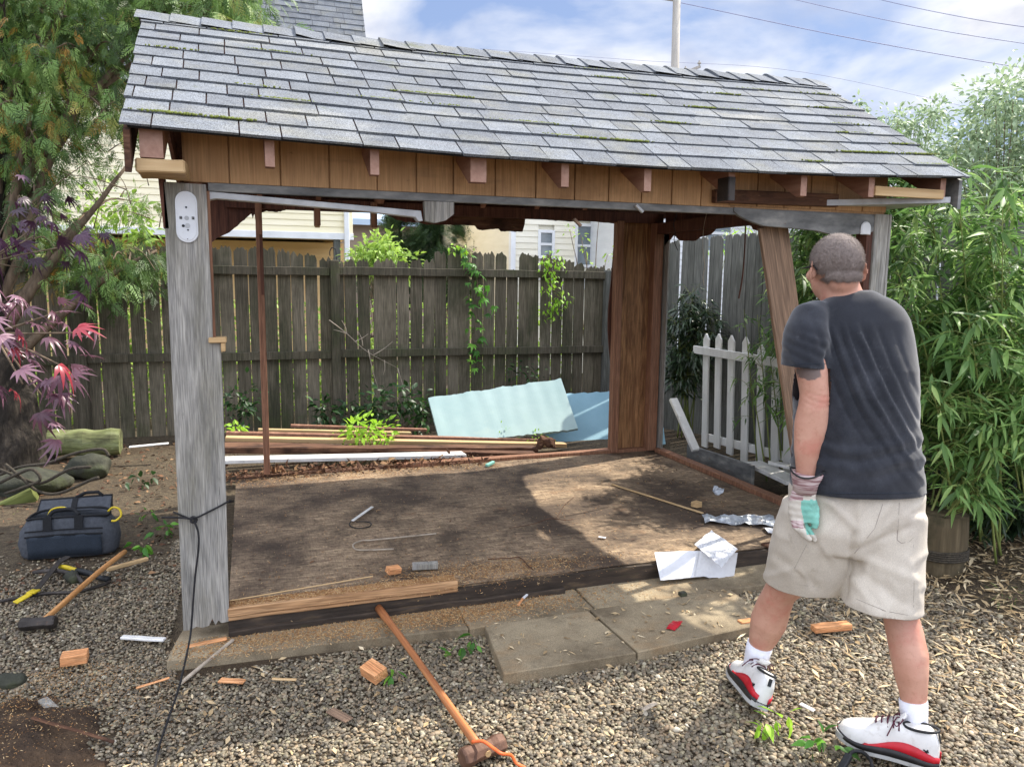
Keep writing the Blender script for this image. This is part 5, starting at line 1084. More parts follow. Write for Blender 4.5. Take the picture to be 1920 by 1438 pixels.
obox('white_board', P(1262, 748, y=2.5), P(1305, 845, y=2.1), .075, .03, 'whitepaint', 'white grooved board leaning in the corner left of the picket panel', 'board', up=(0, -1, .3))
obox('white_board', G(1412, 868, .16), G(1492, 905, .16), .16, .03, 'whitepaint', 'white painted board with nail holes lying at the right foot of the picket panel', 'board')
obox('white_board', G(1445, 866, .2), G(1500, 880, .2), .07, .025, 'whitepaint', 'short white strip lying on the nail holed white board', 'board')
obox('grey_board', G(1290, 850, .1), G(1412, 893, .12), .03, .17, 'darkpaint', 'dark grey board standing on edge beside the right side of the shed floor', 'board', jagamp=.002)
# ---------------- leaning plank held by the man
a = P(1545, 965, y=.35); b = P(1451, 432, y=.10)
obox('leaning_plank', P(1530, 1000, y=.30), P(1448, 418, y=.10), .215, .022, 'plankbrown', 'broad brown plank leaning from the shed floor up to the torn header beside the man', 'plank', up=(.15, -1, .1))
# ---------------- things on the shed floor
FZ = .128
def stick(pxs, z, r, m_, name, lab, cat, flat=False, group=None):
    pts = curve_pts([P(x, y, z=z) for x, y in pxs], 5) if len(pxs) > 2 else [P(x, y, z=z) for x, y in pxs]
    m = MB(); m.tube(pts, [(r*1.6, r*.4) if flat else r]*len(pts), 6); return m.make(name, MT[m_], label=lab, cat=cat, smooth=not flat, group=group)
obox('wood_strip', P(1148, 908, z=FZ), P(1318, 962, z=FZ), .022, .008, 'pine', 'long thin pale strip of wood lying across the right of the shed floor', 'wood strip')
obox('wood_strip', P(661, 976, z=FZ+.01), P(698, 950, z=FZ+.01), .02, .008, 'whitepaint', 'short whitish stick beside a black loop on the shed floor', 'wood strip')
stick([(660, 975), (655, 984), (668, 990), (690, 988), (696, 982), (688, 978), (668, 978)], FZ+.003, .0035, 'black', 'cable_loop', 'small black cable loop on the dark part of the floor', 'cable')
stick([(818, 1000), (760, 1006), (700, 1012), (676, 1014), (662, 1021), (668, 1030), (690, 1031), (738, 1029)], FZ+.004, .0045, 'palewood', 'bent_rod', 'grey bent rod shaped like a hook lying on the floor', 'rod')
stick([(915, 1048), (955, 1046), (975, 1045), (990, 1060), (1000, 1068)], FZ+.003, .003, 'rotwood', 'dark_twig', 'dark thin angled twig near the front of the floor', 'twig')
stick([(955, 990), (1000, 982), (1030, 972), (1060, 975), (1075, 973)], FZ+.004, .002, 'rotwood', 'dark_twig', 'fine dark wavy twig at the near edge of the sunlit patch', 'twig')
stick([(1045, 968), (1060, 945), (1078, 930)], FZ+.004, .0015, 'rotwood', 'dark_twig', 'hair thin twig crossing the sunlit patch', 'twig')
obox('wood_splinter', P(430, 1126, z=.166), P(700, 1080, z=.164), .008, .006, 'pine', 'long pale splinter lying on the fresh bottom plate', 'splinter')
def block(px, py, sx, sy, sz, rz, z, lab, m_='freshcut', tilt=0, nm='wood_block', group='sawn wood offcuts'):
    c = P(px, py, z=z+sz/2); q = MB(); q.box(-sx/2, sx/2, -sy/2, sy/2, -sz/2, sz/2); me = q.mesh(bevel=.002); subdiv_noise(me, 1, .0015, 30)
    o = bpy.data.objects.new(nm, me); COL.objects.link(o); me.materials.append(MT[m_]); o.location = c; o.rotation_euler = (tilt, tilt*.4, rz); return tagit(o, lab, 'wood block' if m_ != 'stone' else 'stone', group)
block(140, 1232, .098, .065, .04, R(2), 0.01, 'orange sawn block lying alone on the gravel at the left')
block(701, 1258, .095, .065, .045, R(-60), 0.012, 'orange sawn block on the gravel left of the long hammer handle', tilt=.25)
block(1306, 945, .055, .05, .035, R(20), FZ, 'small tan cube at the end of the thin strip on the right of the floor', 'pine')
block(738, 1068, .07, .045, .03, R(20), FZ+.01, 'small orange block on the sawdust near the end of the bottom plate', tilt=.2)
block(797, 1060, .13, .04, .03, R(-10), FZ+.005, 'weathered grey green block beside the small orange one on the floor', 'greywood')
block(1398, 1166, .07, .035, .02, R(0), .03, 'small orange sliver of wood at the ankle of the lifted leg', 'freshcut')
m = MB(); c = P(697, 1126, z=.07); 
for dx in (-.03, -.012, .006, .024): m.tube([c+Vector((dx, -.035, -.012)), c+Vector((dx, 0, .02)), c+Vector((dx+.005, .03, .03))], [(.013, .03), (.014, .033), (.01, .02)], 6)
me = m.mesh(); subdiv_noise(me, 2, .008, 30); o = link('rotten_block', me, MT['freshcut'], None, base_of(me)); tagit(o, 'splintered rotten block end at the top of the long hammer handle', 'wood block')
obox('wood_chunk', P(1524, 1178, z=.03), P(1593, 1172, z=.035), .045, .03, 'freshcut', 'reddish orange wood chunk lying on the gravel between the legs of the man', 'wood chunk', jagamp=.004)
obox('wood_chunk', P(927, 1110, z=.047), P(978, 1106, z=.047), .06, .012, 'freshcut', 'flat yellow brown flake of wood at the foot of the floor edge', 'wood chunk', jagamp=.006)
obox('wood_splinter', P(228, 1194, z=.02), P(309, 1199, z=.02), .028, .012, 'whitepaint', 'white and tan splinter lying on gravel left of the corner post', 'splinter', jagamp=.003)
obox('wood_splinter', P(337, 1282, z=.012), P(437, 1199, z=.045), .014, .012, 'palewood', 'long grey white stick lying across the slab corner under the black rope', 'splinter', jagamp=.002)
obox('wood_splinter', P(330, 1218, z=.03), P(425, 1196, z=.04), .03, .008, 'freshcut', 'orange splinter on the slab in front of the corner post', 'splinter', jagamp=.004)
obox('wood_splinter', P(255, 1290, z=.012), P(318, 1270, z=.018), .012, .008, 'freshcut', 'thin tan splinter on the gravel below the slab corner', 'splinter', jagamp=.002)
obox('wood_splinter', P(410, 1275, z=.012), P(458, 1278, z=.018), .03, .01, 'freshcut', 'crumbled orange splinters on gravel in front of the slab', 'splinter', jagamp=.006)
obox('wood_splinter', P(510, 1272, z=.014), P(556, 1274, z=.018), .014, .008, 'pine', 'small pale tan splinter on gravel left of the leaning block', 'splinter', jagamp=.002)
obox('metal_strip', P(612, 1149, z=.05), P(695, 1145, z=.05), .012, .006, 'foil', 'thin grey metal strip on the slab at the foot of the floor edge', 'metal strip')
obox('cardboard_scrap', P(618, 1330, z=.02), P(655, 1350, z=.02), .04, .004, 'plankbrown', 'torn striped cardboard scrap on the gravel', 'cardboard')
obox('wood_scrap', P(1205, 1330, z=.02), P(1230, 1317, z=.02), .02, .008, 'palewood', 'small pale wood scrap on sunlit gravel right of the sledgehammer head', 'scrap')
obox('wood_scrap', P(1500, 1318, z=.02), P(1527, 1332, z=.02), .02, .006, 'whitepaint', 'white shard on the gravel between the two shoes', 'scrap')
obox('green_scrap', P(912, 873, z=.135), P(926, 866, z=.15), .03, .02, 'glovegreen', 'tiny bright green scrap at the back edge of the floor', 'scrap')
obox('white_tag', P(1122, 1006, z=FZ), P(1136, 1008, z=FZ), .02, .004, 'paper', 'tiny white tag lying on the dark middle of the floor', 'tag')
def crumple(px, z, m_, lab, nm, cat, amp=.004, n=10, hump=0):
    bl, br_, tr_, tl = px if z is None else [P(x, y, z=z+(zz if len(q) > 2 else 0)) for q in px for x, y, zz in [(q[0], q[1], q[2] if len(q) > 2 else 0)]]; q = MB(); V = []
    for s in (0, 1):
        for j in range(n+1):
            for i in range(n+1):
                u, v = i/n, j/n; p = (bl*(1-u)+br_*u)*(1-v)+(tl*(1-u)+tr_*u)*v; a = amp*mn.noise(p*26)+amp*.5*abs(mn.noise(p*60))+hump*math.sin(math.pi*v)
                V.append(p+Vector((0, 0, a+.006-s*.002)))
    K = (n+1)**2; k = n+1; F = [(j*k+i, j*k+i+1, (j+1)*k+i+1, (j+1)*k+i) for j in range(n) for i in range(n)]; F += [tuple(K+a for a in f[::-1]) for f in F]
    for i in range(n): F += [(i, K+i, K+i+1, i+1), (n*k+i, n*k+i+1, K+n*k+i+1, K+n*k+i), (i*k, (i+1)*k, K+(i+1)*k, K+i*k), (i*k+n, K+i*k+n, K+(i+1)*k+n, (i+1)*k+n)]
    q.add(V, F); return q.make(nm, MT[m_], label=lab, cat=cat)
crumple([P(1238, 1089, y=-.12), P(1312, 1083, y=-.12), P(1322, 1034, z=.155), P(1227, 1037, z=.155)], None, 'paper', 'blank white paper sheet hanging over the front edge of the floor', 'paper_sheet', 'paper', .004)
crumple([P(1303, 1084, y=-.125), P(1376, 1085, y=-.12), P(1383, 1040, z=.158), P(1312, 1036, z=.158)], None, 'paper', 'crumpled creased white paper lying under the tilted sheet', 'paper_sheet', 'paper', .012, 14)
crumple([(1353, 1066, 0), (1383, 1030, .01), (1334, 996, .01), (1302, 1022)], .168, 'paper', 'tilted grey white paper sheet lying on top of the other two', 'paper_sheet', 'paper', .007, 14)
crumple([(1322, 981), (1455, 988), (1450, 968, .02), (1316, 966, .02)], FZ, 'foil', 'flattened silver and blue foil bag on the floor near the right edge', 'foil_bag', 'foil bag', .02, 16)
crumple([(1440, 1000), (1462, 1008), (1468, 992), (1430, 990)], FZ, 'paper', 'corner of white paper peeping out beside the shorts of the man', 'paper_sheet', 'paper', .01, 8)
crumple([(1335, 925), (1356, 927), (1358, 918, .03), (1338, 915, .03)], FZ, 'foil', 'small crumpled blue and white wrapper at the back right of the floor', 'wrapper', 'wrapper', .03, 8)
crumple([(1249, 1180), (1265, 1183), (1280, 1168), (1262, 1165)], .044, 'shoered', 'small red and white wrapper on the front row slab', 'wrapper', 'wrapper', .006, 6)
m = MB(); a = P(972, 1134, z=.05); b = P(980, 1122, z=.05); c = P(989, 1114, z=.05); m.tube([a, b], .006, 8, 1); m.tube([b, c], .0062, 8, 0); m.make('cigarette_butt', [MT['paper'], MT['freshcut']], label='cigarette butt with orange filter on the slab', cat='cigarette butt')
block(1280, 1113, .035, .03, .02, 0, .042, 'small dark purple stone on the sunlit slab', 'stone', nm='stone', group=None)
# ---------------- tools
def frame(origin, X, up=(0, 0, 1)):
    X = Vector(X).normalized(); Y = Vector(up).cross(X).normalized(); Z = X.cross(Y); M = Matrix((X, Y, Z)).transposed().to_4x4(); M.translation = Vector(origin); return M
def sledge(name, lab, tip, head, hl, hr, hm, km, hdir, hang):
    """long handle from tip to head, steel head across"""
    tip = Vector(tip); head = Vector(head); d = head-tip; L_ = d.length; t = thing(name, lab, 'sledgehammer', head)
    q = MB(); q.tube([(L_*s, 0, .006*math.sin(s*5)) for s in [i/12 for i in range(13)]], [(.0165*(1.12 if i < 2 else 1-.12*math.sin(i/12*3.1)), .0135) for i in range(13)], 12); me = q.mesh(smooth=True)
    o = bpy.data.objects.new('handle', me); COL.objects.link(o); me.materials.append(MT[hm]); o.parent = t; M = frame(tip-head, d); o.matrix_local = M
    q = MB(); a = hr; q.tube([(-hl/2, 0, 0), (-hl/2+.008, 0, 0), (-hl/2+.03, 0, 0), (-hl*.18, 0, 0), (hl*.18, 0, 0), (hl/2-.03, 0, 0), (hl/2-.008, 0, 0), (hl/2, 0, 0)], [a*.82, a*.98, a, a*.86, a*.86, a, a*.98, a*.82], 8, pw=2.6); me = q.mesh(bevel=.002); subdiv_noise(me, 1, .001, 40)
    o = bpy.data.objects.new('head', me); COL.objects.link(o); me.materials.append(MT[km]); o.parent = t; o.matrix_local = frame((0, 0, 0), hdir)
    return t
hd = P(905, 1406, z=.045); hx = (P(952, 1386, z=.045)-P(874, 1418, z=.045)).normalized()
hm = sledge('sledgehammer', 'sledgehammer with long worn reddish handle resting on the floor edge and rusty brown head', P(709, 1139, z=.075), hd, .165, .034, 'handlered', 'ruststeel', hx, 0)
m = MB(); q = hd+Vector((0, -.0, .0)); e = Vector((-hx.y, hx.x, 0)); m.tube([hd-e*.036+Vector((0, 0, .006)), hd-e*.033+Vector((0, 0, .006))], .011, 10); m.make('wedge', MT['pine'], hm)
hd2 = P(72, 1168, z=.04); hx2 = (P(97, 1166, z=.045)-P(25, 1172, z=.04)).normalized()
sledge('sledgehammer', 'shorter sledgehammer with varnished yellow handle and black head beside the tool bag', P(233, 1035, z=.10), hd2, .15, .030, 'handle', 'steel', hx2, 0)
m = MB(); pts = [(885, 1390, .085), (905, 1389, .095), (925, 1402, .09), (940, 1412, .085), (958, 1415, .06), (968, 1430, .03), (985, 1440, .02), (975, 1450, .015)]
m.tube(curve_pts([P(x, y, z=z) for x, y, z in pts], 5), .0055, 8); m.make('orange_cord', MT['orange'], label='orange rubber cord draped over the rusty sledgehammer head', cat='cord', smooth=True)
obox('wood_stake', P(200, 1068, z=.03), P(277, 1047, z=.03), .024, .02, 'pine', 'short pale stake under the varnished hammer handle', 'stake', jagamp=.001)
# pry bar (flat, black with yellow ends)
pb = thing('flat_pry_bar', 'flat black pry bar with yellow hooked end lying on gravel before the tool bag', 'pry bar', P(90, 1090, z=0))
m = MB(); m.beam(P(66, 1108, z=.035), P(112, 1052, z=.05), .03, .006); m.beam(P(112, 1052, z=.05), P(128, 1043, z=.06), .042, .006); m.make('bar', MT['steel'], pb, bevel=.001)
m = MB(); m.beam(P(57, 1112, z=.04), P(68, 1106, z=.035), .044, .010); m.beam(P(28, 1130, z=.02), P(57, 1113, z=.038), .036, .008); m.make('yellow_claw', MT['yellow'], pb, bevel=.002)
# claw hammer with yellow neck
ch = thing('claw_hammer', 'claw hammer with black grip and yellow band under the varnished handle', 'hammer', P(160, 1075, z=0))
m = MB(); m.tube([P(112, 1062, z=.03), P(122, 1063, z=.03), P(144, 1069, z=.03)], [.011, .013, .012], 10); m.make('neck', MT['yellow'], ch, smooth=True)
m = MB(); m.tube([P(144, 1069, z=.03), P(150, 1071, z=.03), P(170, 1075, z=.03), P(186, 1083, z=.03), P(204, 1086, z=.03)], [.013, .018, .016, .014, .017], 10); m.make('grip', MT['black'], ch, smooth=True)
m = MB(); m.tube(curve_pts([P(62, 1073, z=.02), P(85, 1070, z=.03), P(110, 1070, z=.035), P(140, 1078, z=.03), P(155, 1092, z=.015)], 4), [(.012, .007)]*17, 8); m.make('claw_head', MT['steel'], ch, smooth=True)
stick([(0, 1127), (40, 1120), (90, 1112), (140, 1110), (180, 1100), (203, 1092), (200, 1086)], .018, .009, 'steel', 'wrecking_bar', 'long dark round wrecking bar with curved end on the gravel', 'wrecking bar')
m = MB(); m.tube([P(125, 1080, z=.0), P(135, 1080, z=.02), P(142, 1090, z=.01)], [.02, .035, .02], 8); 
me = m.mesh(smooth=True); o = link('stone', me, MT['stone'], None, base_of(me)); tagit(o, 'flat grey olive stone under the claw hammer', 'stone')
obox('steel_rod', P(1575, 1445, z=.03), P(1592, 1415, z=.06), .022, .022, 'black', 'black rubber tool grip entering at the bottom between the shoes', 'grip')
stick([(1590, 1418), (1600, 1408), (1618, 1410), (1632, 1425), (1636, 1445)], .05, .006, 'black', 'black_hose', 'black hose curl beside the near shoe', 'hose')
# tool bag
bgp = P(125, 1045, z=0); bag = thing('tool_bag', 'open slate blue canvas tool bag with black straps and mesh pockets', 'tool bag', bgp)
bx_ = CRH*.97+CFH*.25; bx_.normalize(); by_ = Vector((-bx_.y, bx_.x, 0)); bw, bd, bh = .245, .10, .235
def bagp(u, v, z): return bgp+bx_*u*1+by_*(v+.10)+Vector((0, 0, z))
m = MB(); rings = [(0, 1.0), (.02, 1.03), (.08, 1.06), (.15, 1.03), (.205, .93), (.235, .86)]; V = []; n = 40
for z, k in rings:
    for i in range(n):
        a = 2*math.pi*i/n; c, s = math.cos(a), math.sin(a); c = math.copysign(abs(c)**.45, c); s = math.copysign(abs(s)**.6, s); wob = .008*mn.noise(Vector((c*3, s*3, z*18)))
        V.append(bagp(c*(bw*k+wob), s*(bd*k+wob), z-.02*(abs(c)**3)*(z > .18)))
F = [(r_*n+i, r_*n+(i+1) % n, (r_+1)*n+(i+1) % n, (r_+1)*n+i) for r_ in range(len(rings)-1) for i in range(n)]+[tuple(range(n))[::-1]]
m.add(V, F); me = m.mesh(smooth=True); bo = link('bag_body', me, MT['bagcloth'], bag)
sm = bo.modifiers.new('s', 'SOLIDIFY'); sm.thickness = .006
def strip(uv, w, v0, mt_, nm, th=.006, par=bag, zoff=0):
    m = MB(); 
    for (a, b) in zip(uv[:-1], uv[1:]): m.beam(bagp(a[0], v0(a), a[1]), bagp(b[0], v0(b), b[1]), th, w, (0, 0, 1))
    return m.make(nm, MT[mt_], par, bevel=.0015)
front = lambda a: -bd*1.06-.004
m = MB(); V = []
for j, z in enumerate((.01, .06, .115, .135)):
    for i in range(13): u = -.19+.38*i/12; V.append(bagp(u, -bd*1.06-.006-.006*math.sin(i*1.6)*(j > 0)-.004*(j > 1), z+.006*math.sin(i/12*3.1)))
m.add(V, [(j*13+i, j*13+i+1, (j+1)*13+i+1, (j+1)*13+i) for j in range(3) for i in range(12)]); o = m.make('mesh_pocket', MT['bagdark'], bag, smooth=True); s_ = o.modifiers.new('s', 'SOLIDIFY'); s_.thickness = .004
strip([(-.20, .137), (-.07, .142), (.07, .142), (.20, .136)], .010, lambda a: -bd*1.06-.014, 'webbing', 'pocket_binding')
strip([(-.20, .166), (-.07, .17), (.07, .17), (.20, .166)], .008, lambda a: -bd*1.04-.008, 'webbing', 'pocket_binding')
for u in (-.085, .075):
    m = MB(); m.beam(bagp(u, -bd*1.06-.006, .165), bagp(u, -bd*.9-.008, .245), .045, .006, by_); m.make('strap', MT['webbing'], bag, bevel=.001)
m = MB(); V = []; n = 40
m.tube([bagp(math.copysign(abs(math.cos(a))**.45, math.cos(a))*bw*.86, math.copysign(abs(math.sin(a))**.6, math.sin(a))*bd*.86, .236-.02*abs(math.cos(a))**3) for a in [2*math.pi*i/n for i in range(n+1)]], .007, 6); m.make('rim_binding', MT['webbing'], bag, smooth=True)
m = MB(); V = [bagp(-.19, bd*.8, .22), bagp(.2, bd*.8, .22), bagp(.195, bd*1.4, .285), bagp(-.185, bd*1.4, .275)]; m.add(V, [(0, 1, 2, 3)]); o = m.make('open_flap', MT['bagcloth'], bag); s_ = o.modifiers.new('s', 'SOLIDIFY'); s_.thickness = .006
m = MB(); q = [bagp(-.19, bd*.8, .22), bagp(-.187, bd*1.42, .278), bagp(.197, bd*1.42, .288), bagp(.203, bd*.8, .22)]; m.tube(q, .009, 6); m.make('flap_binding', MT['webbing'], bag, smooth=False)
for uu in (-.02, .09):
    pass
m = MB(); m.beam(bagp(.0, bd*.75, .225), bagp(.0, bd*1.42, .288), .03, .014, (0, 0, 1)); m.make('strap', MT['webbing'], bag)
for u in (-.085, ): 
    m = MB(); m.tube(curve_pts([bagp(-.085, -bd*.9, .24), bagp(-.06, -bd*.5, .262), bagp(.03, -bd*.5, .268), bagp(.075, -bd*.9, .245)], 5), .011, 8); m.make('carry_handle', MT['webbing'], bag, smooth=True)
m = MB(); m.tube([bagp(0, bd*1.4, .285), bagp(.05, bd*1.5, .31), bagp(.12, bd*1.5, .31), bagp(.15, bd*1.4, .285)], .010, 8); m.make('carry_handle', MT['webbing'], bag, smooth=True)
m = MB(); pts = [bagp(.21, -.02, .235), bagp(.24, -.03, .26), bagp(.275, -.04, .25), bagp(.285, -.05, .215), bagp(.26, -.06, .19), bagp(.235, -.06, .188)]; m.tube(curve_pts(pts, 5), .006, 8); m.make('yellow_hose', MT['yellow'], label='yellow hose loop sticking out of the tool bag', cat='hose', smooth=True)
m = MB(); m.tube(curve_pts([bagp(-.12, .02, .215), bagp(-.10, .03, .25), bagp(-.05, .03, .262), bagp(.0, .02, .25)], 5), .005, 8); m.make('yellow_hose', MT['yellow'], label='yellow hose bend lying inside the open tool bag', cat='hose', smooth=True)
# black rope tied round the corner post, trailing to the bottom of the photo
m = MB(); yk = -.038
loop = [P(428, 940, y=yk), P(400, 955, y=yk), P(363, 972, y=yk-.004), P(345, 968, y=yk), P(331, 962, y=yk), P(326, 960, y=.02)]
m.tube(curve_pts(loop, 5), .004, 8); m.tube(curve_pts([P(430, 938, y=yk), P(436, 940, y=.1), P(400, 945, y=.12)], 3), .004, 6)
m.tube(curve_pts([P(303, 970, y=yk-.02), P(330, 970, y=yk-.02), P(362, 973, y=yk-.01), P(368, 980, y=yk-.012)], 4), .004, 8)
kn = P(363, 974, y=yk-.008); m.tube([kn+Vector((.012*math.cos(a), -.004*math.sin(2*a), .012*math.sin(a))) for a in [i*.6 for i in range(12)]], .005, 8)
dn = [P(365, 978, y=yk-.012), P(372, 1000, y=yk-.02), P(372, 1030, y=yk-.02), P(366, 1080, y=yk-.02), P(362, 1130, y=yk-.03), P(357, 1190, y=yk-.05), P(347, 1240, z=.035), P(335, 1290, z=.02), P(318, 1340, z=.018), P(306, 1375, z=.018), P(298, 1400, z=.018), P(290, 1445, z=.018)]
m.tube(curve_pts(dn, 6), .0042, 8); m.make('black_rope', MT['rope'], label='thin black rope tied around the grey corner post and trailing over the gravel', cat='rope', smooth=True)
# ---------------- left background: log, stones, timbers, rope coil
lg = thing('mossy_log', 'short sawn log with mossy green top lying by the left fence', 'log', P(155, 850, y=3.9))
a = P(90, 830, y=4.05); b = P(226, 828, y=4.05); q = MB(); L_ = (b-a).length; q.tube([(L_*i/8, 0, 0) for i in range(9)], [.115+.006*math.sin(i*2) for i in range(9)], 20); me = q.mesh(smooth=False); subdiv_noise(me, 1, .012, 8)
o = bpy.data.objects.new('wood', me); COL.objects.link(o); me.materials.append(MT['mosslog']); o.parent = lg; o.matrix_local = frame(a-wloc(lg), b-a)
def rock(px, py, d, s, lab, mt_='stone', rz=0):
    T_ = ico_t(4, random.randint(0, 50), .12); c = P(px, py, d=d); V = T_[0]*np.array(s); ca, sa = math.cos(rz), math.sin(rz); V = np.stack([V[:, 0]*ca-V[:, 1]*sa, V[:, 0]*sa+V[:, 1]*ca, V[:, 2]], 1)+np.array(c); me = np_mesh('r', V, T_[1], None, True); subdiv_noise(me, 0, .012, 14); o = link('rock', me, MT[mt_], None, base_of(me)); tagit(o, lab, 'rock'); return o
rock(165, 875, 6.0, (.17, .14, .10), 'mossy grey rock wrapped with old dark ropes between trunk and log')
rock(60, 905, 5.6, (.28, .2, .10), 'dark rock under the rope heap beside the tree trunk')
for k, (pts, lab) in enumerate((([(0, 890), (40, 875), (90, 868), (140, 850), (190, 842), (205, 855)], 'upper strand of old rope crossing the mossy rock'), ([(0, 880), (50, 900), (80, 905), (130, 880), (170, 875)], 'middle strand of old rope winding beside the mossy rock'), ([(10, 870), (40, 895), (70, 920), (110, 925), (170, 900), (185, 895)], 'lowest strand of old rope above the tool bag'), ([(0, 905), (30, 890), (60, 880), (75, 900), (40, 915), (10, 925)], 'coiled end of old rope at the left edge'))):
    m = MB(); c = curve_pts([P(x, y, d=5.35-.03*k) for x, y in pts], 6); m.tube(c, .011, 8); m.make('old_rope', MT['oldrope'], label=lab, cat='rope', group='old ropes by the tree trunk', smooth=True)
obox('green_timber', P(-40, 975, d=5.2), P(66, 925, d=5.35), .11, .09, 'mosswood', 'algae green timber end sloping up behind the tool bag', 'timber', jagamp=.004)
obox('green_timber', P(-40, 990, d=5.0), P(34, 972, d=5.05), .09, .09, 'mosswood', 'lower algae green timber lying against the left of the bag', 'timber', jagamp=.004)
obox('white_strip', P(242, 838, y=3.7), P(316, 831, y=3.7), .05, .01, 'whitepaint', 'thin white strip of board lying at the fence foot right of the log', 'board')
m = MB(); c = P(20, 1010+330, z=.10)
o = rock(18, 1275, 2.55, (.05, .04, .03), 'grey chipped stone at the left edge above the soil mound')
obox('board_scrap', P(80, 1310, z=.05), P(122, 1350, z=.03), .035, .012, 'greywood', 'mossy grey slat sticking out of the soil mound', 'slat', jagamp=.003)
obox('wood_splinter', P(58, 1345, z=.09), P(215, 1390, z=.02), .014, .008, 'rotwood', 'long dark twig lying on the edge of the soil mound', 'splinter', jagamp=.003)
# ---------------- leaf litter and sawdust (stuff)
LF = leaf_t(.22, 2, .05, .1)
def litter(name, lab, pts, z, size, mt_, T=LF, flat=.25, kind='stuff', par=None):
    pos = np.array(pts); n = len(pos); M = euls(rng.normal(0, flat, n), rng.normal(0, flat, n), rng.uniform(0, 6.28, n))
    o = link(name, scatter(T, pos, M, rng.uniform(size[0], size[1], n)), MT[mt_]); return tagit(o, lab, name.replace('_', ' '), kind='stuff')
pts = []
while len(pts) < 8500:
    x = random.uniform(2.2, 5.4); y = random.uniform(-2.3, .9); f = min(1, max(.05, (x-2.2)*.6+(y+1.2)*.25))
    if random.random() < f and not (x < 3.6 and y > -.25): pts.append((x, y, gz(x, y)+.012+random.random()*.014))
litter('bamboo_litter', 'beige dry bamboo leaves and husks carpeting the ground at the right', pts, 0, (.035, .085), 'litter', [leaf_t(.2, 2, .05, .1), leaf_t(.32, 2, .1, .05), leaf_t(.12, 2, .0, .2)])
pts = []
while len(pts) < 900:
    x = random.uniform(-.3, 2.5); y = random.uniform(-1.6, -.25); pts.append((x, y, gz(x, y)+.018 if not (1.1 < x < 2.4 and -.7 < y < -.25) else .048))
litter('dry_debris', 'scattered dry leaves and chips on the gravel', pts, 0, (.012, .045), 'litter', [leaf_t(.2, 2, .05, .1), leaf_t(.5, 2, .1, .05)])
CH = (np.array([(0, -.5, 0), (1, -.35, 0), (1.1, .3, 0), (0, .5, 0), (0, -.5, .18), (1, -.35, .18), (1.1, .3, .18), (0, .5, .18)])*np.array([1, .3, .5]), np.array([(0, 3, 2, 1), (4, 5, 6, 7), (0, 1, 5, 4), (1, 2, 6, 5), (2, 3, 7, 6), (3, 0, 4, 7)]))
pts = []
while len(pts) < 21000:
    r_ = random.random()
    if r_ < .33: x = random.gauss(.95, .45); y = random.gauss(-.12, .07); z = .036
    elif r_ < .5: x = random.gauss(.1, .35); y = random.gauss(-.12, .08); z = .036
    elif r_ < .68: x = random.gauss(1.2, .35); y = random.gauss(.12, .09); z = FZ
    elif r_ < .8: x = random.uniform(0, 1.04); y = random.uniform(-.02, .05); z = .16
    elif r_ < .9: x = random.uniform(0, 3.4); y = random.uniform(.05, 2.4); z = FZ
    else: x = random.uniform(0, 2.0); y = 2.36-abs(random.gauss(0, .12)); z = FZ
    if z < .1 and (y > -.03 or x < -.22): continue
    if z == .036 and y < -.26: 
        if not (1.1 < x < 2.3): continue
        z = .044
    pts.append((x, y, z))
litter('sawdust', 'sawdust and fine wood chips on the slabs and the floor', pts, 0, (.003, .011), 'splinter', CH, .3)
pts = []
for k in range(620):
    pts.append((random.uniform(.1, 3.3), random.uniform(.1, 2.35), FZ+.001) if random.random() < .62 else (random.uniform(0, 3.4), 2.35-abs(random.gauss(0, .15)), FZ))
litter('floor_debris', 'splinters and leaf bits strewn over the shed floor', pts, 0, (.012, .045), 'brownleaf', [leaf_t(.1, 1, .0, .0), leaf_t(.3, 2, .1, .1)])
pts = []
for k in range(900):
    pts.append((random.uniform(-.1, 1.9), 2.42+random.gauss(0, .06), .135+random.random()*.03) if random.random() < .6 else (random.uniform(-.1, 2.2), random.uniform(2.6, 3.0), random.uniform(.05, .10)))
litter('dead_leaves', 'brown dead leaves and bark heaped along the back edge of the floor', pts, 0, (.02, .07), 'brownleaf', [ovate_t(.6, 3, .2, .4), leaf_t(.3, 2, .2, .3), ovate_t(.5, 3, -.2, -.3)], .6)
pts = []
for k in range(2600):
    x = random.uniform(-2.6, -.25); y = random.uniform(.6, 4.6); pts.append((x, y, gz(x, y)+.008))
litter('leaf_litter', 'brown leaf litter and twigs on the shaded soil under the tree', pts, 0, (.02, .06), 'brownleaf', [leaf_t(.08, 1, .0, .0), leaf_t(.25, 2, .1, .1), ovate_t(.6, 3, .2, .3)], .35)
pts = []
for k in range(3500): x = random.gauss(-.62, .26); y = random.gauss(-.48, .2); pts.append((x, y, max(.01, .12-((x+.6)**2+(y+.5)**2)*.6)))
litter('wood_crumbs', 'white and tan crumbs of rotten wood on the soil mound', pts, 0, (.002, .008), 'splinter', CH, .4)
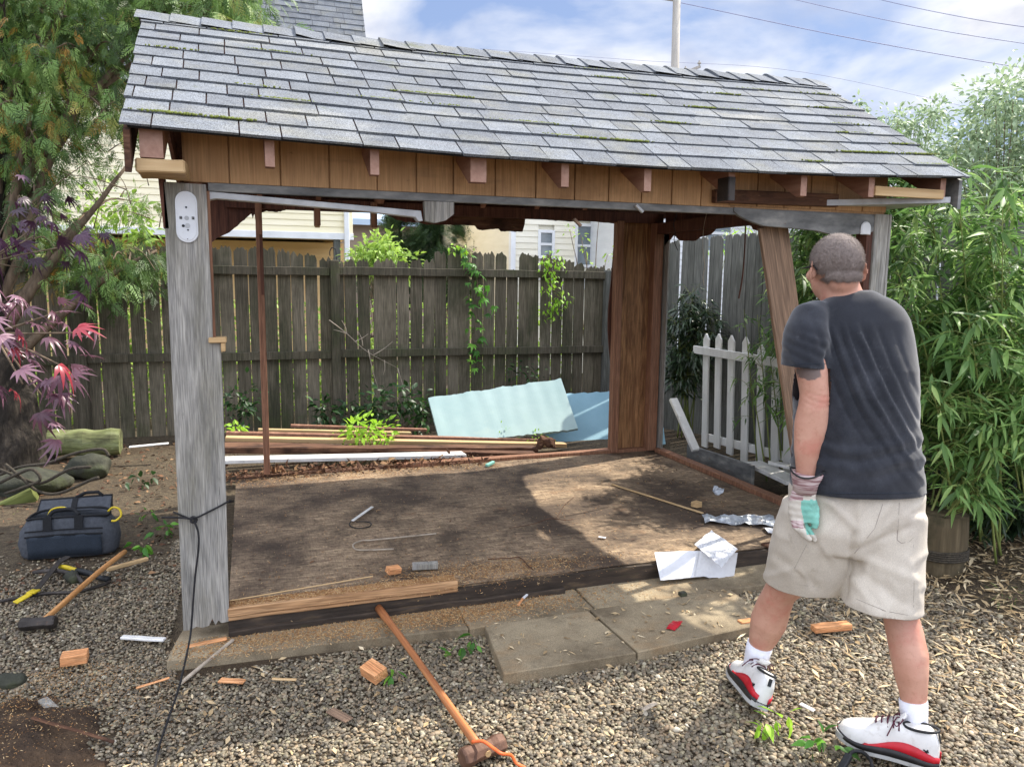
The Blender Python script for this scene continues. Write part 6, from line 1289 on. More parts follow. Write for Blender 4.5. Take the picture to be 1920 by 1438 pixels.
# small green plants on the ground
def sprig(px, py, n, size, matn, lab, z=.02, sp=.035, T=OV):
    c = P(px, py, z=z); leafy('seedling', lab, 'seedling', c-Vector((0, 0, .02)), [c+Vector((random.gauss(0, sp), random.gauss(0, sp), random.uniform(.01, .05))) for k in range(n)], T, size, 3, .012, matn, .0015)
sprig(262, 975, 3, .06, 'weed', 'three green leaves on the soil left of the rope knot', sp=.03)
sprig(305, 1000, 5, .06, 'weed', 'green creeper shoots beside the grey corner post')
sprig(275, 1030, 3, .07, 'weed', 'low green leaf by the end of the varnished hammer handle', sp=.02)
sprig(872, 1220, 5, .05, 'weed', 'small green weeds growing at the left edge of the clean slab')
sprig(732, 1270, 2, .05, 'weed', 'green leaf beside the orange block on the gravel', sp=.01)
sprig(1440, 1375, 5, .06, 'weedlime', 'wilted yellow green leaves on the gravel between the shoes', sp=.05)
sprig(1540, 1410, 5, .06, 'weed', 'green seedling leaves at the bottom beside the near shoe', sp=.03)
sprig(1905, 1120, 16, .05, 'grass', 'tuft of fine bright green groundcover at the right edge', sp=.06, T=[leaf_t(.06, 2, 0, .2)])
sprig(270, 905, 5, .07, 'weeddark', 'dark green leaves on the shaded soil between bag and post', sp=.08)
# ================================================================== the man
man = thing('person', 'man in charcoal t-shirt, stone shorts and work gloves stepping left, seen from behind', 'person', P(1600, 1400, z=0)+Vector((-.05, .15, 0)))
def Q(x, y, d): return P(x, y, d=d)
RX = CRH
def wpx(px, d): return px*d/1430/1.0
# ---------- body: one continuous surface
b = MB()
# torso core (under clothes) and neck
b.tube([Q(1600, 1010, 2.62), Q(1605, 930, 2.62), Q(1604, 830, 2.62), Q(1600, 720, 2.64), Q(1597, 650, 2.66), Q(1594, 612, 2.66), Q(1588, 590, 2.66)], [(.15, .10), (.18, .12), (.175, .11), (.175, .10), (.16, .09), (.11, .07), (.07, .065)], 20, xref=RX)
b.tube([Q(1594, 610, 2.66), Q(1586, 580, 2.65), Q(1578, 556, 2.65), Q(1572, 530, 2.655)], [(.10, .07), (.080, .068), (.069, .068), (.062, .07)], 20, xref=RX)
# head
HC = Q(1566, 501, 2.66); fw = (CFH*.99-CRH*.13).normalized(); up0 = Vector((0, 0, 1)); up_h = (up0+fw*.10).normalized(); rt = fw.cross(up_h).normalized(); up_h = rt.cross(fw)
def H(r, f, u): return HC+rt*r+fw*f+up_h*u
def ell(m_, c, rx, ry, rz, ax=None, n=20, k=14):
    V = []; ax = ax or (rt, fw, up_h)
    for j in range(1, k):
        ph = math.pi*j/k
        for i in range(n): a = 2*math.pi*i/n; V.append(c+ax[0]*(rx*math.sin(ph)*math.cos(a))+ax[1]*(ry*math.sin(ph)*math.sin(a))+ax[2]*(rz*math.cos(ph)))
    V += [c+ax[2]*rz, c-ax[2]*rz]; t_ = len(V)-2
    F = [(j*n+i, j*n+(i+1) % n, (j+1)*n+(i+1) % n, (j+1)*n+i) for j in range(k-2) for i in range(n)]+[(t_, (i+1) % n, i) for i in range(n)]+[(t_+1, (k-2)*n+i, (k-2)*n+(i+1) % n) for i in range(n)]
    m_.add(V, F)
ell(b, H(0, -.004, .018), .079, .098, .090)       # cranium
ell(b, H(0, .028, -.045), .062, .068, .075)       # face / jaw
ell(b, H(0, .05, -.088), .034, .035, .024)        # chin
ell(b, H(0, .100, -.028), .012, .02, .024)        # nose
ell(b, H(0, .088, -.060), .022, .012, .010)       # lips
ell(b, H(0, -.05, -.045), .052, .045, .05)        # nape
for s in (-1, 1): ell(b, H(.055*s, .055, -.03), .02, .02, .02)
# left arm (towards the viewer), right arm reaching forward to the plank
b.tube([Q(1508, 622, 2.60), Q(1516, 660, 2.56), Q(1523, 700, 2.53), Q(1527, 738, 2.52), Q(1525, 765, 2.515), Q(1520, 800, 2.52), Q(1513, 845, 2.52), Q(1511, 880, 2.52), Q(1509, 905, 2.52)], [(.058, .06), (.055, .058), (.049, .054), (.046, .048), (.050, .048), (.055, .045), (.044, .038), (.033, .029), (.030, .026)], 18, xref=RX)
b.tube([Q(1665, 630, 2.68), Q(1662, 700, 2.74), Q(1645, 760, 2.82), Q(1610, 790, 2.92), Q(1560, 790, 3.05), Q(1530, 780, 3.15)], [.06, .052, .047, .042, .034, .028], 14)
# legs
b.tube([Q(1545, 985, 2.62), Q(1520, 1050, 2.66), Q(1480, 1090, 2.70), Q(1462, 1110, 2.73), Q(1451, 1135, 2.76), Q(1441, 1165, 2.78), Q(1431, 1192, 2.80), Q(1423, 1215, 2.81), Q(1417, 1240, 2.82), Q(1412, 1262, 2.82)], [.09, .08, .066, .058, .063, .067, .055, .043, .038, .042], 20)
b.tube([Q(1660, 985, 2.60), Q(1675, 1060, 2.56), Q(1685, 1120, 2.52), Q(1690, 1160, 2.50), Q(1697, 1190, 2.48), Q(1705, 1230, 2.45), Q(1709, 1265, 2.43), Q(1712, 1300, 2.42), Q(1713, 1335, 2.41), Q(1715, 1362, 2.41), Q(1714, 1385, 2.41)], [.095, .085, .064, .057, .060, .061, .054, .043, .036, .036, .040], 20)
# hips bridge
b.tube([Q(1550, 980, 2.62), Q(1655, 980, 2.62)], [.1, .1], 16)
me = remesh(b, .0065, 8, 'body')
def bodyd(c, n):
    d = .0012*mn.noise(c*22)+.0028*mn.noise(Vector((c.x*16, c.y*16, c.z*7))); p = camuv(c)
    if abs(p[0]-1530) < 30 and 735 < p[1] < 770: d += .0022*math.sin(p[1]*1.05+p[0]*.12)*math.exp(-((p[1]-752)/13)**2)   # elbow creases
    if 560 < p[1] < 605 and 1540 < p[0] < 1640: d += .0018*math.sin(p[1]*.62+(p[0]-1590)*.12)
    return d
def camuv(c):
    q = CAMROT.transposed() @ (c-CAMLOC); return 960+1430*q.x/-q.z, 719-1430*q.y/-q.z
displace(me, bodyd)
body = link('body', me, [MT['skin'], MT['tattoo']], man)
off = wloc(man)
mi = []
for f in me.polygons:
    c = f.center+off; x, y = camuv(c); e = ((x-1517)/22)**2+((y-694)/14)**2+.25*mn.noise(Vector((x*.15, y*.15, 0)))
    mi.append(0 if e < 1 and (c-CAMLOC).length < 2.95 and y < 712 else 0)
me.polygons.foreach_set('material_index', np.array(mi, 'i'))
add_ink(MT['skin'], Q(1516, 699, 2.50)-off, (.030, .05, .022))
# ears
for s in (-1, 1):
    m = MB(); ax_ = (rt*.85-fw*s*.5).normalized(), (fw*.85+rt*s*-.5).normalized(), up_h; ell(m, H(.093*s, -.014, -.014), .0055, .021, .036, ax_); ell(m, H(.080*s, .0, -.02), .014, .013, .022)
    em = remesh(m, .003, 3, 'ear'); displace(em, lambda c, n, s=s: -.004*math.exp(-(((c-H(.097*s, -.022, -.012)).length/.013)**2))); link('ear', em, MT['skin'], body)
for s in (-1, 1): m = MB(); ell(m, H(.03*s, .082, -.008), .011, .011, .011, n=12, k=8); m.make('eye', MT['paper'], body, smooth=True)
# glasses: temples and front
gl = MB(); 
for s in (-1, 1): gl.tube([H(.078*s, .085, -.004), H(.084*s, .04, -.002), H(.084*s, -.012, .004), H(.082*s, -.03, -.012)], .0024, 6)
gl.tube([H(-.078, .088, -.004), H(-.03, .105, -.0), H(0, .11, 0), H(.03, .105, 0), H(.078, .088, -.004)], .0025, 6)
gl.make('glasses', MT['black'], body, smooth=True)
# cropped hair: a cap of short bristles
m = MB(); ell(m, H(0, -.006, .020), .0805, .0995, .0915); ell(m, H(0, -.052, -.032), .0625, .050, .042)
hm_ = remesh(m, .004, 4, 'hair'); bmh = bmesh.new(); bmh.from_mesh(hm_)
def hairline(co):
    q = co-HC; r, f, u = q.dot(rt), q.dot(fw), q.dot(up_h)
    lim = -.050+.010*mn.noise(co*60) if f < -.02 else (-.050+(f+.02)*1.15)
    if abs(r) > .060 and -.045 < f < .04: lim = max(lim, -.028+.006*mn.noise(co*60)+max(0, (f+.012))*1.0)
    return u > lim and not (f > .075 and u < .06)
bmesh.ops.delete(bmh, geom=[v for v in bmh.verts if not hairline(v.co)], context='VERTS')
for v in bmh.verts: v.co += v.normal*(.001+.0012*mn.noise(v.co*130))
bmh.to_mesh(hm_); bmh.free()
hv = [(v.co.copy(), v.normal.copy()) for v in hm_.vertices]
hair = link('hair', hm_, MT['hair'], body)
BR = (np.array([(0, -.05, 0), (0, .05, 0), (1, 0, 0), (.0, 0, .06)]), np.array([(0, 1, 2), (0, 2, 3), (1, 3, 2)]))
pos, D_, tn = [], [], []
for k in range(26000):
    c, n = random.choice(hv); c = c+Vector((random.gauss(0, .0022), random.gauss(0, .0022), random.gauss(0, .0022)))
    q = c-HC; pos.append(c-n*.001); dn = n*.6-up_h*.55+Vector((random.gauss(0, .25),)*3)+rt*random.gauss(0, .25); D_.append(dn); tn.append(min(1, max(0, .30+q.dot(up_h)*5+random.gauss(0, .42)+.3*mn.noise(c*30))))  # bristles lighter toward the crown: sun on top put into the tint
bo_ = link('bristles', scatter(BR, np.array(pos), dirmats(np.array(D_), rng.uniform(-3, 3, len(pos))), rng.uniform(.004, .008, len(pos)), np.array(tn)*.6+.2), MT['hair'], hair); bo_['kind'] = 'stuff'
# ---------- t-shirt
t = MB()
t.tube([Q(1607, 948, 2.60), Q(1606, 930, 2.60), Q(1605, 895, 2.60), Q(1604, 850, 2.60), Q(1604, 790, 2.61), Q(1603, 730, 2.62), Q(1600, 680, 2.63), Q(1598, 640, 2.64), Q(1596, 612, 2.64), Q(1593, 592, 2.645), Q(1591, 575, 2.65), Q(1590, 567, 2.655), Q(1588, 559, 2.66)],
       [(.212, .155), (.224, .158), (.218, .155), (.211, .150), (.203, .145), (.205, .142), (.203, .132), (.200, .120), (.190, .110), (.175, .100), (.148, .090), (.108, .082), (.084, .076)], 40, xref=RX, pw=2.25)
t.tube([Q(1535, 590, 2.62), Q(1518, 598, 2.60), Q(1511, 622, 2.58), Q(1511, 650, 2.565), Q(1511, 672, 2.555), Q(1511, 704, 2.545)], [(.045, .055), (.060, .068), (.069, .072), (.073, .073), (.076, .074), (.078, .075)], 24, xref=RX)
t.tube([Q(1660, 605, 2.66), Q(1674, 640, 2.70), Q(1674, 690, 2.74), Q(1668, 725, 2.78)], [.055, .066, .066, .066], 20)
me = remesh(t, .0075, 10, 'tee')
def sp(x, w): return math.exp(-(x/w)**2)
def tee_fold(c, n):
    x, y = camuv(c); 
    if (n.dot(CAMLOC-c)) < 0: return .002*mn.noise(c*8)
    d = 0
    # long creases fanning from the left shoulder down to the lower right
    tt = (y-585)/300.; wamp = max(0, min(1, (y-600)/40))*max(0, 1-max(0, y-760)/190)
    xs0 = x-(70*tt+95*tt*tt*.8)-mn.noise(Vector((x*.01, y*.006, 2)))*14
    ph = (xs0-1520)/15.5*1.0
    if x > 1546+.0*y or y < 655: d += .0050*wamp*(math.sin(ph*2*math.pi*.62)+.45*math.sin(ph*2*math.pi*1.13+1.2))*sp(xs0-1578, 66)
    # sleeve folds
    if x < 1552 and y > 600: d += .0018*math.sin((y-x*.55)*.30+mn.noise(c*7)*1.8)*max(0, min(1, (y-610)/30))
    # armpit groove between sleeve and back
    d -= .012*sp(x-(1551-.02*(y-640)), 5)*max(0, min(1, (y-640)/30))*max(0, min(1, (708-y)/10))
    # low horizontal bunching above the hem
    d += .0055*math.sin((y-840+(x-1600)*.20*(1 if x > 1600 else -.6))*.17+2.2*mn.noise(Vector((x*.012, y*.012, 5))))*sp(y-858, 36)
    d += .006*mn.noise(Vector((x*.011, y*.006, 1)))+.003*mn.noise(Vector((x*.03, y*.02, 1)))
    fy = max(0, min(1, (y-600)/40))*max(0, min(1, (905-y)/60)); rr_ = 1-abs(mn.noise(Vector((x*.022-y*.010, y*.007+x*.003, 9))))*2.6; d += .0042*max(0, rr_)**2*fy
    # collar band
    return d
displace(me, tee_fold)
# trim the hem flat and open the collar top
bmh = bmesh.new(); bmh.from_mesh(me)
def halve(bm_, p0, n_, sel=None):
    fs = [f for f in bm_.faces if sel is None or sel(f.calc_center_median())]; g = list({v for f in fs for v in f.verts})+list({e for f in fs for e in f.edges})+fs
    bmesh.ops.bisect_plane(bm_, geom=g, plane_co=p0, plane_no=n_, clear_outer=False)
    bmesh.ops.delete(bm_, geom=[f for f in bm_.faces if (sel is None or sel(f.calc_center_median())) and (f.calc_center_median()-p0).dot(n_) > 0], context='FACES')
halve(bmh, Q(1605, 935, 2.45), Vector((0, 0, -1)), lambda c: c.z < 1.0)
halve(bmh, Q(1510, 691, 2.47), (Vector((0, 0, -1))-CRH*.05).normalized(), lambda c: 1.2 < c.z < 1.4 and camuv(c)[0] < 1557 and (c-Q(1511, 690, 2.55)).length < .16)
bmh.to_mesh(me); bmh.free()
tee_me = me; tee = link('t_shirt', me, MT['tee'], man); sm = tee.modifiers.new('s', 'SOLIDIFY'); sm.thickness = .003; sm.offset = 1
cb = MB(); cc = Q(1588, 567, 2.66); cb.tube([cc+RX*(.083*math.cos(a))+CFH*(.078*math.sin(a))+Vector((0, 0, .004+.012*math.sin(a)+.010*math.cos(a))) for a in [2*math.pi*i/28 for i in range(29)]], .0055, 8); cb.make('collar', MT['tee'], tee, smooth=True)
from mathutils.bvhtree import BVHTree
def surf(me_o, pts, push=.002):
    o = me_o; vs = [v.co+wloc(o) for v in o.data.vertices]; bt = BVHTree.FromPolygons(vs, [tuple(p.vertices) for p in o.data.polygons]); out = []
    for x, y in pts:
        r = (CAMROT @ Vector(((x-960)/1430, -(y-719)/1430, -1))).normalized(); h_ = bt.ray_cast(CAMLOC, r)
        if h_[0]: out.append(h_[0]-r*push)
    return out
def densify(pts, k=8): return [(a[0]+(b[0]-a[0])*i/k, a[1]+(b[1]-a[1])*i/k) for a, b in zip(pts[:-1], pts[1:]) for i in range(k)]+[pts[-1]]
# ---------- shorts
s = MB()
s.tube([Q(1604, 905, 2.61), Q(1604, 940, 2.61), Q(1600, 980, 2.61), Q(1592, 1010, 2.62)], [(.215, .14), (.222, .152), (.228, .162), (.222, .155)], 32, xref=RX, pw=2.3)
s.tube([Q(1545, 960, 2.62), Q(1532, 1000, 2.63), Q(1520, 1045, 2.65), Q(1512, 1085, 2.68), Q(1506, 1108, 2.70), Q(1504, 1122, 2.705)], [(.135, .14), (.140, .142), (.141, .132), (.141, .122), (.140, .116), (.138, .112)], 28, xref=RX, pw=2.2)
s.tube([Q(1658, 960, 2.60), Q(1656, 1010, 2.58), Q(1654, 1060, 2.55), Q(1652, 1110, 2.52), Q(1652, 1145, 2.50), Q(1654, 1172, 2.49)], [(.125, .142), (.126, .138), (.126, .126), (.124, .116), (.124, .110), (.124, .105)], 28, xref=RX, pw=2.2)
me = remesh(s, .0075, 7, 'shorts')
def sh_fold(c, n):
    x, y = camuv(c)
    if n.dot(CAMLOC-c) < 0: return 0
    rr_ = 1-abs(mn.noise(Vector((x*.020+y*.008, y*.012-x*.006, 6))))*2.8; d = .0055*max(0, rr_)**2; d += .007*mn.noise(Vector((x*.016, y*.011, 3)))+.003*mn.noise(Vector((x*.05, y*.03, 4)))
    # big diagonal pull from the right hip to the crotch
    for (x0, y0, x1, y1, w, a) in ((1660, 950, 1590, 1060, 11, .009), (1700, 990, 1600, 1030, 8, -.007), (1560, 945, 1600, 985, 7, .006), (1610, 1070, 1690, 1130, 11, -.007), (1625, 1050, 1710, 1085, 9, .006), (1600, 1010, 1588, 1110, 6, -.012), (1480, 960, 1450, 1050, 9, .006), (1455, 1040, 1530, 1100, 9, -.005), (1600, 1085, 1640, 1140, 7, .005), (1700, 1050, 1716, 1120, 7, .005)):
        dx, dy = x1-x0, y1-y0; L_ = math.hypot(dx, dy); u = ((x-x0)*dx+(y-y0)*dy)/L_; v = ((x-x0)*dy-(y-y0)*dx)/L_
        e = max(0, -u, u-L_); d += a*math.exp(-(v/w)**2-(e/14)**2)
    return d
displace(me, sh_fold)
bmh = bmesh.new(); bmh.from_mesh(me)
def cut(v):
    x, y = camuv(v.co); near = 1
    if x < 1585-(y-1100)*.0 and (v.co-Q(1504, 1115, 2.70)).length < .3 and (v.co-Q(1654, 1165, 2.49)).length > .21: return v.co.z < .462-.0*x and y > 1080+(x-1436)*.16
    return y > 1133+(x-1585)*.24
nl = (Vector((0, 0, -1))+CRH*.0).normalized(); mid = lambda c: (c-Q(1504, 1115, 2.70)).length < (c-Q(1654, 1165, 2.49)).length
halve(bmh, Q(1505, 1111, 2.59), nl, lambda c: c.z < .60 and mid(c)); halve(bmh, Q(1655, 1159, 2.39), (Vector((0, 0, -1))-CRH*.06).normalized(), lambda c: c.z < .55 and not mid(c)); bmh.to_mesh(me); bmh.free()
sho = link('shorts', me, MT['khaki'], man); sm = sho.modifiers.new('s', 'SOLIDIFY'); sm.thickness = .004; sm.offset = 1
m = MB(); vs_ = surf(tee, densify([(1545, 924), (1600, 925), (1660, 925), (1722, 924)], 12), .0042); m.tube(vs_, .0009, 5)
vs_ = surf(tee, densify([(1474, 688), (1500, 682), (1548, 682)], 10), .0040); m.tube(vs_, .0009, 5); vs_ = surf(tee, densify([(1540, 566), (1549, 600), (1554, 640), (1556, 684)], 10), .0036); m.tube(vs_, .0010, 5); m.make('stitching', MT['bagdark'], tee, smooth=True)
# pocket outline, side seam, label: projected onto the cloth by ray casting on the cloth itself
m = MB()
for pl_ in ([(1686, 942), (1683, 1000), (1682, 1012), (1690, 1018), (1705, 1015), (1716, 1004)], [(1481, 985), (1462, 1040), (1452, 1075)], [(1513, 1020), (1500, 1045), (1490, 1065)], [(1440, 1082), (1500, 1096), (1560, 1103), (1580, 1100)], [(1600, 1120), (1660, 1145), (1715, 1155)], [(1600, 1070), (1607, 1110)], [(1712, 1020), (1714, 1080), (1712, 1150)], [(1655, 945), (1640, 990), (1600, 1040)]):
    ps = surf(sho, densify(pl_), .0035)
    if len(ps) > 2: m.tube(ps, .0016, 5)
m.make('seams', MT['seam'], sho, smooth=True)
ps = surf(sho, [(1715, 944), (1722, 940), (1727, 958), (1719, 962)], .005)
if len(ps) == 4: m = MB(); m.add(ps, [(0, 1, 2, 3)]); m.make('label_patch', MT['freshcut'], sho)
# ---------- socks
m = MB(); m.tube([Q(1425, 1207, 2.805), Q(1421, 1222, 2.81), Q(1417, 1240, 2.82), Q(1412, 1262, 2.825), Q(1406, 1280, 2.83)], [.0485, .0475, .0445, .046, .044], 24); m.make('sock', MT['sock'], man, smooth=True)
m = MB(); m.tube([Q(1712, 1312, 2.415), Q(1713, 1328, 2.41), Q(1714, 1345, 2.41), Q(1715, 1365, 2.41), Q(1713, 1390, 2.41)], [.0445, .0440, .0415, .042, .044], 24); m.make('sock', MT['sock'], man, smooth=True)
# ---------- shoes
XS = [0, .010, .035, .07, .105, .14, .175, .21, .245, .275, .297, .308]; HS = [.075, .108, .126, .118, .112, .120, .106, .090, .078, .068, .056, .036]; WS = [.018, .032, .039, .041, .042, .045, .050, .054, .054, .048, .036, .018]; CSH = [0, 0, 0, 0, 0, 0, .002, .004, .004, .002, 0, 0]
def shoe_pt(x, s, a, grow=0):
    """a: 0 = one side at sole level .. pi over the top .. other side"""
    h = np.interp(x, XS, HS); w = np.interp(x, XS, WS)+grow; c, sn = math.cos(a), math.sin(a)
    yy = math.copysign(abs(c)**.55, c)*w; zz = .018+(abs(sn)**.8)*(h-.018+grow); return Vector((x, yy+np.interp(x, XS, CSH)*s, zz))
def shoe(M, s):
    sh = bpy.data.objects.new('shoe', None)
    def put(mb, nm, mt_, par, smooth=True, sub=0):
        me = mb.mesh(smooth=smooth); o = bpy.data.objects.new(nm, me); COL.objects.link(o); me.materials.append(MT[mt_])
        if par is None: o.parent = man; o.matrix_local = Matrix.Translation(-wloc(man)) @ M
        else: o.parent = par
        if sub: q = o.modifiers.new('u', 'SUBSURF'); q.levels = sub; q.render_levels = sub
        return o
    u = MB(); n = 22; V = []; xs = [XS[0]+(XS[-1]-XS[0])*(i/30) for i in range(31)]
    for x in xs:
        for k in range(n): V.append(shoe_pt(x, s, math.pi*k/(n-1)))
    F = [(i*n+k, i*n+k+1, (i+1)*n+k+1, (i+1)*n+k) for i in range(30) for k in range(n-1)]+[tuple(range(n))[::-1], tuple(30*n+k for k in range(n))]
    u.add(V, F); up_o = put(u, 'shoe', 'leatherwhite', None)
    def band(zlo, zhi, grow, nm, mt_, x0=0, x1=1, th=0):
        q = MB(); N_ = 70; V = []; L_ = []
        for i in range(N_+1):   # outline round the shoe
            t_ = i/N_; side = 1 if t_ < .5 else -1; tx = t_*2 if t_ < .5 else (1-t_)*2; x = XS[-1]*(.5-.5*math.cos(tx*math.pi)); L_.append((x, side))
        for x, side in L_:
            w = np.interp(x, XS, WS)+grow+.002; zl, zh = zlo(x), zhi(x); y_ = side*w+np.interp(x, XS, CSH)*s; xx = x+(.004 if x > .3 else (-.004 if x < .004 else 0))
            h = np.interp(x, XS, HS)
            def yy(z): f = max(0, min(1, (z-.018)/(h-.018))); return side*(w*(max(0, 1-f**2.4))**.28)+np.interp(x, XS, CSH)*s
            V += [(xx, yy(zl) if zl > .02 else y_, zl), (xx, yy(zh) if zh > .02 else y_, zh)]
        F = [(2*i, 2*i+1, 2*i+3, 2*i+2) for i in range(N_)]
        q.add(V, F); o = put(q, nm, mt_, up_o)
        if th: so_ = o.modifiers.new('s', 'SOLIDIFY'); so_.thickness = th; so_.offset = 0
        return o
    spring = lambda x: .004+.018*max(0, (x-.22)/.09)**1.6
    # sole slab with toe spring
    q = MB(); V = []; N_ = 40; ring = []
    for i in range(N_): t_ = i/N_; side = 1 if t_ < .5 else -1; tx = t_*2 if t_ < .5 else (1-t_)*2; x = XS[-1]*(.5-.5*math.cos(tx*math.pi)); ring.append((x+(.006 if x > .29 else (-.006 if x < .01 else 0)), side*(np.interp(x, XS, WS)+.006)+np.interp(x, XS, CSH)*s))
    V = [(x, y, spring(x)-.008) for x, y in ring]+[(x, y, spring(x)+.010+.006*math.sin(x*26)) for x, y in ring]; q.add(V, [tuple(range(N_))[::-1], tuple(range(N_, 2*N_))]+[(i, (i+1) % N_, (i+1) % N_+N_, i+N_) for i in range(N_)]); put(q, 'outsole', 'outsole', up_o, False)
    band(lambda x: spring(x)+.006, lambda x: spring(x)+.026+.006*math.sin(x*20-1.0), .003, 'midsole', 'shoeblack', th=.004)
    band(lambda x: spring(x)+.018, lambda x: spring(x)+.030+.034*abs(math.sin(x*13.5+.35))**1.4 if x < .225 else spring(x)+.012, .001, 'red_panel', 'shoered', th=.0035)
    # collar opening, tongue, laces
    q = MB(); q.tube([(.058+.052*math.cos(a), .030*math.sin(a), .117-.006*math.cos(a)) for a in [2*math.pi*i/22 for i in range(23)]], .0045, 8); put(q, 'collar', 'black', up_o)
    q = MB(); q.tube([(.105, 0, .145), (.12, 0, .128), (.16, 0, .110)], [(.022, .006), (.024, .006), (.02, .004)], 10, xref=(0, 1, 0)); put(q, 'tongue', 'leatherwhite', up_o)
    q = MB()
    for i, x in enumerate((.118, .135, .152, .170, .187)):
        h = np.interp(x, XS, HS); q.tube([(x, -.034, h-.016), (x+.004, -.017, h+.002), (x+.006, 0, h+.005), (x+.004, .017, h+.002), (x, .034, h-.016)], .0026, 6)
    for sg in (-1, 1): q.tube(curve_pts([(.12, 0, .13), (.11, .03*sg, .138), (.125, .05*sg, .12), (.14, .02*sg, .122)], 4), .002, 6); q.tube(curve_pts([(.12, 0, .13), (.13, .02*sg, .135), (.14, .045*sg, .11), (.15, .055*sg, .08)], 4), .002, 6)
    put(q, 'laces', 'lace', up_o)
    # little black figure mark on the heel side and pull tab
    q = MB()
    for sg in (-1, 1):
        for (xa, za), (xb, zb) in (((.030, .066), (.036, .058)), ((.036, .058), (.030, .050)), ((.036, .058), (.043, .051)), ((.035, .060), (.043, .064)), ((.034, .060), (.027, .060))): 
            wa = np.interp(xa, XS, WS)*.985+.001; q.beam((xa, sg*wa, za), (xb, sg*wa, zb), .0035, .0035, (0, 1, 0))
    put(q, 'heel_mark', 'black', up_o, False)
    q = MB(); q.beam((-.001, 0, .085), (.006, 0, .112), .012, .004, (1, 0, 0)); put(q, 'pull_tab', 'black', up_o, False)
    return up_o
# near foot flat on the gravel, toe to the left and slightly away
hp = P(1758, 1446, z=.02); tpn = P(1622, 1402, z=.02); X = (tpn-hp); X.z = 0; X.normalize(); M = frame(hp+Vector((0, 0, .016)), X, (Vector((0, 0, 1))+CFH*.04).normalized()); shoe(M, 1)
# far foot: heel raised, pushing off the toe
an = Q(1409, 1275, 2.825); toe = Q(1363, 1246, 2.94); X = (toe-an); X.z = -.02; X = X.normalized(); X = (CRH*-.62+CFH*.74+Vector((0, 0, -.10))).normalized()
X = (P(1358, 1248, z=.02)-P(1424, 1338, z=.07)).normalized(); upv = (Vector((0, 0, 1))+CRH*.42).normalized(); Y = upv.cross(X).normalized(); Z = X.cross(Y)
orig = P(1424, 1326, z=.05); M = Matrix((X, Y, Z)).transposed().to_4x4(); M.translation = orig; shoe(M, -1)
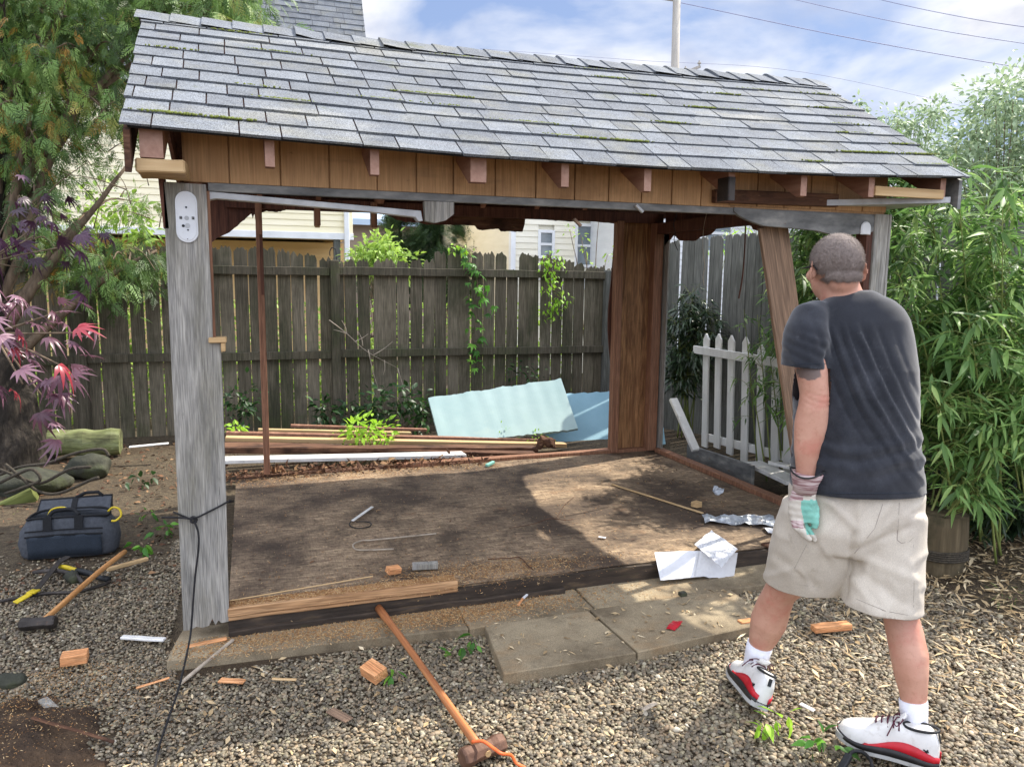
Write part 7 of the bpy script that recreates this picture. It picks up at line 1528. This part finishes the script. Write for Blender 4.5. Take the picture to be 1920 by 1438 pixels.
# ---------- gloves
def glove(wr, pts_palm, fingers, cuffpts):
    g = MB(); g.tube(pts_palm[0], pts_palm[1], 18, xref=pts_palm[2], pw=2.3)
    for f, r_ in fingers: g.tube(curve_pts(f, 3), [r_[0]+(r_[1]-r_[0])*i/((len(f)-1)*3) for i in range((len(f)-1)*3+1)], 10)
    me = remesh(g, .0038, 4, 'glove'); displace(me, lambda c, n: .0012*mn.noise(c*45)+.0012*math.sin(c.z*260)*.6); return me
dd = 2.50
gx = (CRH*.85-CFH*.5).normalized()
palm = ([Q(1509, 900, dd), Q(1508, 920, dd), Q(1505, 940, dd), Q(1503, 960, dd-.0), Q(1503, 977, dd)], [(.034, .028), (.037, .026), (.045, .024), (.046, .023), (.038, .020)], gx)
fin = [([Q(1492, 962, dd+.0), Q(1489, 980, dd-.0), Q(1497, 993, dd-.02), Q(1508, 1004, dd-.03)], (.0125, .0105)),
       ([Q(1500, 965, dd), Q(1500, 985, dd-.02), Q(1509, 1000, dd-.035), Q(1519, 1013, dd-.035)], (.0125, .0105)),
       ([Q(1508, 966, dd+.01), Q(1510, 985, dd+.0), Q(1520, 1000, dd-.01), Q(1529, 1014, dd-.01)], (.0122, .010)),
       ([Q(1514, 966, dd+.02), Q(1518, 985, dd+.02), Q(1527, 998, dd+.01), Q(1533, 1010, dd+.0)], (.0115, .0095)),
       ([Q(1521, 935, dd-.0), Q(1529, 955, dd-.01), Q(1529, 975, dd-.02), Q(1527, 990, dd-.02)], (.0145, .0115))]
me = glove(None, palm, fin, None)
gl_ = link('glove', me, [MT['glovewhite'], MT['glovegreen'], MT['glovestripe']], man); mi = []
for f in me.polygons:
    c = f.center+off; x, y = camuv(c); k = 0
    if x > 1502+.0*(y-930) and 937 < y < 1002 and x > 1499+(y-940)*.22: k = 1
    if x < 1506 and 895 < y < 938: k = 2
    if 976 < y < 990 and x < 1506: k = 2
    mi.append(k)
me.polygons.foreach_set('material_index', np.array(mi, 'i'))
m = MB()
cf0 = Q(1510, 898, dd)
m.tube([Q(1508, 925, dd), Q(1510, 905, dd), Q(1512, 893, dd), Q(1513, 886, dd)], [(.037, .030), (.042, .034), (.050, .040), (.053, .043)], 22, cap=False, xref=gx); o = m.make('cuff', MT['glovestripe'], gl_, smooth=True); q = o.modifiers.new('s', 'SOLIDIFY'); q.thickness = .003
m = MB(); cc = Q(1513, 886, dd); yv = gx.cross(Vector((0, 0, 1))); m.tube([cc+gx*(.0535*math.cos(a))+yv*(.0435*math.sin(a))+Vector((0, 0, .010*math.cos(2*a))) for a in [2*math.pi*i/24 for i in range(25)]], .003, 6); m.make('cuff_binding', MT['black'], gl_, smooth=True)
# far hand holding the plank
hc = Q(1528, 778, 3.17); palm = ([Q(1545, 786, 3.08), Q(1535, 782, 3.14), Q(1522, 778, 3.2)], [(.036, .03), (.042, .024), (.038, .018)], Vector((0, 0, 1)))
fin = []
for i in range(4):
    b0_ = hc+Vector((0, 0, .03-.02*i)); fin.append(([b0_, b0_-CRH*.035+CFH*.02, b0_-CRH*.06+CFH*.0, b0_-CRH*.065-CFH*.03], (.0115, .010)))
fin.append(([hc+Vector((0, 0, .02))-CFH*.02, hc+Vector((0, 0, .05))-CFH*.04-CRH*.02, hc+Vector((0, 0, .06))-CFH*.04-CRH*.05], (.0135, .011)))
me = glove(None, palm, fin, None); link('glove', me, [MT['glovewhite']], man)
# ------------------------------------------------------------------ materials that were only helpers are dropped; done
